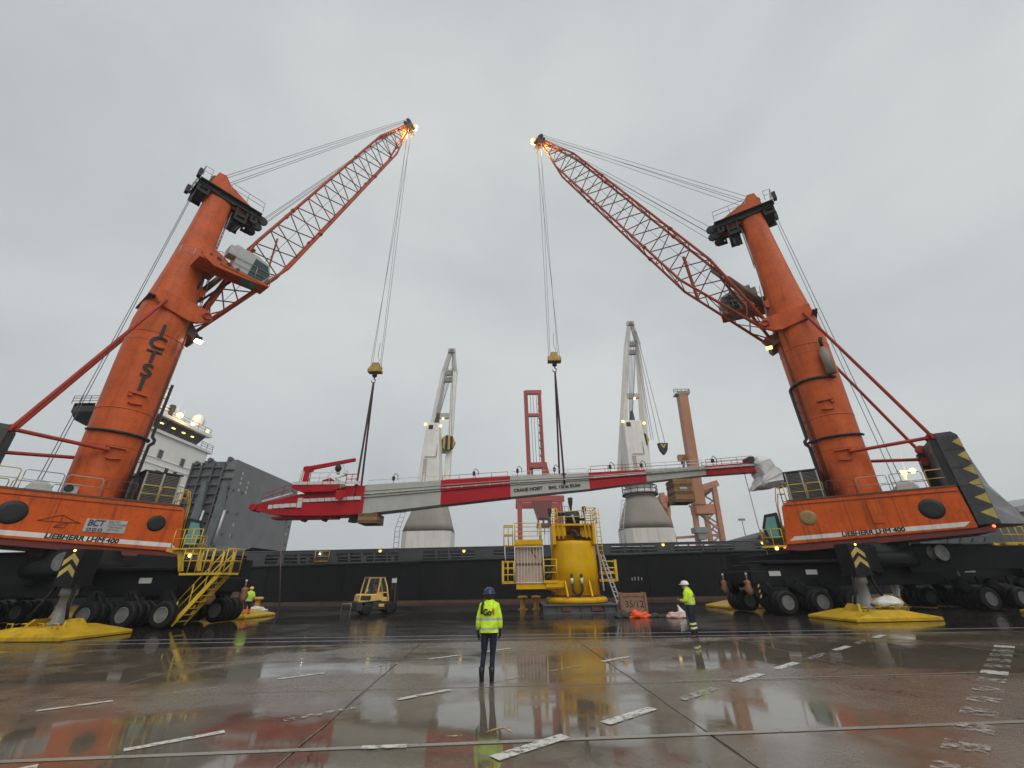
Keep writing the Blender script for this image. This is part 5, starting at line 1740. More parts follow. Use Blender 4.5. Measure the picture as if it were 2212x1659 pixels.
        for dx in (-0.4, 0.4):
            bar('hook_wire', (hook[0] + dx, y, hook[1] + 0.7), (tx + 0.6 + dx * 0.3, yt - 0.3, tz - 2.0), 0.04, 'wire', o, 5)
    return o
deck_crane(-11.1, "white ship's crane with brown flared pedestal, nearer the grey hatch covers", (-12.9, -9.9, -12.3, -10.6), (-10.3, 38.3), None)
deck_crane(17.2, "white ship's crane with brown flared pedestal, in front of the orange gantry crane", (15.6, 18.9, 15.9, 18.4), (21.2, 43.4), (21.4, 18.6))

# ================================================================== container gantries and sheds beyond the basin
def gantry_red():
    t = thing('gantry_crane', (10.8, 170, 0), 'faded red container gantry crane behind the yellow column, boom raised', 'gantry crane')
    mb = MB()
    for x in (-8.4, 7.6):
        for y in (0.0, 16.0):
            mb.beam((x, y, -0.3), (x, y, 30.5), 1.7, 1.7)
    lg = mb.each('portal_leg', 'sts_red', t)
    mb = MB()
    for y in (0.0, 16.0):
        mb.box(-10.0, 9.2, y - 1.1, y + 1.1, 30.2, 32.4)
    for x in (-8.4, 7.6):
        mb.box(x - 0.9, x + 0.9, 0, 16, 11.5, 13.5)
    mb.each('portal_beam', 'sts_red', t)
    mb = MB()
    for a, b in (((-5.6, 1, 33.0), (-3.3, 1, 46)), ((5.9, 1, 33.0), (2.4, 1, 46)), ((-3.3, 1, 33), (-3.1, 1, 46)), ((2.9, 1, 33), (2.4, 1, 46))):
        mb.beam(a, b, 1.0, 1.0)
    mb.box(-4.0, 3.2, 0.3, 1.7, 43.6, 46.2)
    mb.box(-4.0, 3.2, 0.4, 1.6, 40.0, 41.0)
    mb.each('apex_frame', 'sts_red', t)
    mb = MB()
    mb.beam((-4.3, 0, 36), (-5.0, -3, 77), 1.35, 1.5)
    mb.beam((1.7, 0, 36), (1.0, -3, 77), 1.35, 1.5)
    for z, w_ in ((76.3, 1.7), (66.0, 1.2), (44.5, 1.8)):
        f = (z - 36) / 41
        mb.box(-4.9, 1.9, -3 * f - 0.8, -3 * f + 0.8, z - w_ / 2, z + w_ / 2)
    bm_ = mb.build('raised_boom', 'sts_red', t)
    for dx in (-3.6, -2.4, -1.2, 0.2):
        bar('boom_wire', (dx, -0.5, 46), (dx - 0.6, -3, 76), 0.12, 'sts_grey', bm_, 5)
    mb = MB()
    for k in range(8):
        z = 48 + k * 3.3
        mb.box(0.2, 1.0, -3, -1.6, z, z + 0.6)
    mb.each('boom_light', 'sts_grey', bm_)
    mb = MB().prism([(-3.6, 30.1), (4.2, 30.1), (3.6, 27.0), (2.6, 23.5), (-1.6, 23.5), (-2.6, 27)], -4, 3, 'y')
    mb.box(-2.0, 3.0, -4.2, 3, 20.5, 21.6)
    for x_ in (-1.6, 0.4, 2.4):
        mb.box(x_, x_ + 0.4, -3.5, 2, 21.6, 23.5)
    mb.build('machinery_trolley', 'maroon', t)
    mb = MB()
    rail(mb, [(-2, -4, 17.5), (3.5, -4, 17.5)], 2.4, 0.14, (0.5,), 2.7)
    rail(mb, [(7.4, -2, 20), (10.4, -2, 20)], 8, 0.12, (0.33, 0.66), 1.5)
    mb.build('hanging_gallery', 'sts_grey', t)
    mb = MB().box(0.2, 4.4, -4.8, -3.5, 5.5, 6.8)
    sp_ = mb.build('spreader', 'sts_grey', t)
    for dx in (0.6, 2.0, 4.0):
        bar('spreader_wire', (dx, -4.2, 6.8), (dx, -3.8, 20), 0.07, 'sts_grey', t, 5)
def gantry_orange():
    t = thing('gantry_crane', (72, 170, 0), 'faded orange container gantry crane, one thick box boom raised, beyond a white deck crane', 'gantry crane')
    mb = MB()
    for a, b in (((-9.5, 0, -0.3), (-13.0, 0, 33)), ((6.6, 0, -0.3), (8.4, 0, 37)), ((-5.5, 22, -0.3), (-9.0, 22, 34)), ((-3.2, 0, -0.3), (-0.8, 0, 30)), ((12.5, 22, -0.3), (12.5, 22, 36))):
        mb.beam(a, b, 1.7, 1.7)
    mb.each('portal_leg', 'sts_orange', t)
    mb = MB()
    mb.beam((-14.0, 0, 30), (10.0, 0, 36.5), 2.0, 2.3)
    mb.beam((-10, 22, 32), (13, 22, 36), 1.8, 2.2)
    mb.beam((-11.5, 0, 16), (7.4, 0, 17), 0.8, 0.9)
    mb.beam((-3, 0, 28), (7.6, 0, 18), 0.6, 0.7)
    mb.beam((8.4, 0, 36), (12.5, 22, 36), 2.0, 2.4)
    mb.beam((-13, 0, 31), (-9, 22, 32), 2.0, 2.4)
    mb.each('portal_beam', 'sts_orange', t)
    mb = MB()
    mb.beam((0.2, -2, 28), (0.4, -6, 74), 3.7, 3.0)
    bm_ = mb.build('raised_boom', 'sts_orange', t)
    mb = MB()
    rail(mb, [(-3.2, -7, 73.2), (3.4, -7, 73.2), (3.4, -3, 73.2)], 1.9, 0.16, (0.5,), 1.6)
    mb.box(-2.6, 3.0, -7.5, -4, 72.6, 73.3)
    mb.build('boom_gallery', 'sts_grey', bm_)
    mb = MB()
    mb.beam((-4.0, -1, 36), (-2.0, -1, 46), 0.8, 0.8)
    mb.beam((-4.0, -1, 36), (-4.4, -1, 42), 0.5, 0.5)
    mb.box(-4.2, -1.0, -2, 0, 45.5, 48.0)
    mb.build('apex_arm', 'sts_orange', t)
    mb = MB().box(-1.5, 5.5, -3, 3, 24.5, 28.0)
    mb.build('machinery_house', 'sts_orange', t)
    mb = MB().beam((-13.0, -1, 27), (-6.0, -1, 34), 1.2, 1.6)
    mb.beam((-12.5, -1, 20), (-11.0, -1, 31), 1.2, 1.2)
    mb.each('portal_brace', 'sts_orange', t)
    mb = MB().box(-3.6, 1.4, -3.5, 1, 17.5, 19.5)
    mb.box(-2.6, 0.4, -3.0, 1, 15.2, 17.5)
    mb.build('trolley_cab', 'sts_grey', t)
    mb = MB().box(-1.8, 5.5, -4.2, -2.5, 3.6, 5.2)
    mb.box(-1.2, 0.4, -4.0, -2.7, 5.2, 7.4)
    mb.build('spreader', 'sts_red', t)
    for dx in (-2.0, 0.0, 2.0, 3.6):
        bar('spreader_wire', (dx + 1.0, -3.3, 5.2), (dx * 0.5, -2.6, 17), 0.07, 'sts_grey', t, 5)
    mb = MB()
    for k in range(7):      # zigzag stair between the right legs
        z = 2 + k * 4.4
        mb.beam((7.2 - k * 0.15, 6, z), (10.2 - k * 0.1, 6, z + 2.2), 0.5, 0.5)
        mb.beam((10.2 - k * 0.1, 6, z + 2.2), (7.2 - k * 0.15, 6, z + 4.4), 0.5, 0.5)
    mb.build('zigzag_stair', 'sts_grey', t)
gantry_red()
gantry_orange()
for i, (x, h, lab) in enumerate(((104, 26.5, 'thin floodlight mast second nearest the green glass ground cabin, beyond the ship'), (118, 27.5, 'thin floodlight mast nearest the green glass ground cabin, beyond the ship'), (92, 19.5, 'thin floodlight mast halfway between the orange gantry and the green glass cabin'), (84.5, 17.0, 'short floodlight mast close to the orange gantry legs'))):
    t = thing('light_mast', (x, 200, -0.3), lab, 'light mast', 'far floodlight masts')
    MB().tube([(0, 0, 0), (0, 0, h)], 0.32, 8, 0.18).build('pole', 'sts_grey', t)
    MB().box(-1.4, 1.4, -0.4, 0.4, h - 0.6, h + 0.3).build('lamp_head', 'sts_grey', t)
t = thing('street_lamp', (-16.5, 120, -0.3), 'single curved lamp post near the deck crane pedestal beside the grey hatch covers', 'lamp post')
MB().tube([(0, 0, 0), (0, 0, 14.3), (-0.5, 0, 15.2), (-1.5, 0, 15.4)], 0.16, 6).build('post', 'sts_grey', t)
t = thing('warehouse', (178, 136, -0.3), 'low pale-roofed warehouse seen behind the dark toothed counterweight', 'warehouse')
mb = MB().box(-30, 30, -8, 20, 0, 18.6)
mb.build('wall', 'shed_wall', t)
mb = MB().prism([(-31.5, 18.6), (31.5, 18.6), (31.5, 19.0), (0, 26.0), (-31.5, 20.0)], -9.5, 21, 'y')
mb.build('roof', 'shed_roof', t)
for k in range(8):
    MB().box(-28 + k * 7.0, -24.5 + k * 7.0, -8.05, -7.9, 12.0, 15.5).build('window', 'window_dark', t)
# ================================================================== the hoisted jib
JY = 40.0
jib = thing('hoisted_jib', (0, JY, 7.5), 'red and white striped crane jib hanging level from two hooks', 'crane jib')
def jp(o):
    o.location = (0, -JY, -7.5)
    return o
TOPZ = [(-20.5, 10.02), (-13.77, 10.08), (-6.7, 10.43), (-0.27, 10.76), (7.1, 10.98), (12.5, 11.2), (18.3, 11.5), (23.2, 11.85)]
BOTZ = [(-20.5, 7.42), (-13.5, 7.52), (-6.7, 8.24), (-0.27, 8.87), (7.1, 9.5), (12.5, 10.12), (18.2, 10.68), (23.2, 10.95)]
def lerp_tab(tab, x):
    for (a, u), (b, v) in zip(tab[:-1], tab[1:]):
        if x <= b: return u + (v - u) * (x - a) / (b - a)
    return tab[-1][1]
def jt(x): return lerp_tab(TOPZ, x)
def jb(x): return lerp_tab(BOTZ, x)
def jw(x): return 1.0 - 0.45 * (x + 14) / 37.0
def jsec(x):    # stepped section: wide upper box, narrower lower box
    t, b, w_ = jt(x), jb(x), jw(x)
    m_ = b + (t - b) * 0.56
    wi = w_ * 0.86
    y = JY
    return [(x, y - wi, b), (x, y - wi, m_ - 0.05), (x, y - w_, m_), (x, y - w_, t), (x, y + w_, t), (x, y + w_, m_), (x, y + wi, m_ - 0.05), (x, y + wi, b)]
cuts = [-13.7, -6.7, -0.27, 7.1, 12.5, 18.2, 23.1]
for i, (a, b) in enumerate(zip(cuts[:-1], cuts[1:])):
    red = i % 2 == 1
    mb = MB().loft([jsec(a + (b - a) * k / 3) for k in range(4)])
    o = jp(mb.build('jib_section', 'jib_red' if red else 'jib_white', jib))
    mb = MB()
    mids = [a + (b - a) * k / 6 for k in range(7)]
    mb.tube([(x, JY - jw(x) - 0.06, jb(x) + (jt(x) - jb(x)) * 0.66) for x in mids], 0.055, 6)
    mb.tube([(x, JY - jw(x) - 0.05, jb(x) + (jt(x) - jb(x)) * 0.78) for x in mids], 0.03, 5)
    pp = mb.build('hydraulic_pipe', 'jib_white' if i < 2 or not red else 'wrap', o)
    mb = MB()
    for k in range(5):
        x = a + (b - a) * (k + 0.5) / 5
        z = jb(x) + (jt(x) - jb(x)) * 0.66
        mb.box(x - 0.06, x + 0.06, JY - jw(x) - 0.12, JY - jw(x), z - 0.09, z + 0.09)
    mb.each('pipe_clamp', 'jib_white', o)
    mb = MB()
    mb.box(a - 0.03, a + 0.03, JY - jw(a) - 0.02, JY + jw(a) + 0.02, jb(a) + (jt(a) - jb(a)) * 0.56, jt(a) + 0.02)
    mb.build('section_flange', 'jib_red' if red else 'jib_white', o)
    if i == 2:
        x0 = 3.2
        sl = (jb(7.1) - jb(-0.27)) / 7.37
        yy = JY - jw(0) * 0.86 - 0.03
        put_text('lettering', 'CRANE HOIST', 0.40, 'ink', o, (1.35, yy, jb(1.35) + 0.50), (1, 0, sl), (-sl, 0, 1), bold=0.016, sx=1.05)
        put_text('lettering', 'SWL 12t at 52.5m', 0.40, 'ink', o, (4.75, yy + 0.03, jb(4.75) + 0.44), (1, 0, sl), (-sl, 0, 1), bold=0.016, sx=1.0)
# heel
mb = MB()
hs = []
for x, zb_, zt_, w_ in ((-24.1, 8.08, 8.48, 0.45), (-23.2, 7.88, 8.62, 0.6), (-21.4, 7.52, 8.93, 0.9), (-19.7, 7.42, 9.30, 1.05), (-17.0, 7.38, 9.52, 1.05), (-15.5, 7.42, 9.6, 1.05), (-13.7, 7.50, 9.75, 1.0)):
    hs.append([(x, JY - w_, zb_), (x, JY - w_, zt_), (x, JY + w_, zt_), (x, JY + w_, zb_)])
mb.loft(hs)
heel = jp(mb.build('jib_heel', 'jib_red', jib))
mb = MB().lathe([(0.32, JY - 0.62), (0.32, JY + 0.62)], (-23.95, 0, 8.28), 16, 'y')
mb.box(-22.0, -16.2, JY - 0.6, JY + 0.6, 7.22, 7.4)
for x in (-19.3, -17.4):
    mb.prism([(x - 0.25, 7.3), (x + 0.25, 7.3), (x, 7.0)], JY - 0.5, JY + 0.5, 'y')
mb.build('heel_pin', 'jib_red', heel)
mb = MB().prism([(-15.0, 7.4), (-14.3, 7.4), (-13.9, 7.15), (-14.6, 6.85), (-15.1, 6.9)], JY - 0.3, JY + 0.3, 'y')
mb.build('sheave_pack', 'black', heel)
mb = MB().prism([(-20.3, 10.12), (-15.9, 10.1), (-15.9, 9.75), (-16.4, 9.45), (-19.2, 9.4), (-20.2, 9.75)], JY - 1.55, JY + 1.2, 'y')
mb.prism([(-15.9, 10.02), (-13.7, 10.02), (-13.7, 8.95), (-15.4, 8.95), (-15.9, 9.3)], JY - 1.02, JY + 1.02, 'y')
plat = mb.build('winch_platform', 'jib_red', heel)
# protective wrapping strips on the side
for k, (x, z, w_, h) in enumerate([(-22.4 + i * 0.55, 8.25 + i * 0.015, 0.5, 0.34) for i in range(5)] + [(-19.62, 8.52, 0.42, 0.85)] + [(-19.15 + i * 0.66, 8.72 + i * 0.022, 0.6, 0.30) for i in range(8)]):
    wd = 0.72 if x < -22 else (0.9 if x < -21 else 1.08)
    o = MB().box(x, x + w_, JY - wd - 0.08, JY - wd + 0.25, z - h / 2, z + h / 2).build('wrapped_panel', 'wrap', heel)
mb = MB()
for k in range(9):
    x = -20.2 + k * 0.7
    mb.box(x, x + 0.64, JY - 1.62, JY - 1.56, 10.05, 10.32)
mb.each('wrapped_edge', 'wrap', plat)
mb = MB()
for k in range(7):
    mb.beam((-23.1 + k * 0.42, JY - 0.70 - k * 0.03, 8.74 + k * 0.105), (-22.72 + k * 0.42, JY - 0.73 - k * 0.03, 8.83 + k * 0.105), 0.2, 0.16)
mb.each('wrapped_pipe', 'wrap', heel)
mb = MB()
rail(mb, [(-23.2, JY - 0.6, 8.65), (-20.3, JY - 1.1, 9.5)], 0.8, 0.03, (0.5,), 0.9)
mb.build('heel_railing', 'strut_red', heel)
# post and arm of the little service crane
mb = MB()
mb.beam((-19.35, JY - 0.9, 10.1), (-19.3, JY - 0.9, 11.9), 0.5, 0.5, 0.42, 0.42)
mb.beam((-19.6, JY - 0.9, 11.65), (-15.0, JY - 0.9, 12.5), 0.34, 0.36, 0.26, 0.28)
mb.box(-19.7, -18.9, JY - 1.15, JY - 0.65, 11.45, 11.85)
mb.prism([(-18.1, 10.15), (-16.2, 10.15), (-16.8, 10.6), (-17.2, 10.85), (-17.9, 10.65)], JY - 0.7, JY + 0.6, 'y')
mb.prism([(-16.05, 9.5), (-15.2, 9.5), (-15.1, 9.1), (-15.5, 8.6), (-15.95, 8.7)], JY - 1.75, JY - 1.6, 'y')
mb.build('service_crane', 'jib_red', plat)
mb = MB()
for dy in (0.0, 0.35):
    mb.tube([(-19.85, JY - 1.2 + dy, 10.1), (-19.75, JY - 1.2 + dy, 11.5)], 0.04, 5)
for k in range(6):
    z = 10.2 + k * 0.24
    mb.tube([(-19.84, JY - 1.2, z), (-19.82, JY - 0.85, z)], 0.03, 5)
mb.tube([(-16.6, JY - 0.9, 12.15), (-17.4, JY - 0.9, 10.9), (-17.6, JY - 0.9, 10.9)], 0.03, 5)
mb.tube([(-16.2, JY - 0.9, 12.2), (-15.6, JY - 0.9, 11.0)], 0.03, 5)
rail(mb, [(-18.8, JY - 1.5, 10.2), (-16.0, JY - 1.5, 10.2)], 0.95, 0.03, (0.5,), 0.9)
mb.build('platform_railing', 'wrap', plat)
mb = MB()
rail(mb, [(-15.4, JY - 1.4, 10.1), (-14.4, JY - 1.4, 10.1)], 0.9, 0.04, (0.5,), 0.4)
mb.build('platform_guard', 'jib_red', plat)
mb = MB()
rq = random.Random(5)
for k in range(14):
    mb.ball((-16.2 + rq.uniform(-0.35, 0.6), JY - 1.3 + rq.uniform(-0.2, 0.2), 9.9 + k * 0.11), rq.uniform(0.12, 0.22), 8, 5)
mb.build('wrapped_hoses', 'wrap', plat)
mb = MB().ball((-16.35, JY - 1.3, 11.6), 0.3, 10, 6, 1.2)
mb.build('wrapped_lamp', 'dark_steel', plat)
# railing along the top
for i, (a, b) in enumerate(((-13.5, -6.9), (-6.6, -0.5), (-0.1, 6.9), (7.3, 12.3), (12.7, 18.0), (18.4, 22.9))):
    mb = MB()
    y = JY - jw(a) + 0.1
    rail(mb, [(a, y, jt(a)), (b, y, jt(b))], 0.62 if i > 2 else 0.42, 0.024, (0.5,) if i > 2 else (), 1.6)
    y = JY + jw(a) - 0.1
    rail(mb, [(a, y, jt(a)), (b, y, jt(b))], 0.62 if i > 2 else 0.42, 0.024, (0.5,) if i > 2 else (), 1.6)
    jp(mb.build('jib_railing', 'strut_red' if i in (1, 3, 5) else 'wrap', jib))
for x in (-11.2, -3.7, 0.4, 3.9, 9.2, 12.2, 16.2, 19.1):
    mb = MB()
    y = JY - jw(x) + 0.15
    mb.tube([(x, y, jt(x)), (x, y, jt(x) + 0.8), (x + 0.15, y, jt(x) + 0.95), (x + 0.4, y, jt(x) + 0.7), (x + 0.4, y, jt(x) + 0.3)], 0.035, 5)
    mb.box(x - 0.12, x + 0.12, y - 0.1, y + 0.1, jt(x) + 0.3, jt(x) + 0.65)
    jp(mb.build('lamp_bracket', 'dark_steel', jib))
# white sheeting round the jib head
def crumple(name, outline, y0, y1, mt, parent, seed, amp, n=14):
    cx_ = sum(p[0] for p in outline) / len(outline)
    cz_ = sum(p[1] for p in outline) / len(outline)
    per = []
    for (a, b), (c, d) in zip(outline, outline[1:] + outline[:1]):
        for k in range(4):
            per.append((a + (c - a) * k / 4, b + (d - b) * k / 4))
    rings = []
    for i in range(n + 1):
        f = i / n
        sc_ = math.sin(PI * (0.10 + 0.80 * f)) ** 0.35
        y = y0 + (y1 - y0) * f
        rg = []
        for (a, b) in per:
            p = Vector((cx_ + (a - cx_) * sc_, y, cz_ + (b - cz_) * sc_))
            nv = noise.noise_vector(p * 1.7 + Vector((seed, 0, 0)))
            n2 = noise.noise_vector(p * 4.1 + Vector((0, seed, 0)))
            rg.append(tuple(p + nv * amp + n2 * amp * 0.45))
        rings.append(rg)
    mb = MB().loft(rings)
    return mb.build(name, mt, parent)
jp(crumple('head_sheeting', [(22.7, 11.9), (23.4, 12.5), (24.4, 12.55), (24.9, 11.7), (25.6, 10.7), (26.5, 9.9), (25.9, 9.55), (24.6, 9.5), (22.3, 9.2), (22.7, 9.7), (23.0, 10.4), (22.9, 11.2)], JY - 1.0, JY + 0.9, 'tarp', jib, 3.3, 0.16))
mb = MB().box(22.55, 23.05, JY - 0.65, JY + 0.65, 11.7, 12.35)
jp(mb.build('head_tie', 'black', jib))
# slings
for hx, hz, where in ((HLX, 21.05, 'red heel'), (HRX, 22.05, 'lettered white section')):
    for dy, dx, sd_n in ((-1, 0.12, 'quay'), (1, -0.12, 'ship')):
        zb_ = jt(hx) - 0.02
        w_ = jw(hx) if hx > -13 else 0.95
        t = thing('lifting_sling', (hx, JY, zb_), 'brown lifting sling at the %s of the jib, strand on the %s side' % (where, sd_n), 'sling', 'brown lifting slings')
        mb = MB()
        top = Vector((0, 0.03 * dy, hz - zb_))
        bot = Vector((dx, dy * (w_ + 0.03), -0.05))
        mb.tube([top, top.lerp(bot, 0.12), top.lerp(bot, 0.5), bot, bot + Vector((0, 0, -0.9))], 0.10, 8)
        mb.build('strap', 'sling', t)
        MB().box(dx - 0.2, dx + 0.2, min(0.1 * dy, dy * (w_ + 0.1)), max(0.1 * dy, dy * (w_ + 0.1)), -0.02, 0.06).build('edge_protector', 'strut_red', t)
# timber packing strapped under the jib
t = thing('timber_packing', (-13.1, JY, 7.0), 'short brown timber block strapped under the red heel of the jib', 'timber block')
for k in range(3):
    MB().box(-0.85, 0.85, -1.1, 1.1, -0.32 + k * 0.285, -0.045 + k * 0.285).build('plank', 'timber' if k % 2 else 'timber_dark', t)
t = thing('timber_packing', (15.6, JY, 9.2), 'tall stack of orange-brown timber planks strapped under the white part of the jib', 'timber stack')
for k in range(9):
    z = -1.05 + k * 0.235
    o = MB().box(-0.85 + 0.04 * (k % 2), 0.85 - 0.03 * (k % 3), -1.0, 1.0, z, z + 0.215).build('plank', 'timber' if k % 3 else 'timber_dark', t)
MB().box(-0.3, 0.35, -1.03, -1.005, 0.10, 0.28).build('paper_label', 'plate_white', t)
# tag lines
for pts, lab in (([(-20.9, JY, 7.5), (-21.3, 41.0, 4.5), (-21.45, 43.0, 0.1)], 'pale rope hanging from the jib heel down to the quay'), ([(22.1, JY, 10.9), (22.15, JY, 6.0), (22.5, JY, 2.0)], 'thin rope hanging from the sheeted end of the jib')):
    o = MB().tube(pts, 0.035, 6).build('tag_line', 'rope_pale', None)
    tag(o, lab, 'rope')

# ================================================================== yellow crane column on its steel base
bs = thing('steel_base', (4.1, 31.6, -0.012), 'grey steel beam base under the yellow crane column', 'steel base')
mb = MB()
for y in (-2.1, -0.7, 0.7, 2.1):
    mb.box(-2.35, 2.35, y - 0.2, y + 0.2, 0.42, 0.47)
    mb.box(-2.35, 2.35, y - 0.2, y + 0.2, 0.0, 0.05)
    mb.box(-2.35, 2.35, y - 0.03, y + 0.03, 0.05, 0.42)
mb.build('beam', 'base_steel', bs)
mb = MB()
for x in (-2.2, -1.45, -0.7, 0.0, 0.7, 1.45, 2.2):
    mb.box(x - 0.02, x + 0.02, -2.28, -1.93, 0.05, 0.42)
mb.each('stiffener', 'base_steel', bs)
for x in (-0.9, 0.95):
    MB().box(x - 0.3, x + 0.3, -2.262, -2.14, 0.12, 0.36).build('red_patch', 'primer_red', bs)
mb = MB().box(-2.35, 2.35, -2.3, 2.3, 0.47, 0.49)
mb.build('deck_plate', 'base_steel', bs)
kt = thing('crane_column', (4.15, 31.9, 0.478), 'bright yellow crane column with side platforms on a steel base', 'crane column')
mb = MB().lathe([(1.95, 0.0), (2.08, 0.05), (2.08, 0.22), (1.98, 0.34), (1.72, 0.36)], n=40)
mb.build('base_flange', 'tower_yellow', kt)
mb = MB()
mb.lathe([(1.62, 0.34), (1.62, 0.48)], n=40)
mb.build('bolt_gap', 'primer_red', kt)
mb = MB().lathe([(1.63, 0.48), (1.60, 2.2), (1.55, 3.55), (1.53, 3.72), (1.46, 3.80), (0.02, 4.02)], n=48)
body = mb.build('column', 'tower_yellow', kt)
mb = MB()
for a in range(20):
    an = 2 * PI * a / 20
    mb.lathe([(0.045, 0.345), (0.045, 0.44)], (1.84 * math.cos(an), 1.84 * math.sin(an), 0), 6)
mb.build('flange_bolts', 'base_steel', kt)
# head box
mb = MB()
for sx in (-1, 1):
    mb.prism([(-1.25, 3.6), (1.25, 3.6), (1.25, 5.0), (-1.25, 5.0)], sx * 1.38 - 0.1, sx * 1.38 + 0.1, 'x')
mb.box(-1.28, 1.28, -1.2, 0.3, 4.82, 4.95)
mb.box(-1.28, 1.28, 0.2, 0.4, 3.7, 4.85)
mb.box(-1.28, -0.55, -1.1, -1.0, 4.15, 4.82)
mb.box(0.5, 1.28, -0.8, -0.7, 4.1, 4.82)
mb.prism([(-1.5, 3.55), (1.5, 3.55), (1.42, 3.85), (-1.42, 3.85)], -0.9, 1.3, 'y')
mb.build('head_box', 'tower_yellow', kt)
mb = MB()
for x in (-1.15, -0.85, 0.75, 1.0):
    mb.beam((x, -1.32, 5.0), (x + 0.1, -1.38, 3.95), 0.07, 0.07)
mb.each('head_bar', 'tower_yellow', kt)
mb = MB()
mb.tube([(-0.45, -0.9, 4.35), (0.0, -1.0, 4.5), (0.3, -1.05, 4.2), (0.35, -1.1, 4.0)], 0.14, 8)
mb.ball((0.25, -1.05, 4.12), 0.3, 10, 6, 0.7)
mb.build('cable_bundle', 'black', kt)
# winch wrapped in black, sheathed lamps
mb = MB()
mb.lathe([(0.45, -0.45), (0.5, -0.4), (0.5, 0.5), (0.42, 0.55)], (0.0, -0.4, 5.42), 16, 'x')
mb.tube([(-0.5, -0.5, 5.7), (-1.1, -0.55, 5.68)], 0.12, 8)
mb.tube([(0.5, -0.5, 5.3), (1.0, -0.55, 5.35)], 0.09, 8)
mb.build('winch_drum', 'black', kt)
mb = MB().tube([(0.15, -0.95, 5.0), (0.05, -1.0, 5.35), (0.0, -0.95, 5.55)], 0.07, 7)
mb.build('white_tape', 'wrap', kt)
for x, z0, z1, w_ in ((0.0, 5.95, 6.85, 0.15), (0.95, 5.6, 6.2, 0.13), (-1.55, 5.5, 6.1, 0.14)):
    mb = MB().loft([[(x - 0.06, -0.5, z0), (x + 0.06, -0.5, z0), (x + 0.06, -0.38, z0), (x - 0.06, -0.38, z0)], [(x - w_ * 0.7, -0.55, z0 + 0.35), (x + w_ * 0.7, -0.55, z0 + 0.35), (x + w_ * 0.7, -0.25, z0 + 0.35), (x - w_ * 0.7, -0.25, z0 + 0.35)],
                    [(x - w_, -0.6, z1 - 0.3), (x + w_, -0.6, z1 - 0.3), (x + w_, -0.2, z1 - 0.3), (x - w_, -0.2, z1 - 0.3)], [(x - w_, -0.6, z1), (x + w_, -0.6, z1), (x + w_, -0.2, z1), (x - w_, -0.2, z1)]])
    mb.tube([(x, -0.44, 4.9), (x, -0.44, z0 + 0.1)], 0.035, 6)
    mb.build('sheathed_lamp', 'black', kt)
mb = MB()
for x0, x1 in ((-1.45, -1.1), (0.85, 1.65)):
    for z in (5.3, 5.65, 6.0):
        mb.tube([(x0, -1.2, z), (x1, -1.2, z), (x1, 0.2, z), (x0, 0.2, z)], 0.035, 6)
    for p in ((x0, -1.2), (x1, -1.2), (x1, 0.2), (x0, 0.2), ((x0 + x1) / 2, -1.2)):
        mb.tube([(p[0], p[1], 4.9), (p[0], p[1], 6.02)], 0.035, 6)
mb.tube([(-1.1, -1.15, 5.75), (0.85, -1.15, 5.85)], 0.03, 6)
mb.tube([(-1.1, -1.15, 5.4), (0.85, -1.15, 5.45)], 0.03, 6)
mb.build('head_railing', 'rail_yellow', kt)
mb = MB()
for k in range(2):
    x = 1.66 + 0.28 * k
    mb.tube([(x, -1.0, 1.6), (x - 0.08, -1.0, 5.9)], 0.03, 6)
for k in range(14):
    z = 1.7 + k * 0.3
    mb.tube([(1.64, -1.0, z), (1.95, -1.0, z)], 0.022, 5)
mb.build('side_ladder', 'rail_yellow', kt)
mb = MB()
mb.tube([(1.6, -0.9, 3.6), (1.66, -0.95, 2.6), (1.7, -1.0, 1.5), (1.74, -1.0, 0.7)], 0.06, 7)
mb.build('wrapped_cable', 'wrap', kt)
# black hose loop and lugs
mb = MB()
ph = []
for k in range(17):
    f = k / 16
    a = PI * f
    if f < 0.25: ph.append((-0.42, -1.72, 1.75 - f * 4 * 0.80))
    elif f > 0.75: ph.append((0.22, -1.72, 0.95 + (f - 0.75) * 4 * 0.80))
    else:
        b = (f - 0.25) * 2 * PI
        ph.append((-0.10 - 0.32 * math.cos(b), -1.85, 0.95 - 0.45 * math.sin(b)))
mb.tube(ph, 0.075, 8)
mb.build('hose_loop', 'black', kt)
mb = MB()
for x in (-0.42, 0.22):
    mb.tube([(x, -1.73, 1.15), (x, -1.72, 1.5)], 0.088, 8)
mb.each('hose_tape', 'wrap', kt)
mb = MB()
for x in (-0.85, 0.72):
    mb.beam((x, -1.45, 1.30), (x + 0.08, -1.90, 0.40), 0.10, 0.16)
mb.each('lug', 'tower_yellow', kt)
# left platform with caged cabin
mb = MB()
mb.box(-4.05, -0.9, -1.35, 0.6, 0.87, 1.22)
mb.box(-2.1, -0.9, -1.45, -0.3, 0.95, 1.35)
mb.prism([(-2.2, 0.87), (-1.0, 0.55), (-0.9, 0.87)], -0.8, -0.6, 'y')
mb.box(-5.0, -4.1, -1.4, 0.6, 1.2, 1.36)
mb.box(-2.25, -1.3, -1.5, 0.6, 1.22, 1.38)
mb.build('platform', 'tower_yellow', kt)
mb = MB()
for z in (1.75, 2.15, 2.55):
    mb.tube([(-4.2, -1.4, z), (-4.95, -1.4, z), (-4.95, 0.5, z), (-4.2, 0.5, z)], 0.04, 6)
    mb.tube([(-2.2, -1.45, z + 0.1), (-1.35, -1.45, z + 0.1), (-1.35, -0.9, z + 0.1)], 0.04, 6)
for x, y in ((-4.2, -1.4), (-4.95, -1.4), (-4.6, -1.4), (-4.95, 0.5), (-4.2, 0.5), (-1.35, -1.45), (-2.2, -1.45)):
    mb.tube([(x, y, 1.3), (x, y, 2.58 + (0.1 if x > -3 else 0))], 0.045, 6)
mb.box(-5.0, -4.85, -1.45, -1.2, 1.3, 2.6)
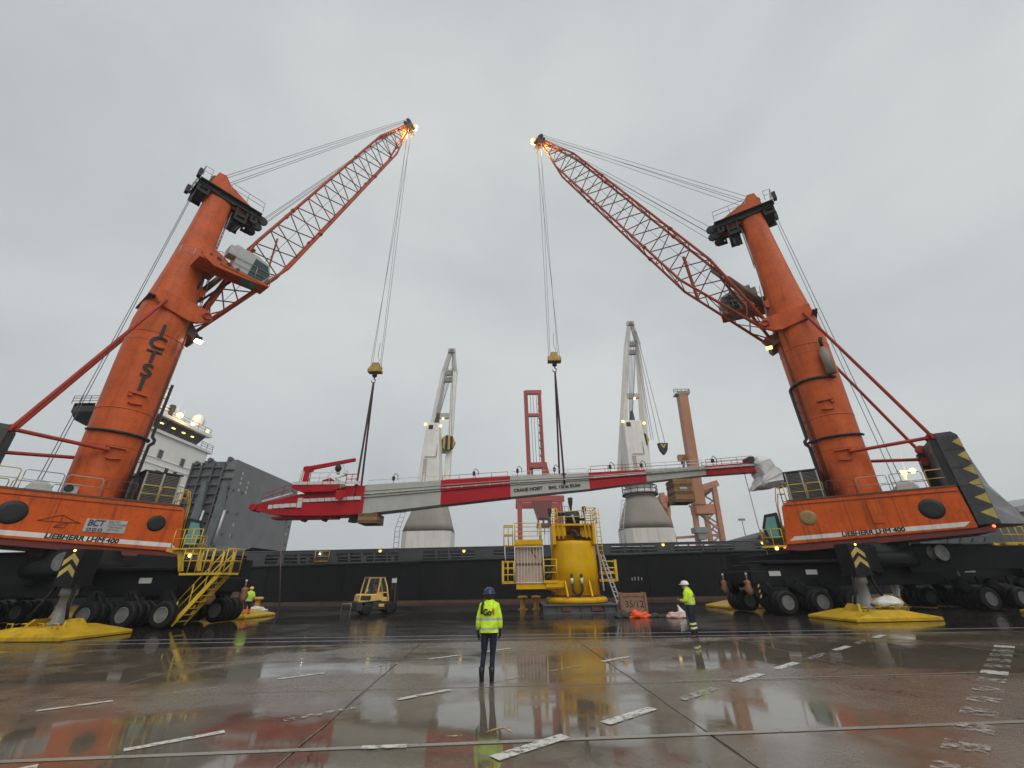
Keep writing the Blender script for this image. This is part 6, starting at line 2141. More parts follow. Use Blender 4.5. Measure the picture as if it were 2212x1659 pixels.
mb.build('platform_railing', 'rail_yellow', kt)
MB().box(-4.05, -2.28, -1.15, 0.5, 1.25, 3.45).build('cabin', 'ply_pale', kt)
mb = MB()
mb.box(-4.1, -2.23, -1.2, -1.16, 2.33, 2.45)
mb.beam((-3.1, -1.19, 3.4), (-2.6, -1.19, 2.7), 0.05, 0.04)
mb.build('cabin_batten', 'timber_dark', kt)
cage = MB()
for x in (-4.12, -2.22):
    cage.tube([(x, -1.4, 1.2), (x, -1.4, 3.5)], 0.035, 6)
for z in (1.24, 3.45):
    cage.tube([(-4.12, -1.4, z), (-2.22, -1.4, z)], 0.035, 6)
cg = cage.build('cage_frame', 'wrap', kt)
for k in range(1, 9):
    x = -4.12 + 1.9 * k / 9
    bar('cage_bar', (x, -1.4, 1.24), (x, -1.4, 3.45), 0.018, 'wrap', kt, 6)
mb = MB()
mb.box(-4.15, -2.2, -1.4, 0.6, 3.5, 3.6)
mb.box(-4.15, -2.2, -1.45, -1.35, 3.6, 3.85)
mb.box(-4.15, -2.2, -1.4, 0.6, 3.85, 3.92)
mb.build('cabin_roof', 'tower_yellow', kt)
mb = MB()
for z in (4.15, 4.45, 4.75, 5.0):
    mb.tube([(-4.1, -1.4, z), (-2.3, -1.4, z), (-2.3, 0.5, z)], 0.028, 6)
for x in (-4.1, -2.4, -2.3):
    mb.tube([(x, -1.4, 3.9), (x, -1.4, 5.0)], 0.04, 6)
for z in (3.55, 4.25, 4.85):
    mb.tube([(-4.2, -1.4, z), (-4.85, -1.4, z), (-4.85, -0.5, z), (-4.2, -0.5, z)], 0.045, 6)
for x in (-4.25, -4.55, -4.85):
    mb.tube([(x, -1.4, 3.5), (x, -1.4, 4.87)], 0.04, 6)
mb.build('roof_railing', 'rail_yellow', kt)
mb = MB().tube([(-4.8, -1.4, 3.5), (-4.78, -1.4, 2.9), (-4.72, -1.4, 2.5)], 0.03, 5)
mb.build('power_lead', 'wrap', kt)
mb = MB()
for k in range(6):
    mb.ball((-1.9 + 0.12 * (k % 3), -1.3, 1.6 + 0.13 * k), 0.12, 8, 5)
mb.build('hose_heap', 'rope_dark', kt)
# right platform
mb = MB().box(1.55, 2.75, -0.9, 0.7, 1.25, 1.42)
mb.box(1.6, 2.6, -0.85, -0.8, 1.7, 1.9)
mb.build('side_platform', 'tower_yellow', kt)
mb = MB()
for z in (1.75, 2.1, 2.5):
    mb.tube([(1.65, -0.9, z), (2.65, -0.9, z), (2.75, -0.8, z), (2.75, 0.6, z)], 0.04, 6)
for x in (1.7, 2.65):
    mb.tube([(x, -0.9, 1.4), (x, -0.9, 2.52)], 0.05, 6)
mb.box(2.62, 2.78, -0.95, -0.75, 1.3, 2.6)
mb.build('side_railing', 'rail_yellow', kt)
# aluminium ladder leaning on the column
ld_ = thing('leaning_ladder', (6.62, 30.0, 0.478), 'aluminium ladder leaning against the yellow crane column', 'ladder')
mb = MB()
a, b = Vector((-0.14, 0.0, 0.0)), Vector((-0.78, 0.9, 2.95))
ofs = Vector((0.24, 0.05, 0))
mb.beam(a, b, 0.05, 0.07)
mb.beam(a + ofs, b + ofs, 0.05, 0.07)
mb.build('rail', 'alu', ld_)
for k in range(11):
    p = a.lerp(b, (k + 0.5) / 11)
    bar('rung', p, p + ofs, 0.022, 'alu', ld_, 6)

# ================================================================== wooden crate, straps, sacks
cr = thing('wooden_crate', (6.55, 26.3, -0.012), 'brown wooden crate marked with black numbers beside the yellow column', 'crate', rz=math.radians(-8))
MB().box(-0.62, 0.62, -0.5, 0.5, 0.08, 1.12).build('panel', 'crate_ply', cr)
for x in (-0.64, 0.64):
    for y in (-0.54, 0.54):
        MB().box(x - 0.06, x + 0.06, y - 0.045, y + 0.045, 0.0, 1.2).build('batten', 'crate_batten', cr)
for z in (0.1, 1.06):
    MB().box(-0.58, 0.58, -0.545, -0.502, z - 0.05, z + 0.05).build('batten', 'crate_batten', cr)
MB().box(-0.70, -0.625, -0.46, 0.46, 0.1, 1.08).build('batten', 'crate_batten', cr)
for k in range(4):
    MB().box(-0.64, 0.64, -0.51 + k * 0.26, -0.29 + k * 0.26, 1.122, 1.15).build('lid_plank', 'crate_batten', cr)
put_text('lettering', '35/12', 0.46, 'ink', cr, (0.02, -0.507, 0.62), (1, 0, 0), (0, 0, 1), bold=0.004, sx=0.95)
put_text('lettering', 'Gsn', 0.2, 'ink', cr, (0.1, -0.507, 0.24), (1, 0, 0), (0, 0, 1), bold=0.002, sx=1.2)
def heap(name, c, sx, sy, h, mt, lab, cat, seed, parts=1, amp=0.35):
    mb = MB().ball((0, 0, 0), 1.0, 26, 12)
    vs_ = []
    for x, y, z in mb.v:
        n_ = noise.noise(Vector((x * 1.8 + seed, y * 1.8, z * 1.8))) * amp + noise.noise(Vector((x * 5 + seed, y * 5, z * 5))) * amp * 0.5
        k = 1 + n_
        vs_.append((x * sx * k, y * sy * k, max(0.0, (z * 0.75 + 0.35) * h * k)))
    mb.v = vs_
    t = mb.build(name, mt, None, loc=c)
    return tag(t, lab, cat)
heap('strap_heap', (6.55, 25.45, -0.012), 0.55, 0.22, 0.26, 'orange_cloth', 'bright orange strap heap lying in front of the crate', 'strap heap', 1.5, amp=0.7)
hp = heap('rope_heap', (5.75, 25.6, -0.012), 0.42, 0.25, 0.26, 'rope_dark', 'dark rope heap between the crate and the steel base', 'rope heap', 4.2, amp=0.6)
hp = heap('rope_heap', (7.35, 25.5, -0.012), 0.48, 0.2, 0.17, 'rope_dark', 'low dark rope heap between the orange straps and the sack', 'rope heap', 8.1, amp=0.7)
sk = thing('plastic_sack', (8.35, 25.0, -0.012), 'pinkish white plastic sack lying between the crate and the man in white helmet', 'sack')
o = heap('x', (0, 0, 0), 0.42, 0.26, 0.26, 'bag_pink', None, None, 2.2, amp=0.35); o.name = 'sack_body'; o.parent = sk
mb = MB().loft([[(0.12, -0.12, 0.05), (0.5, -0.14, 0.05), (0.5, 0.14, 0.05), (0.12, 0.14, 0.05)], [(0.2, -0.15, 0.3), (0.52, -0.1, 0.28), (0.5, 0.12, 0.3), (0.22, 0.12, 0.3)], [(0.22, -0.08, 0.42), (0.4, -0.06, 0.4), (0.38, 0.06, 0.42), (0.22, 0.06, 0.42)], [(0.20, -0.01, 0.62), (0.24, -0.01, 0.6), (0.24, 0.01, 0.6), (0.20, 0.01, 0.62)]])
mb.build('sack_flap', 'bag_white', sk)
t = heap('rope_heap', (-20.0, 36.4, -0.012), 0.9, 0.3, 0.3, 'wrap', 'pale canvas bundle lying behind a yellow outrigger pad near a walking man', 'bundle', 5.5, amp=0.3)
t.name = 'canvas_bundle'
t = MB().tube([(-13.2, 36.0, -0.01), (-13.2, 36.0, 0.42), (-12.5, 36.0, 0.45), (-12.5, 36.0, -0.01)], 0.03, 6).build('hoop_rail', 'rail_grey')
tag(t, 'low grey metal hoop standing on the quay behind the forklift', 'hoop')

# ================================================================== forklift
fk = thing('forklift', (-9.15, 31.4, -0.012), 'yellow and black forklift truck with a closed cab on the wet quay', 'forklift', rz=math.radians(34))
# x forward (mast side), origin mid wheelbase
mb = MB().prism([(-1.42, 0.95), (-1.45, 0.78), (-1.35, 0.72), (-0.35, 0.78), (0.0, 0.82), (0.42, 0.80), (0.42, 1.0), (-0.1, 1.06), (-0.15, 1.20), (-1.30, 1.22), (-1.40, 1.15)], -0.58, 0.58, 'y')
bd = mb.build('body', 'forklift_yellow', fk)
bev(bd, 0.05, 2)
MB().prism([(-1.34, 0.86), (-0.72, 0.83), (-0.66, 0.95), (-0.68, 1.10), (-1.30, 1.13)], -0.592, -0.583, 'y').build('side_grille', 'forklift_dark', bd)
MB().prism([(-1.34, 0.86), (-0.72, 0.83), (-0.66, 0.95), (-0.68, 1.10), (-1.30, 1.13)], 0.583, 0.592, 'y').build('side_grille', 'forklift_dark', bd)
mb = MB().prism([(-1.52, 0.28), (-1.50, 0.75), (-1.36, 0.78), (-1.2, 0.75), (-1.12, 0.58), (-0.95, 0.35), (-0.9, 0.25), (-1.4, 0.22)], -0.6, 0.6, 'y')
bev(mb.build('counterweight', 'forklift_dark', fk), 0.05, 2)
mb = MB().box(-0.5, 0.45, -0.55, 0.55, 0.3, 0.76)
mb.box(-1.0, 0.9, -0.42, 0.42, 0.25, 0.7)
mb.build('chassis', 'forklift_dark', fk)
MB().box(-0.1, 0.25, -0.6, -0.552, 0.45, 0.62).build('step', 'forklift_yellow', fk)
# cab frame
def arch(y, s_):
    mb = MB()
    pts = [(-1.05, 1.22), (-0.86, 2.16), (0.10, 2.20), (0.34, 1.62), (0.52, 0.78)]
    for a, b in zip(pts[:-1], pts[1:]):
        mb.beam((a[0], y, a[1]), (b[0], y, b[1]), 0.08, 0.09, up=(0, 1, 0))
    mb.beam((-0.28, y, 0.95), (-0.14, y, 2.18), 0.10, 0.11, up=(0, 1, 0))
    for a, b in (((-0.14, 2.12), (-0.25, 1.28)), ((-0.25, 1.28), (0.36, 1.28)), ((0.0, 1.28), (0.08, 0.80)), ((0.08, 0.80), (0.45, 0.80))):
        mb.beam((a[0], y - s_ * 0.01, a[1]), (b[0], y - s_ * 0.01, b[1]), 0.06, 0.06, up=(0, 1, 0))
    return mb
for y, s_ in ((-0.55, 1), (0.55, -1)):
    arch(y, s_).build('cab_frame', 'forklift_yellow', fk)
    MB().add([(-0.98, y, 1.24), (-0.80, y, 2.12), (-0.18, y, 2.14), (-0.28, y, 1.24)], [(0, 1, 2, 3)]).build('side_pane', 'pane_clear', fk)
    MB().add([(-0.22, y, 1.30), (-0.12, y, 2.12), (0.08, y, 2.14), (0.32, y, 1.60), (0.38, y, 1.30)], [(0, 1, 2, 3, 4)]).build('side_pane', 'pane_clear', fk)
    MB().prism([(-0.28, 0.85), (-0.28, 1.26), (0.0, 1.26), (0.1, 1.0), (0.05, 0.82)], y - 0.02, y + 0.02, 'y').build('door_panel', 'forklift_yellow', fk)
MB().box(-0.92, 0.14, -0.6, 0.6, 2.19, 2.26).build('roof', 'forklift_dark', fk)
mb = MB()
mb.beam((-0.88, -0.55, 2.2), (-0.88, 0.55, 2.2), 0.08, 0.08)
mb.build('roof_bar', 'plate_white', fk)
MB().add([(-1.04, -0.52, 1.25), (-1.04, 0.52, 1.25), (-0.87, 0.52, 2.14), (-0.87, -0.52, 2.14)], [(0, 1, 2, 3)]).build('rear_pane', 'pane_clear', fk)
mb = MB().box(-0.62, -0.5, -0.3, 0.3, 1.0, 1.72)
mb.box(-0.6, -0.1, -0.3, 0.3, 0.95, 1.08)
mb.build('seat', 'forklift_dark', fk)
mb = MB().tube([(0.18, 0, 1.0), (0.08, 0, 1.35)], 0.03, 6)
mb.tube([(0.08 + 0.06 * math.cos(2 * PI * k / 12), 0.17 * math.sin(2 * PI * k / 12), 1.36 + 0.14 * math.cos(2 * PI * k / 12)) for k in range(13)], 0.018, 5)
mb.build('steering_wheel', 'forklift_dark', fk)
MB().ball((-0.96, -0.5, 1.42), 0.09, 8, 5).build('rear_lamp', 'reflect_yellow', fk)
# mast and forks
mb = MB()
for y in (-0.36, 0.36):
    mb.box(0.92, 1.06, y - 0.05, y + 0.05, 0.12, 2.2)
for z in (0.5, 1.4, 2.14):
    mb.box(0.94, 1.04, -0.36, 0.36, z, z + 0.08)
mb.build('mast', 'forklift_dark', fk)
mb = MB()
for z in (0.45, 0.9):
    mb.box(1.08, 1.14, -0.62, 0.62, z, z + 0.1)
for k in range(7):
    y = -0.6 + k * 0.2
    mb.box(1.09, 1.13, y - 0.015, y + 0.015, 0.5, 1.3)
mb.box(1.08, 1.14, -0.62, 0.62, 1.28, 1.33)
mb.build('fork_carriage', 'dark_steel', fk)
for y in (-0.32, 0.32):
    MB().prism([(1.14, 0.9), (1.14, 0.10), (2.25, 0.06), (2.25, 0.09), (1.2, 0.15), (1.2, 0.9)], y - 0.06, y + 0.06, 'y').build('fork', 'dark_steel', fk)
mb = MB().box(0.62, 0.95, -0.62, -0.58, 1.85, 2.12)
mb.build('mirror_plate', 'plate_white', fk)
for x, r_, hw in ((-0.85, 0.30, 0.14), (0.72, 0.36, 0.16)):
    for y in (-0.5, 0.5):
        mb = MB().lathe([(r_ * 0.55, -hw), (r_ * 0.92, -hw), (r_, -hw * 0.7), (r_, hw * 0.7), (r_ * 0.92, hw), (r_ * 0.55, hw)], (x, y, r_), 20, 'y')
        wh_ = mb.build('wheel', 'rubber', fk)
        s_ = -1 if y < 0 else 1
        MB().lathe([(r_ * 0.54, s_ * hw * 0.7), (r_ * 0.4, s_ * hw * 0.85), (r_ * 0.15, s_ * hw * 0.95)], (x, y, r_), 14, 'y').build('hub', 'rim', wh_)
# ================================================================== people
def grow(J, E_, sub=2):
    names = list(J)
    me = bpy.data.meshes.new('body')
    me.from_pydata([J[n][0] for n in names], [(names.index(a), names.index(b)) for a, b in E_], [])
    o = bpy.data.objects.new('body', me)
    COL.objects.link(o)
    o.modifiers.new('skin', 'SKIN')
    for i, n in enumerate(names):
        r = J[n][1]
        me.skin_vertices[0].data[i].radius = r if isinstance(r, tuple) else (r, r)
        me.skin_vertices[0].data[i].use_root = (i == 0)
    s_ = o.modifiers.new('sub', 'SUBSURF')
    s_.levels = s_.render_levels = sub
    dg = bpy.context.evaluated_depsgraph_get()
    res = bpy.data.meshes.new_from_object(o.evaluated_get(dg))
    bpy.data.objects.remove(o)
    return res
def seg_near(p, J, E_):
    best, bn, bt = 9, None, 0
    for a, b in E_:
        A, B = Vector(J[a][0]), Vector(J[b][0])
        d = B - A
        t = max(0, min(1, (p - A).dot(d) / max(1e-9, d.length_squared)))
        ra = J[a][1]; rb = J[b][1]
        ra = max(ra) if isinstance(ra, tuple) else ra
        rb = max(rb) if isinstance(rb, tuple) else rb
        dist = (p - (A + d * t)).length / (ra + (rb - ra) * t)
        if dist < best: best, bn, bt = dist, (a, b), t
    return bn, bt
def blob(bm_me, c, r, n=10, m=7):
    return MB().ball((0, 0, 0), 1.0, n, m), c, r
def make_person(label, loc, rz, J, E_, paint, mats, extra=(), name='person'):
    t = thing(name, loc, label, 'person', rz=rz)
    me = grow(J, E_)
    me.materials.clear()
    for m in mats: me.materials.append(M[m])
    # clothing boundaries drawn by cutting the skin at chosen heights keeps hems straight
    bm = bmesh.new(); bm.from_mesh(me)
    for z in extra:
        bmesh.ops.bisect_plane(bm, geom=bm.verts[:] + bm.edges[:] + bm.faces[:], plane_co=(0, 0, z), plane_no=(0, 0, 1))
    # nose, ears and brow belong to the same skin
    h = Vector(J['head'][0])
    fd = Vector(J.get('_face', ((0, 1, 0), 0))[0]) if False else face_dir
    sd_ = fd.cross(Vector((0, 0, 1)))
    for c, r in ((h + fd * 0.098 + Vector((0, 0, -0.005)), (0.016, 0.022, 0.026)), (h + sd_ * 0.083, (0.014, 0.022, 0.032)), (h - sd_ * 0.083, (0.014, 0.022, 0.032)), (h + fd * 0.078 + Vector((0, 0, -0.065)), (0.03, 0.03, 0.028))):
        q = bmesh.ops.create_uvsphere(bm, u_segments=10, v_segments=7, radius=1.0)
        for v in q['verts']:
            v.co = c + sd_ * v.co.x * r[0] + fd * v.co.y * r[1] + Vector((0, 0, 1)) * v.co.z * r[2]
    bm.to_mesh(me); bm.free()
    for p in me.polygons:
        p.use_smooth = True
        bn, bt = seg_near(p.center, J, E_)
        p.material_index = paint(p.center, bn, bt)
    o = bpy.data.objects.new('body', me)
    COL.objects.link(o)
    o.parent = t
    return t
def eyes(t, h, fd, sd_):
    mb = MB()
    for s_ in (-1, 1):
        mb.ball((h + fd * 0.085 + sd_ * 0.034 * s_ + Vector((0, 0, 0.02)))[:], 0.011, 8, 5)
    mb.build('eyes', 'ink', t)
    mb = MB().tube([h + fd * 0.093 + sd_ * 0.024 + Vector((0, 0, -0.052)), h + fd * 0.10 + Vector((0, 0, -0.05)), h + fd * 0.093 - sd_ * 0.024 + Vector((0, 0, -0.052))], 0.005, 5)
    mb.build('mouth', 'maroon', t)
def helmet(t, h, fd, mt, brim=0.05, tilt=0.0):
    n = 24
    sd_ = fd.cross(Vector((0, 0, 1)))
    rings = []
    for i in range(9):
        a = PI / 2 * i / 8
        rr = 0.128 * math.cos(a) ** 0.8 + 0.001
        z = 0.05 + 0.118 * math.sin(a)
        rg = []
        for j in range(n):
            b = 2 * PI * j / n
            rg.append(tuple(h + sd_ * rr * 0.92 * math.cos(b) + fd * rr * 1.08 * math.sin(b) + Vector((0, 0, z))))
        rings.append(rg)
    low = []
    for rr, z in ((0.128, 0.035), (0.145, 0.032), (0.145, 0.042)):
        rg = []
        for j in range(n):
            b = 2 * PI * j / n
            k = rr + (brim if rr > 0.13 else 0) * max(0, math.sin(b)) ** 1.5
            rg.append(tuple(h + sd_ * rr * 0.92 * math.cos(b) + fd * k * 1.08 * math.sin(b) + Vector((0, 0, z))))
        low.append(rg)
    mb = MB().loft(low + rings, smooth=True)
    o = mb.build('helmet', mt, t)
    return o
def hand(t, wrist, d, palm_n, mt, name='glove', curl=0.5, sc_=1.0):
    d = Vector(d).normalized()
    pn = Vector(palm_n).normalized()
    sd_ = d.cross(pn).normalized()
    w0 = Vector(wrist)
    mb = MB()
    rg = []
    for f, ww, th in ((-0.02, 0.030, 0.024), (0.02, 0.036, 0.022), (0.06, 0.043, 0.020), (0.092, 0.040, 0.016)):
        c = w0 + d * f * sc_
        rg.append([tuple(c + sd_ * ww * sc_ * math.cos(2 * PI * j / 10) + pn * th * sc_ * math.sin(2 * PI * j / 10)) for j in range(10)])
    mb.loft(rg, smooth=True)
    for i, (o_, ln) in enumerate(((-0.031, 0.060), (-0.010, 0.075), (0.011, 0.080), (0.031, 0.070))):
        p0 = w0 + (d * 0.085 + sd_ * o_) * sc_
        p1 = p0 + (d * math.cos(curl * 0.6) + pn * math.sin(curl * 0.6)) * ln * 0.45 * sc_
        p2 = p1 + (d * math.cos(curl * 1.4) + pn * math.sin(curl * 1.4)) * ln * 0.33 * sc_
        p3 = p2 + (d * math.cos(curl * 2.1) + pn * math.sin(curl * 2.1)) * ln * 0.27 * sc_
        mb.tube([p0, p1, p2, p3], 0.0105 * sc_, 7, 0.008 * sc_)
    th0 = w0 + (d * 0.03 + sd_ * 0.036) * sc_
    mb.tube([th0, th0 + (d * 0.025 + sd_ * 0.022 + pn * 0.01) * sc_, th0 + (d * 0.055 + sd_ * 0.026 + pn * 0.026) * sc_, th0 + (d * 0.072 + sd_ * 0.018 + pn * 0.036) * sc_], 0.0125 * sc_, 7, 0.009 * sc_)
    return mb.build(name, mt, t)
Z1 = Vector((0, 0, 1))

# ---- woman in the foreground, back to the camera
face_dir = Vector((-0.35, 0.94, 0)).normalized()
J = {'pelvis': ((0, 0, 0.90), (0.150, 0.115)), 'waist': ((0, 0, 1.02), (0.155, 0.115)), 'chest': ((0, -0.01, 1.24), (0.175, 0.125)), 'upper': ((0, -0.02, 1.36), (0.12, 0.10)), 'neck': ((0, 0.0, 1.46), 0.058),
     'head': ((-0.01, 0.02, 1.565), (0.085, 0.095)), 'crown': ((-0.01, 0.02, 1.64), (0.075, 0.085)),
     'shl': ((-0.155, -0.01, 1.35), 0.082), 'ell': ((-0.225, -0.02, 1.09), 0.064), 'wrl': ((-0.235, 0.03, 0.90), 0.054), 'shr': ((0.155, -0.01, 1.35), 0.082), 'elr': ((0.225, -0.03, 1.10), 0.064), 'wrr': ((0.23, 0.0, 0.92), 0.054),
     'hipl': ((-0.085, 0, 0.83), 0.098), 'thl': ((-0.095, 0.0, 0.68), 0.082), 'knl': ((-0.105, 0.01, 0.47), 0.058), 'cal': ((-0.125, -0.015, 0.33), 0.056), 'anl': ((-0.145, -0.02, 0.10), 0.044), 'tol': ((-0.155, 0.12, 0.035), 0.036), 'hel': ((-0.145, -0.06, 0.04), 0.04),
     'hipr': ((0.085, 0, 0.83), 0.098), 'thr': ((0.085, 0.0, 0.68), 0.082), 'knr': ((0.075, 0.01, 0.47), 0.058), 'car': ((0.065, -0.015, 0.33), 0.056), 'anr': ((0.06, -0.02, 0.10), 0.044), 'tor': ((0.07, 0.12, 0.035), 0.036), 'her': ((0.06, -0.06, 0.04), 0.04)}
def std_edges():
    e = [('pelvis', 'waist'), ('waist', 'chest'), ('chest', 'upper'), ('upper', 'neck'), ('neck', 'head'), ('head', 'crown')]
    for s_ in 'lr':
        e += [('upper', 'sh' + s_), ('sh' + s_, 'el' + s_), ('el' + s_, 'wr' + s_), ('pelvis', 'hip' + s_), ('hip' + s_, 'th' + s_), ('th' + s_, 'kn' + s_), ('kn' + s_, 'ca' + s_), ('ca' + s_, 'an' + s_), ('an' + s_, 'to' + s_), ('an' + s_, 'he' + s_)]
    return e
def paint_woman(c, bn, bt):
    # 0 hivis 1 reflective 2 jeans 3 black 4 skin 5 boot
    leg = bn[1][:2] in ('hi', 'th', 'kn', 'ca', 'an', 'to', 'he') and bn[1] not in ('head',)
    if bn[1] in ('head', 'crown'): return 4
    if bn == ('upper', 'neck'): return 4 if c.z > 1.475 else 0
    arm = bn[1][:2] in ('el', 'wr')
    if leg: return 5 if c.z < 0.235 else (2 if c.z < 0.84 else 3)
    if c.z < 0.865 and not arm: return 3
    if 1.085 < c.z < 1.135 or 0.915 < c.z < 0.96: return 1
    return 0
wm = make_person('woman in a yellow high-visibility jacket and blue helmet, standing with her back turned', (-0.55, 10.15, 0.0), 0.0, J, std_edges(), paint_woman,
                 ['hivis', 'reflective', 'jeans', 'cloth_black', 'skin', 'boot_black'], (1.135, 1.085, 0.96, 0.915, 0.865, 0.84, 0.235))
h = Vector(J['head'][0])
helmet(wm, h - Vector((0, 0, 0.02)), face_dir, 'helmet_blue', 0.02)
eyes(wm, h, face_dir, face_dir.cross(Z1))
# jacket: loose shell over the torso with folds, hem and hood
def shell(t, rows, mt, name, n=36, fold=0.006, seed=0.0, mi=None):
    rings = []
    for z, cx_, cy_, rx, ry in rows:
        rg = []
        for j in range(n):
            a = 2 * PI * j / n
            k = 1 + fold / max(rx, 0.05) * (noise.noise(Vector((math.cos(a) * 2.5 + seed, math.sin(a) * 2.5, z * 9))) * 2.0)
            sx = math.copysign(abs(math.cos(a)) ** 0.85, math.cos(a)); sy = math.copysign(abs(math.sin(a)) ** 0.85, math.sin(a))
            rg.append((cx_ + rx * sx * k, cy_ + ry * sy * k, z))
        rings.append(rg)
    mb = MB().loft(rings, caps=False, smooth=True)
    if mi:
        mb.mi = [mi((rings[i // n][0][2] + rings[i // n + 1][0][2]) / 2) for i in range(len(mb.f))]
    return mb.build(name, mt, t, fix=False)
zs = [0.865, 0.875, 0.915, 0.94, 0.96, 1.0, 1.04, 1.085, 1.11, 1.135, 1.18, 1.22, 1.26, 1.30, 1.335, 1.365, 1.395, 1.42, 1.445, 1.465]
def wrow(z):
    f = (z - 0.865) / 0.6
    if z < 1.30: return (z, 0, -0.005, 0.196 - 0.010 * math.sin(PI * f * 1.2), 0.150 - 0.01 * f)
    g = (z - 1.30) / 0.165
    return (z, 0, -0.012, 0.196 - 0.118 * g ** 1.5, 0.143 - 0.070 * g ** 1.6)
shell(wm, [wrow(z) for z in zs], ['hivis', 'reflective'], 'jacket', fold=0.016, mi=lambda z: 1 if (1.085 < z < 1.135 or 0.915 < z < 0.96) else 0)
mb = MB()
rings = []
for i in range(7):      # folded hood on the shoulders
    f = i / 6
    rings.append([(0.105 * (1 - 0.25 * f) * math.cos(a), -0.075 - 0.075 * math.sin(PI * f) * (0.6 + 0.4 * math.sin(a)) , 1.475 - 0.15 * f + 0.03 * math.sin(a)) for a in [PI + PI * j / 10 for j in range(11)]])
vs_ = [p for r in rings for p in r]
mb.smooth = True
mb.add(vs_, [(i * 11 + j, i * 11 + j + 1, (i + 1) * 11 + j + 1, (i + 1) * 11 + j) for i in range(6) for j in range(10)])
hd_ = mb.build('hood', 'hivis', wm)
hd_.modifiers.new('sol', 'SOLIDIFY').thickness = 0.012
mb = MB()
mb.lathe([(0.03, 1.44), (0.075, 1.48), (0.098, 1.53), (0.102, 1.60)], (-0.012, 0.0, 0), 18)
for k in range(5):
    o_ = k * 0.014
    mb.tube([(-0.05 - o_ * 0.4, -0.05, 1.52), (-0.105 - o_ * 0.5, -0.085, 1.45), (-0.128 - o_ * 0.6, -0.125 + o_ * 0.2, 1.375), (-0.132 - o_ * 0.75, -0.150 + o_ * 0.4, 1.29), (-0.138 - o_ * 0.6, -0.156 + o_ * 0.4, 1.20 + 0.01 * (k % 3))], 0.017, 7, 0.006)
mb.build('hair', 'hair', wm)
hand(wm, (-0.235, 0.035, 0.885), (0, 0.08, -1), (1, 0.2, 0), 'cloth_black', 'glove', 0.5, 1.12)
hand(wm, (0.23, 0.005, 0.905), (0, 0.05, -1), (-1, 0.2, 0), 'cloth_black', 'glove', 0.5, 1.12)
for x, y, tx in ((-0.145, -0.02, -0.155), (0.06, -0.02, 0.07)):
    mb = MB().loft([[(x + r * math.cos(2 * PI * j / 14) + dx, y + oy + r * l_ * math.sin(2 * PI * j / 14), z) for j in range(14)] for z, r, l_, oy, dx in ((0.0, 0.045, 2.2, 0.045, 0), (0.03, 0.048, 2.2, 0.045, 0), (0.06, 0.046, 1.8, 0.03, 0), (0.10, 0.050, 1.2, 0.0, 0), (0.18, 0.056, 1.05, 0.0, 0), (0.26, 0.062, 1.0, 0.0, 0.004 * (1 if x < 0 else -1)))], smooth=True)
    mb.build('boot', 'boot_black', wm)
# print on the back
yb = -0.172
def onback(u, v, z0=1.235):
    x = u
    return Vector((x, -0.158 - 0.012 * (1 - (x / 0.2) ** 2) - 0.003, z0 + v))
put_text('back_print', 'Go', 0.165, 'ink', wm, (0, 0, 0), (1, 0, 0), (0, 0, 1), bold=0.006, sx=0.82, warp=lambda u, v: onback(u - 0.035, v))
put_text('back_print', '4', 0.165, 'ink_red', wm, (0, 0, 0), (1, 0, 0), (0, 0, 1), bold=0.006, sx=0.82, warp=lambda u, v: onback(u + 0.082, v + 0.01))

# ---- man in white helmet reading something in his hands
face_dir = Vector((-0.25, 0.97, 0)).normalized()
E_ = std_edges()
J = {'pelvis': ((0, 0, 0.95), (0.165, 0.125)), 'waist': ((0, 0.0, 1.06), (0.17, 0.13)), 'chest': ((0, -0.01, 1.28), (0.195, 0.145)), 'upper': ((0, -0.01, 1.40), (0.14, 0.115)), 'neck': ((0, 0.03, 1.50), 0.066),
     'head': ((0, 0.07, 1.61), (0.088, 0.10)), 'crown': ((0, 0.075, 1.69), (0.078, 0.09)),
     'shl': ((-0.18, 0.0, 1.39), 0.092), 'ell': ((-0.25, 0.05, 1.12), 0.075), 'wrl': ((-0.13, 0.27, 1.13), 0.056), 'shr': ((0.18, 0.0, 1.39), 0.092), 'elr': ((0.25, 0.05, 1.12), 0.075), 'wrr': ((0.10, 0.28, 1.13), 0.056),
     'hipl': ((-0.095, 0, 0.87), 0.115), 'thl': ((-0.10, 0.0, 0.70), 0.10), 'knl': ((-0.105, 0.02, 0.48), 0.085), 'cal': ((-0.11, 0.0, 0.32), 0.085), 'anl': ((-0.115, -0.01, 0.11), 0.075), 'tol': ((-0.125, 0.16, 0.04), 0.042), 'hel': ((-0.115, -0.06, 0.04), 0.04),
     'hipr': ((0.095, 0, 0.87), 0.115), 'thr': ((0.10, 0.0, 0.70), 0.10), 'knr': ((0.105, 0.02, 0.48), 0.085), 'car': ((0.11, 0.0, 0.32), 0.085), 'anr': ((0.115, -0.01, 0.11), 0.075), 'tor': ((0.125, 0.16, 0.04), 0.042), 'her': ((0.115, -0.06, 0.04), 0.04)}
def paint_man(c, bn, bt):
    leg = bn[1][:2] in ('hi', 'th', 'kn', 'ca', 'an', 'to', 'he') and bn[1] != 'head'
    if bn[1] in ('head', 'crown'): return 4
    if bn == ('upper', 'neck'): return 4 if c.z > 1.545 else 0
    if bn[1][:2] in ('el', 'wr'):
        if bn[1][:2] == 'wr' and 0.35 < bt < 0.6: return 1
        return 0
    if leg:
        if c.z < 0.085: return 5
        if 0.385 < c.z < 0.445 or 0.26 < c.z < 0.32: return 3
        return 2
    if c.z < 1.0: return 2
    if 1.135 < c.z < 1.175 or 1.0 < c.z < 1.035: return 1
    return 0
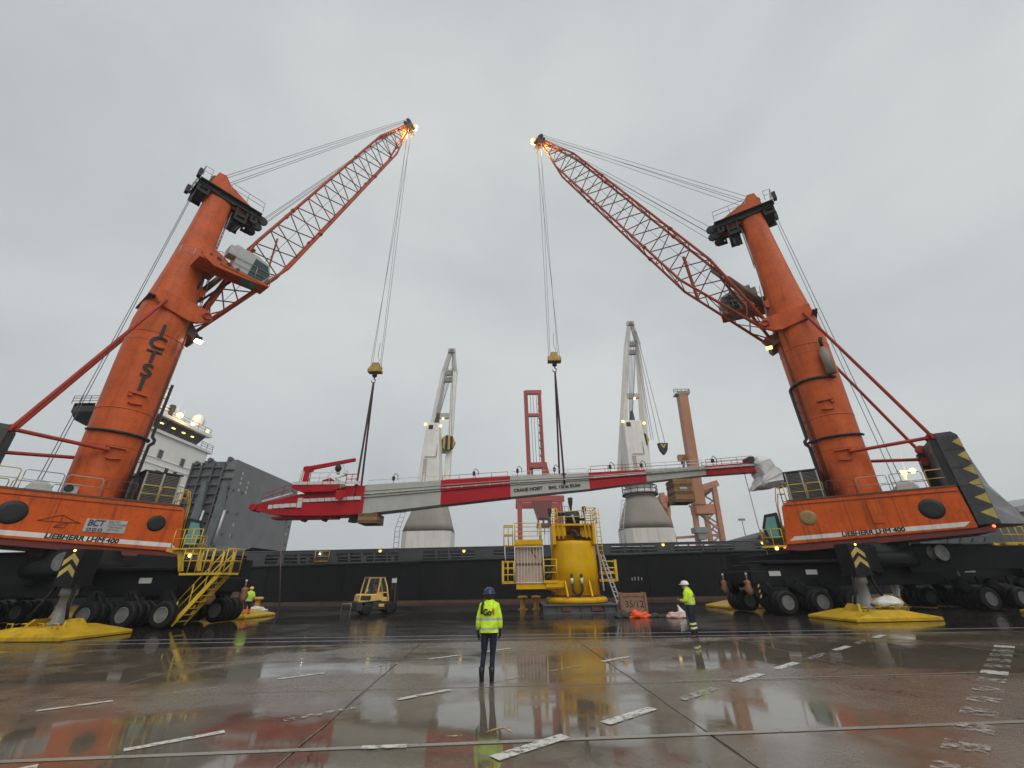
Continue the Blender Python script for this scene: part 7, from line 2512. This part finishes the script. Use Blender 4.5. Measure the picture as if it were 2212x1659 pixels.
mn = make_person('man in a yellow high-visibility jacket and white helmet looking at his hands', (6.2, 16.8, -0.004), math.radians(52), J, E_, paint_man,
                 ['hivis', 'reflective', 'navy', 'reflect_yellow', 'skin', 'boot_brown'], (1.175, 1.135, 1.035, 1.0, 0.445, 0.385, 0.32, 0.26, 0.085))
h = Vector(J['head'][0])
helmet(mn, h, face_dir, 'helmet_white', 0.05)
eyes(mn, h, face_dir, face_dir.cross(Z1))
mb = MB().lathe([(0.125, 1.44), (0.10, 1.50), (0.092, 1.545), (0.088, 1.545), (0.095, 1.49)], (0, 0.02, 0), 20)
mb.build('collar', 'hivis', mn)
zs = [1.0, 1.01, 1.035, 1.07, 1.1, 1.135, 1.155, 1.175, 1.22, 1.27, 1.32, 1.36, 1.40, 1.43, 1.46, 1.485]
def mrow(z):
    if z < 1.34: return (z, 0, 0.0, 0.205 + 0.012 * math.sin((z - 1) * 9), 0.162)
    g = (z - 1.34) / 0.145
    return (z, 0, 0.0, 0.212 - 0.112 * g ** 1.5, 0.162 - 0.065 * g ** 1.5)
shell(mn, [mrow(z) for z in zs], ['hivis', 'reflective'], 'jacket', fold=0.016, seed=3.0, mi=lambda z: 1 if (1.135 < z < 1.175 or 1.0 < z < 1.035) else 0)
hand(mn, (-0.125, 0.28, 1.13), (0.55, 0.8, 0.15), (0.5, -0.3, 0.8), 'skin', 'hand', 0.7)
hand(mn, (0.095, 0.29, 1.13), (-0.55, 0.8, 0.15), (-0.5, -0.3, 0.8), 'skin', 'hand', 0.7)
ph = MB().box(-0.04, 0.04, 0.35, 0.36, 1.13, 1.28).build('phone', 'black', None)
tag(ph, 'small dark phone held by the man in the white helmet', 'phone')
ph.matrix_world = Matrix.Translation((6.2, 16.8, 0)) @ Matrix.Rotation(math.radians(52), 4, 'Z')
MB().lathe([(0.058, -0.173), (0.05, -0.182), (0.01, -0.183)], (0.03, 0, 1.30), 20, 'y').build('back_badge', 'badge_blue', mn)
mb = MB().prism([(-0.005, 1.27), (0.005, 1.325), (0.03, 1.295), (0.055, 1.325), (0.065, 1.27), (0.05, 1.27), (0.045, 1.295), (0.03, 1.28), (0.015, 1.295), (0.01, 1.27)], -0.188, -0.1845, 'y')
mb.build('badge_mark', 'badge_pale', mn)

# ---- man walking by the left crane
face_dir = Vector((0, 1, 0))
J = {'pelvis': ((0, 0, 0.93), (0.165, 0.125)), 'waist': ((0, 0.0, 1.05), (0.175, 0.13)), 'chest': ((0, 0.0, 1.27), (0.195, 0.145)), 'upper': ((0, 0.02, 1.39), (0.14, 0.115)), 'neck': ((0, 0.04, 1.49), 0.066),
     'head': ((0, 0.07, 1.60), (0.088, 0.10)), 'crown': ((0, 0.075, 1.67), (0.078, 0.09)),
     'shl': ((-0.18, 0.02, 1.38), 0.09), 'ell': ((-0.30, -0.06, 1.13), 0.07), 'wrl': ((-0.33, 0.05, 0.92), 0.055), 'shr': ((0.18, 0.02, 1.38), 0.09), 'elr': ((0.27, -0.03, 1.13), 0.07), 'wrr': ((0.22, 0.18, 1.02), 0.055),
     'hipl': ((-0.09, 0, 0.86), 0.11), 'thl': ((-0.10, -0.04, 0.68), 0.098), 'knl': ((-0.10, -0.07, 0.48), 0.082), 'cal': ((-0.10, -0.16, 0.32), 0.08), 'anl': ((-0.10, -0.26, 0.15), 0.06), 'tol': ((-0.10, -0.16, 0.04), 0.042), 'hel': ((-0.10, -0.31, 0.10), 0.04),
     'hipr': ((0.09, 0, 0.86), 0.11), 'thr': ((0.09, 0.08, 0.68), 0.098), 'knr': ((0.09, 0.15, 0.48), 0.082), 'car': ((0.09, 0.16, 0.32), 0.08), 'anr': ((0.09, 0.17, 0.11), 0.06), 'tor': ((0.09, 0.32, 0.04), 0.042), 'her': ((0.09, 0.12, 0.04), 0.04)}
def paint_walker(c, bn, bt):
    leg = bn[1][:2] in ('hi', 'th', 'kn', 'ca', 'an', 'to', 'he') and bn[1] != 'head'
    if bn[1] in ('head', 'crown'): return 4
    if bn == ('upper', 'neck'): return 4 if c.z > 1.53 else 0
    if bn[1][:2] == 'wr' and bt > 0.75: return 4
    if leg:
        if c.z < 0.12: return 5
        if 0.28 < c.z < 0.50: return 3
        return 2
    if c.z < 0.93 and bn[1][:2] not in ('el', 'wr'): return 2
    if 1.11 < c.z < 1.145 or 0.98 < c.z < 1.01: return 1
    return 0
wk = make_person('man in a yellow high-visibility jacket and orange leg bands walking past an outrigger pad', (-16.55, 29.2, -0.012), math.radians(12), J, E_, paint_walker,
                 ['hivis_shade', 'reflective', 'navy', 'orange_cloth', 'skin', 'boot_black'], (1.145, 1.11, 1.01, 0.98, 0.93, 0.5, 0.28, 0.12))
h = Vector(J['head'][0])
helmet(wk, h - Vector((0, 0, 0.02)), face_dir, 'helmet_yellow', 0.03)
eyes(wk, h, face_dir, face_dir.cross(Z1))
zs = [0.93, 0.94, 0.98, 1.01, 1.06, 1.11, 1.145, 1.2, 1.26, 1.31, 1.35, 1.39, 1.42, 1.45, 1.47]
def krow(z):
    if z < 1.33: return (z, 0, 0.0, 0.20 + 0.01 * math.sin((z - 1) * 9), 0.158)
    g = (z - 1.33) / 0.14
    return (z, 0, 0.015 * g, 0.203 - 0.105 * g ** 1.5, 0.158 - 0.06 * g ** 1.5)
shell(wk, [krow(z) for z in zs], ['hivis_shade', 'reflective'], 'jacket', fold=0.016, seed=7.0, mi=lambda z: 1 if (1.11 < z < 1.145 or 0.98 < z < 1.01) else 0)
hand(wk, (-0.33, 0.06, 0.905), (0, 0.25, -1), (1, 0.2, 0), 'skin', 'hand', 0.6)
hand(wk, (0.215, 0.195, 1.01), (-0.1, 0.9, -0.3), (-1, 0.0, 0), 'skin', 'hand', 0.8)

# ---- forklift driver, seated
face_dir = Vector((0, 1, 0))
J = {'pelvis': ((0, 0, 0.12), (0.15, 0.12)), 'waist': ((0, -0.01, 0.24), (0.155, 0.12)), 'chest': ((0, 0.0, 0.45), (0.18, 0.13)), 'upper': ((0, 0.01, 0.56), (0.13, 0.11)), 'neck': ((0, 0.02, 0.65), 0.06), 'head': ((0, 0.04, 0.76), (0.085, 0.098)), 'crown': ((0, 0.04, 0.84), (0.075, 0.088)),
     'shl': ((-0.17, 0.0, 0.55), 0.085), 'ell': ((-0.21, 0.12, 0.33), 0.065), 'wrl': ((-0.12, 0.36, 0.40), 0.05), 'shr': ((0.17, 0.0, 0.55), 0.085), 'elr': ((0.21, 0.12, 0.33), 0.065), 'wrr': ((0.12, 0.36, 0.40), 0.05),
     'hipl': ((-0.09, 0.08, 0.10), 0.10), 'thl': ((-0.11, 0.25, 0.11), 0.085), 'knl': ((-0.12, 0.43, 0.10), 0.07), 'cal': ((-0.12, 0.46, -0.08), 0.062), 'anl': ((-0.12, 0.47, -0.24), 0.05), 'tol': ((-0.12, 0.58, -0.29), 0.035), 'hel': ((-0.12, 0.43, -0.29), 0.035),
     'hipr': ((0.09, 0.08, 0.10), 0.10), 'thr': ((0.11, 0.25, 0.11), 0.085), 'knr': ((0.12, 0.43, 0.10), 0.07), 'car': ((0.12, 0.46, -0.08), 0.062), 'anr': ((0.12, 0.47, -0.24), 0.05), 'tor': ((0.12, 0.58, -0.29), 0.035), 'her': ((0.12, 0.43, -0.29), 0.035)}
def paint_driver(c, bn, bt):
    if bn[1] in ('head', 'crown') or (bn == ('upper', 'neck') and c.z > 0.66): return 1
    if bn[1][:2] in ('hi', 'th', 'kn', 'ca', 'an', 'to', 'he'): return 2
    return 0
fl_ = Vector((-0.34, 0.0, 0.97))
fp = Matrix.Translation((-9.15, 31.4, -0.012)) @ Matrix.Rotation(math.radians(34), 4, 'Z') @ Vector((-0.32, 0, 1.0, 1)).to_3d()
dv = make_person('driver in a salmon-pink jacket seated inside the forklift cab', fp[:], math.radians(34 - 90), J, E_, paint_driver, ['salmon_cloth', 'skin', 'navy'])
h = Vector(J['head'][0])
helmet(dv, h - Vector((0, 0, 0.02)), face_dir, 'helmet_blue', 0.03)
eyes(dv, h, face_dir, face_dir.cross(Z1))
hand(dv, (-0.115, 0.365, 0.40), (0.1, 0.8, 0.1), (0.8, 0, -0.4), 'skin', 'hand', 0.9)
hand(dv, (0.115, 0.365, 0.40), (-0.1, 0.8, 0.1), (-0.8, 0, -0.4), 'skin', 'hand', 0.9)
gb = thing('gas_bottle', (0, 0, 0), 'round green gas bottle behind the forklift seat', 'gas bottle')
gb.matrix_world = Matrix.Translation((-9.15, 31.4, -0.012)) @ Matrix.Rotation(math.radians(34), 4, 'Z') @ Matrix.Translation((-0.80, -0.18, 1.225))
MB().lathe([(0.12, 0.0), (0.17, 0.04), (0.19, 0.14), (0.18, 0.24), (0.12, 0.32), (0.05, 0.35)], n=18).build('bottle', 'helmet_green', gb)
MB().lathe([(0.04, 0.35), (0.04, 0.40)], n=10).build('valve', 'rim', gb)

# ================================================================== rain haze in the air
hz = bpy.data.materials.new('haze')
hz.use_nodes = True
t_ = hz.node_tree
for n_ in list(t_.nodes):
    if n_.type != 'OUTPUT_MATERIAL': t_.nodes.remove(n_)
pv = t_.nodes.new('ShaderNodeVolumePrincipled')
pv.inputs['Color'].default_value = (0.93, 0.95, 0.96, 1)
pv.inputs['Density'].default_value = 0.00052
pv.inputs['Anisotropy'].default_value = 0.0
t_.links.new(pv.outputs['Volume'], t_.nodes['Material Output'].inputs['Volume'])
M['haze'] = hz
tag(MB().box(-905, 905, -405, 905, -5.2, 95).build('haze', 'haze'), kind='stuff')
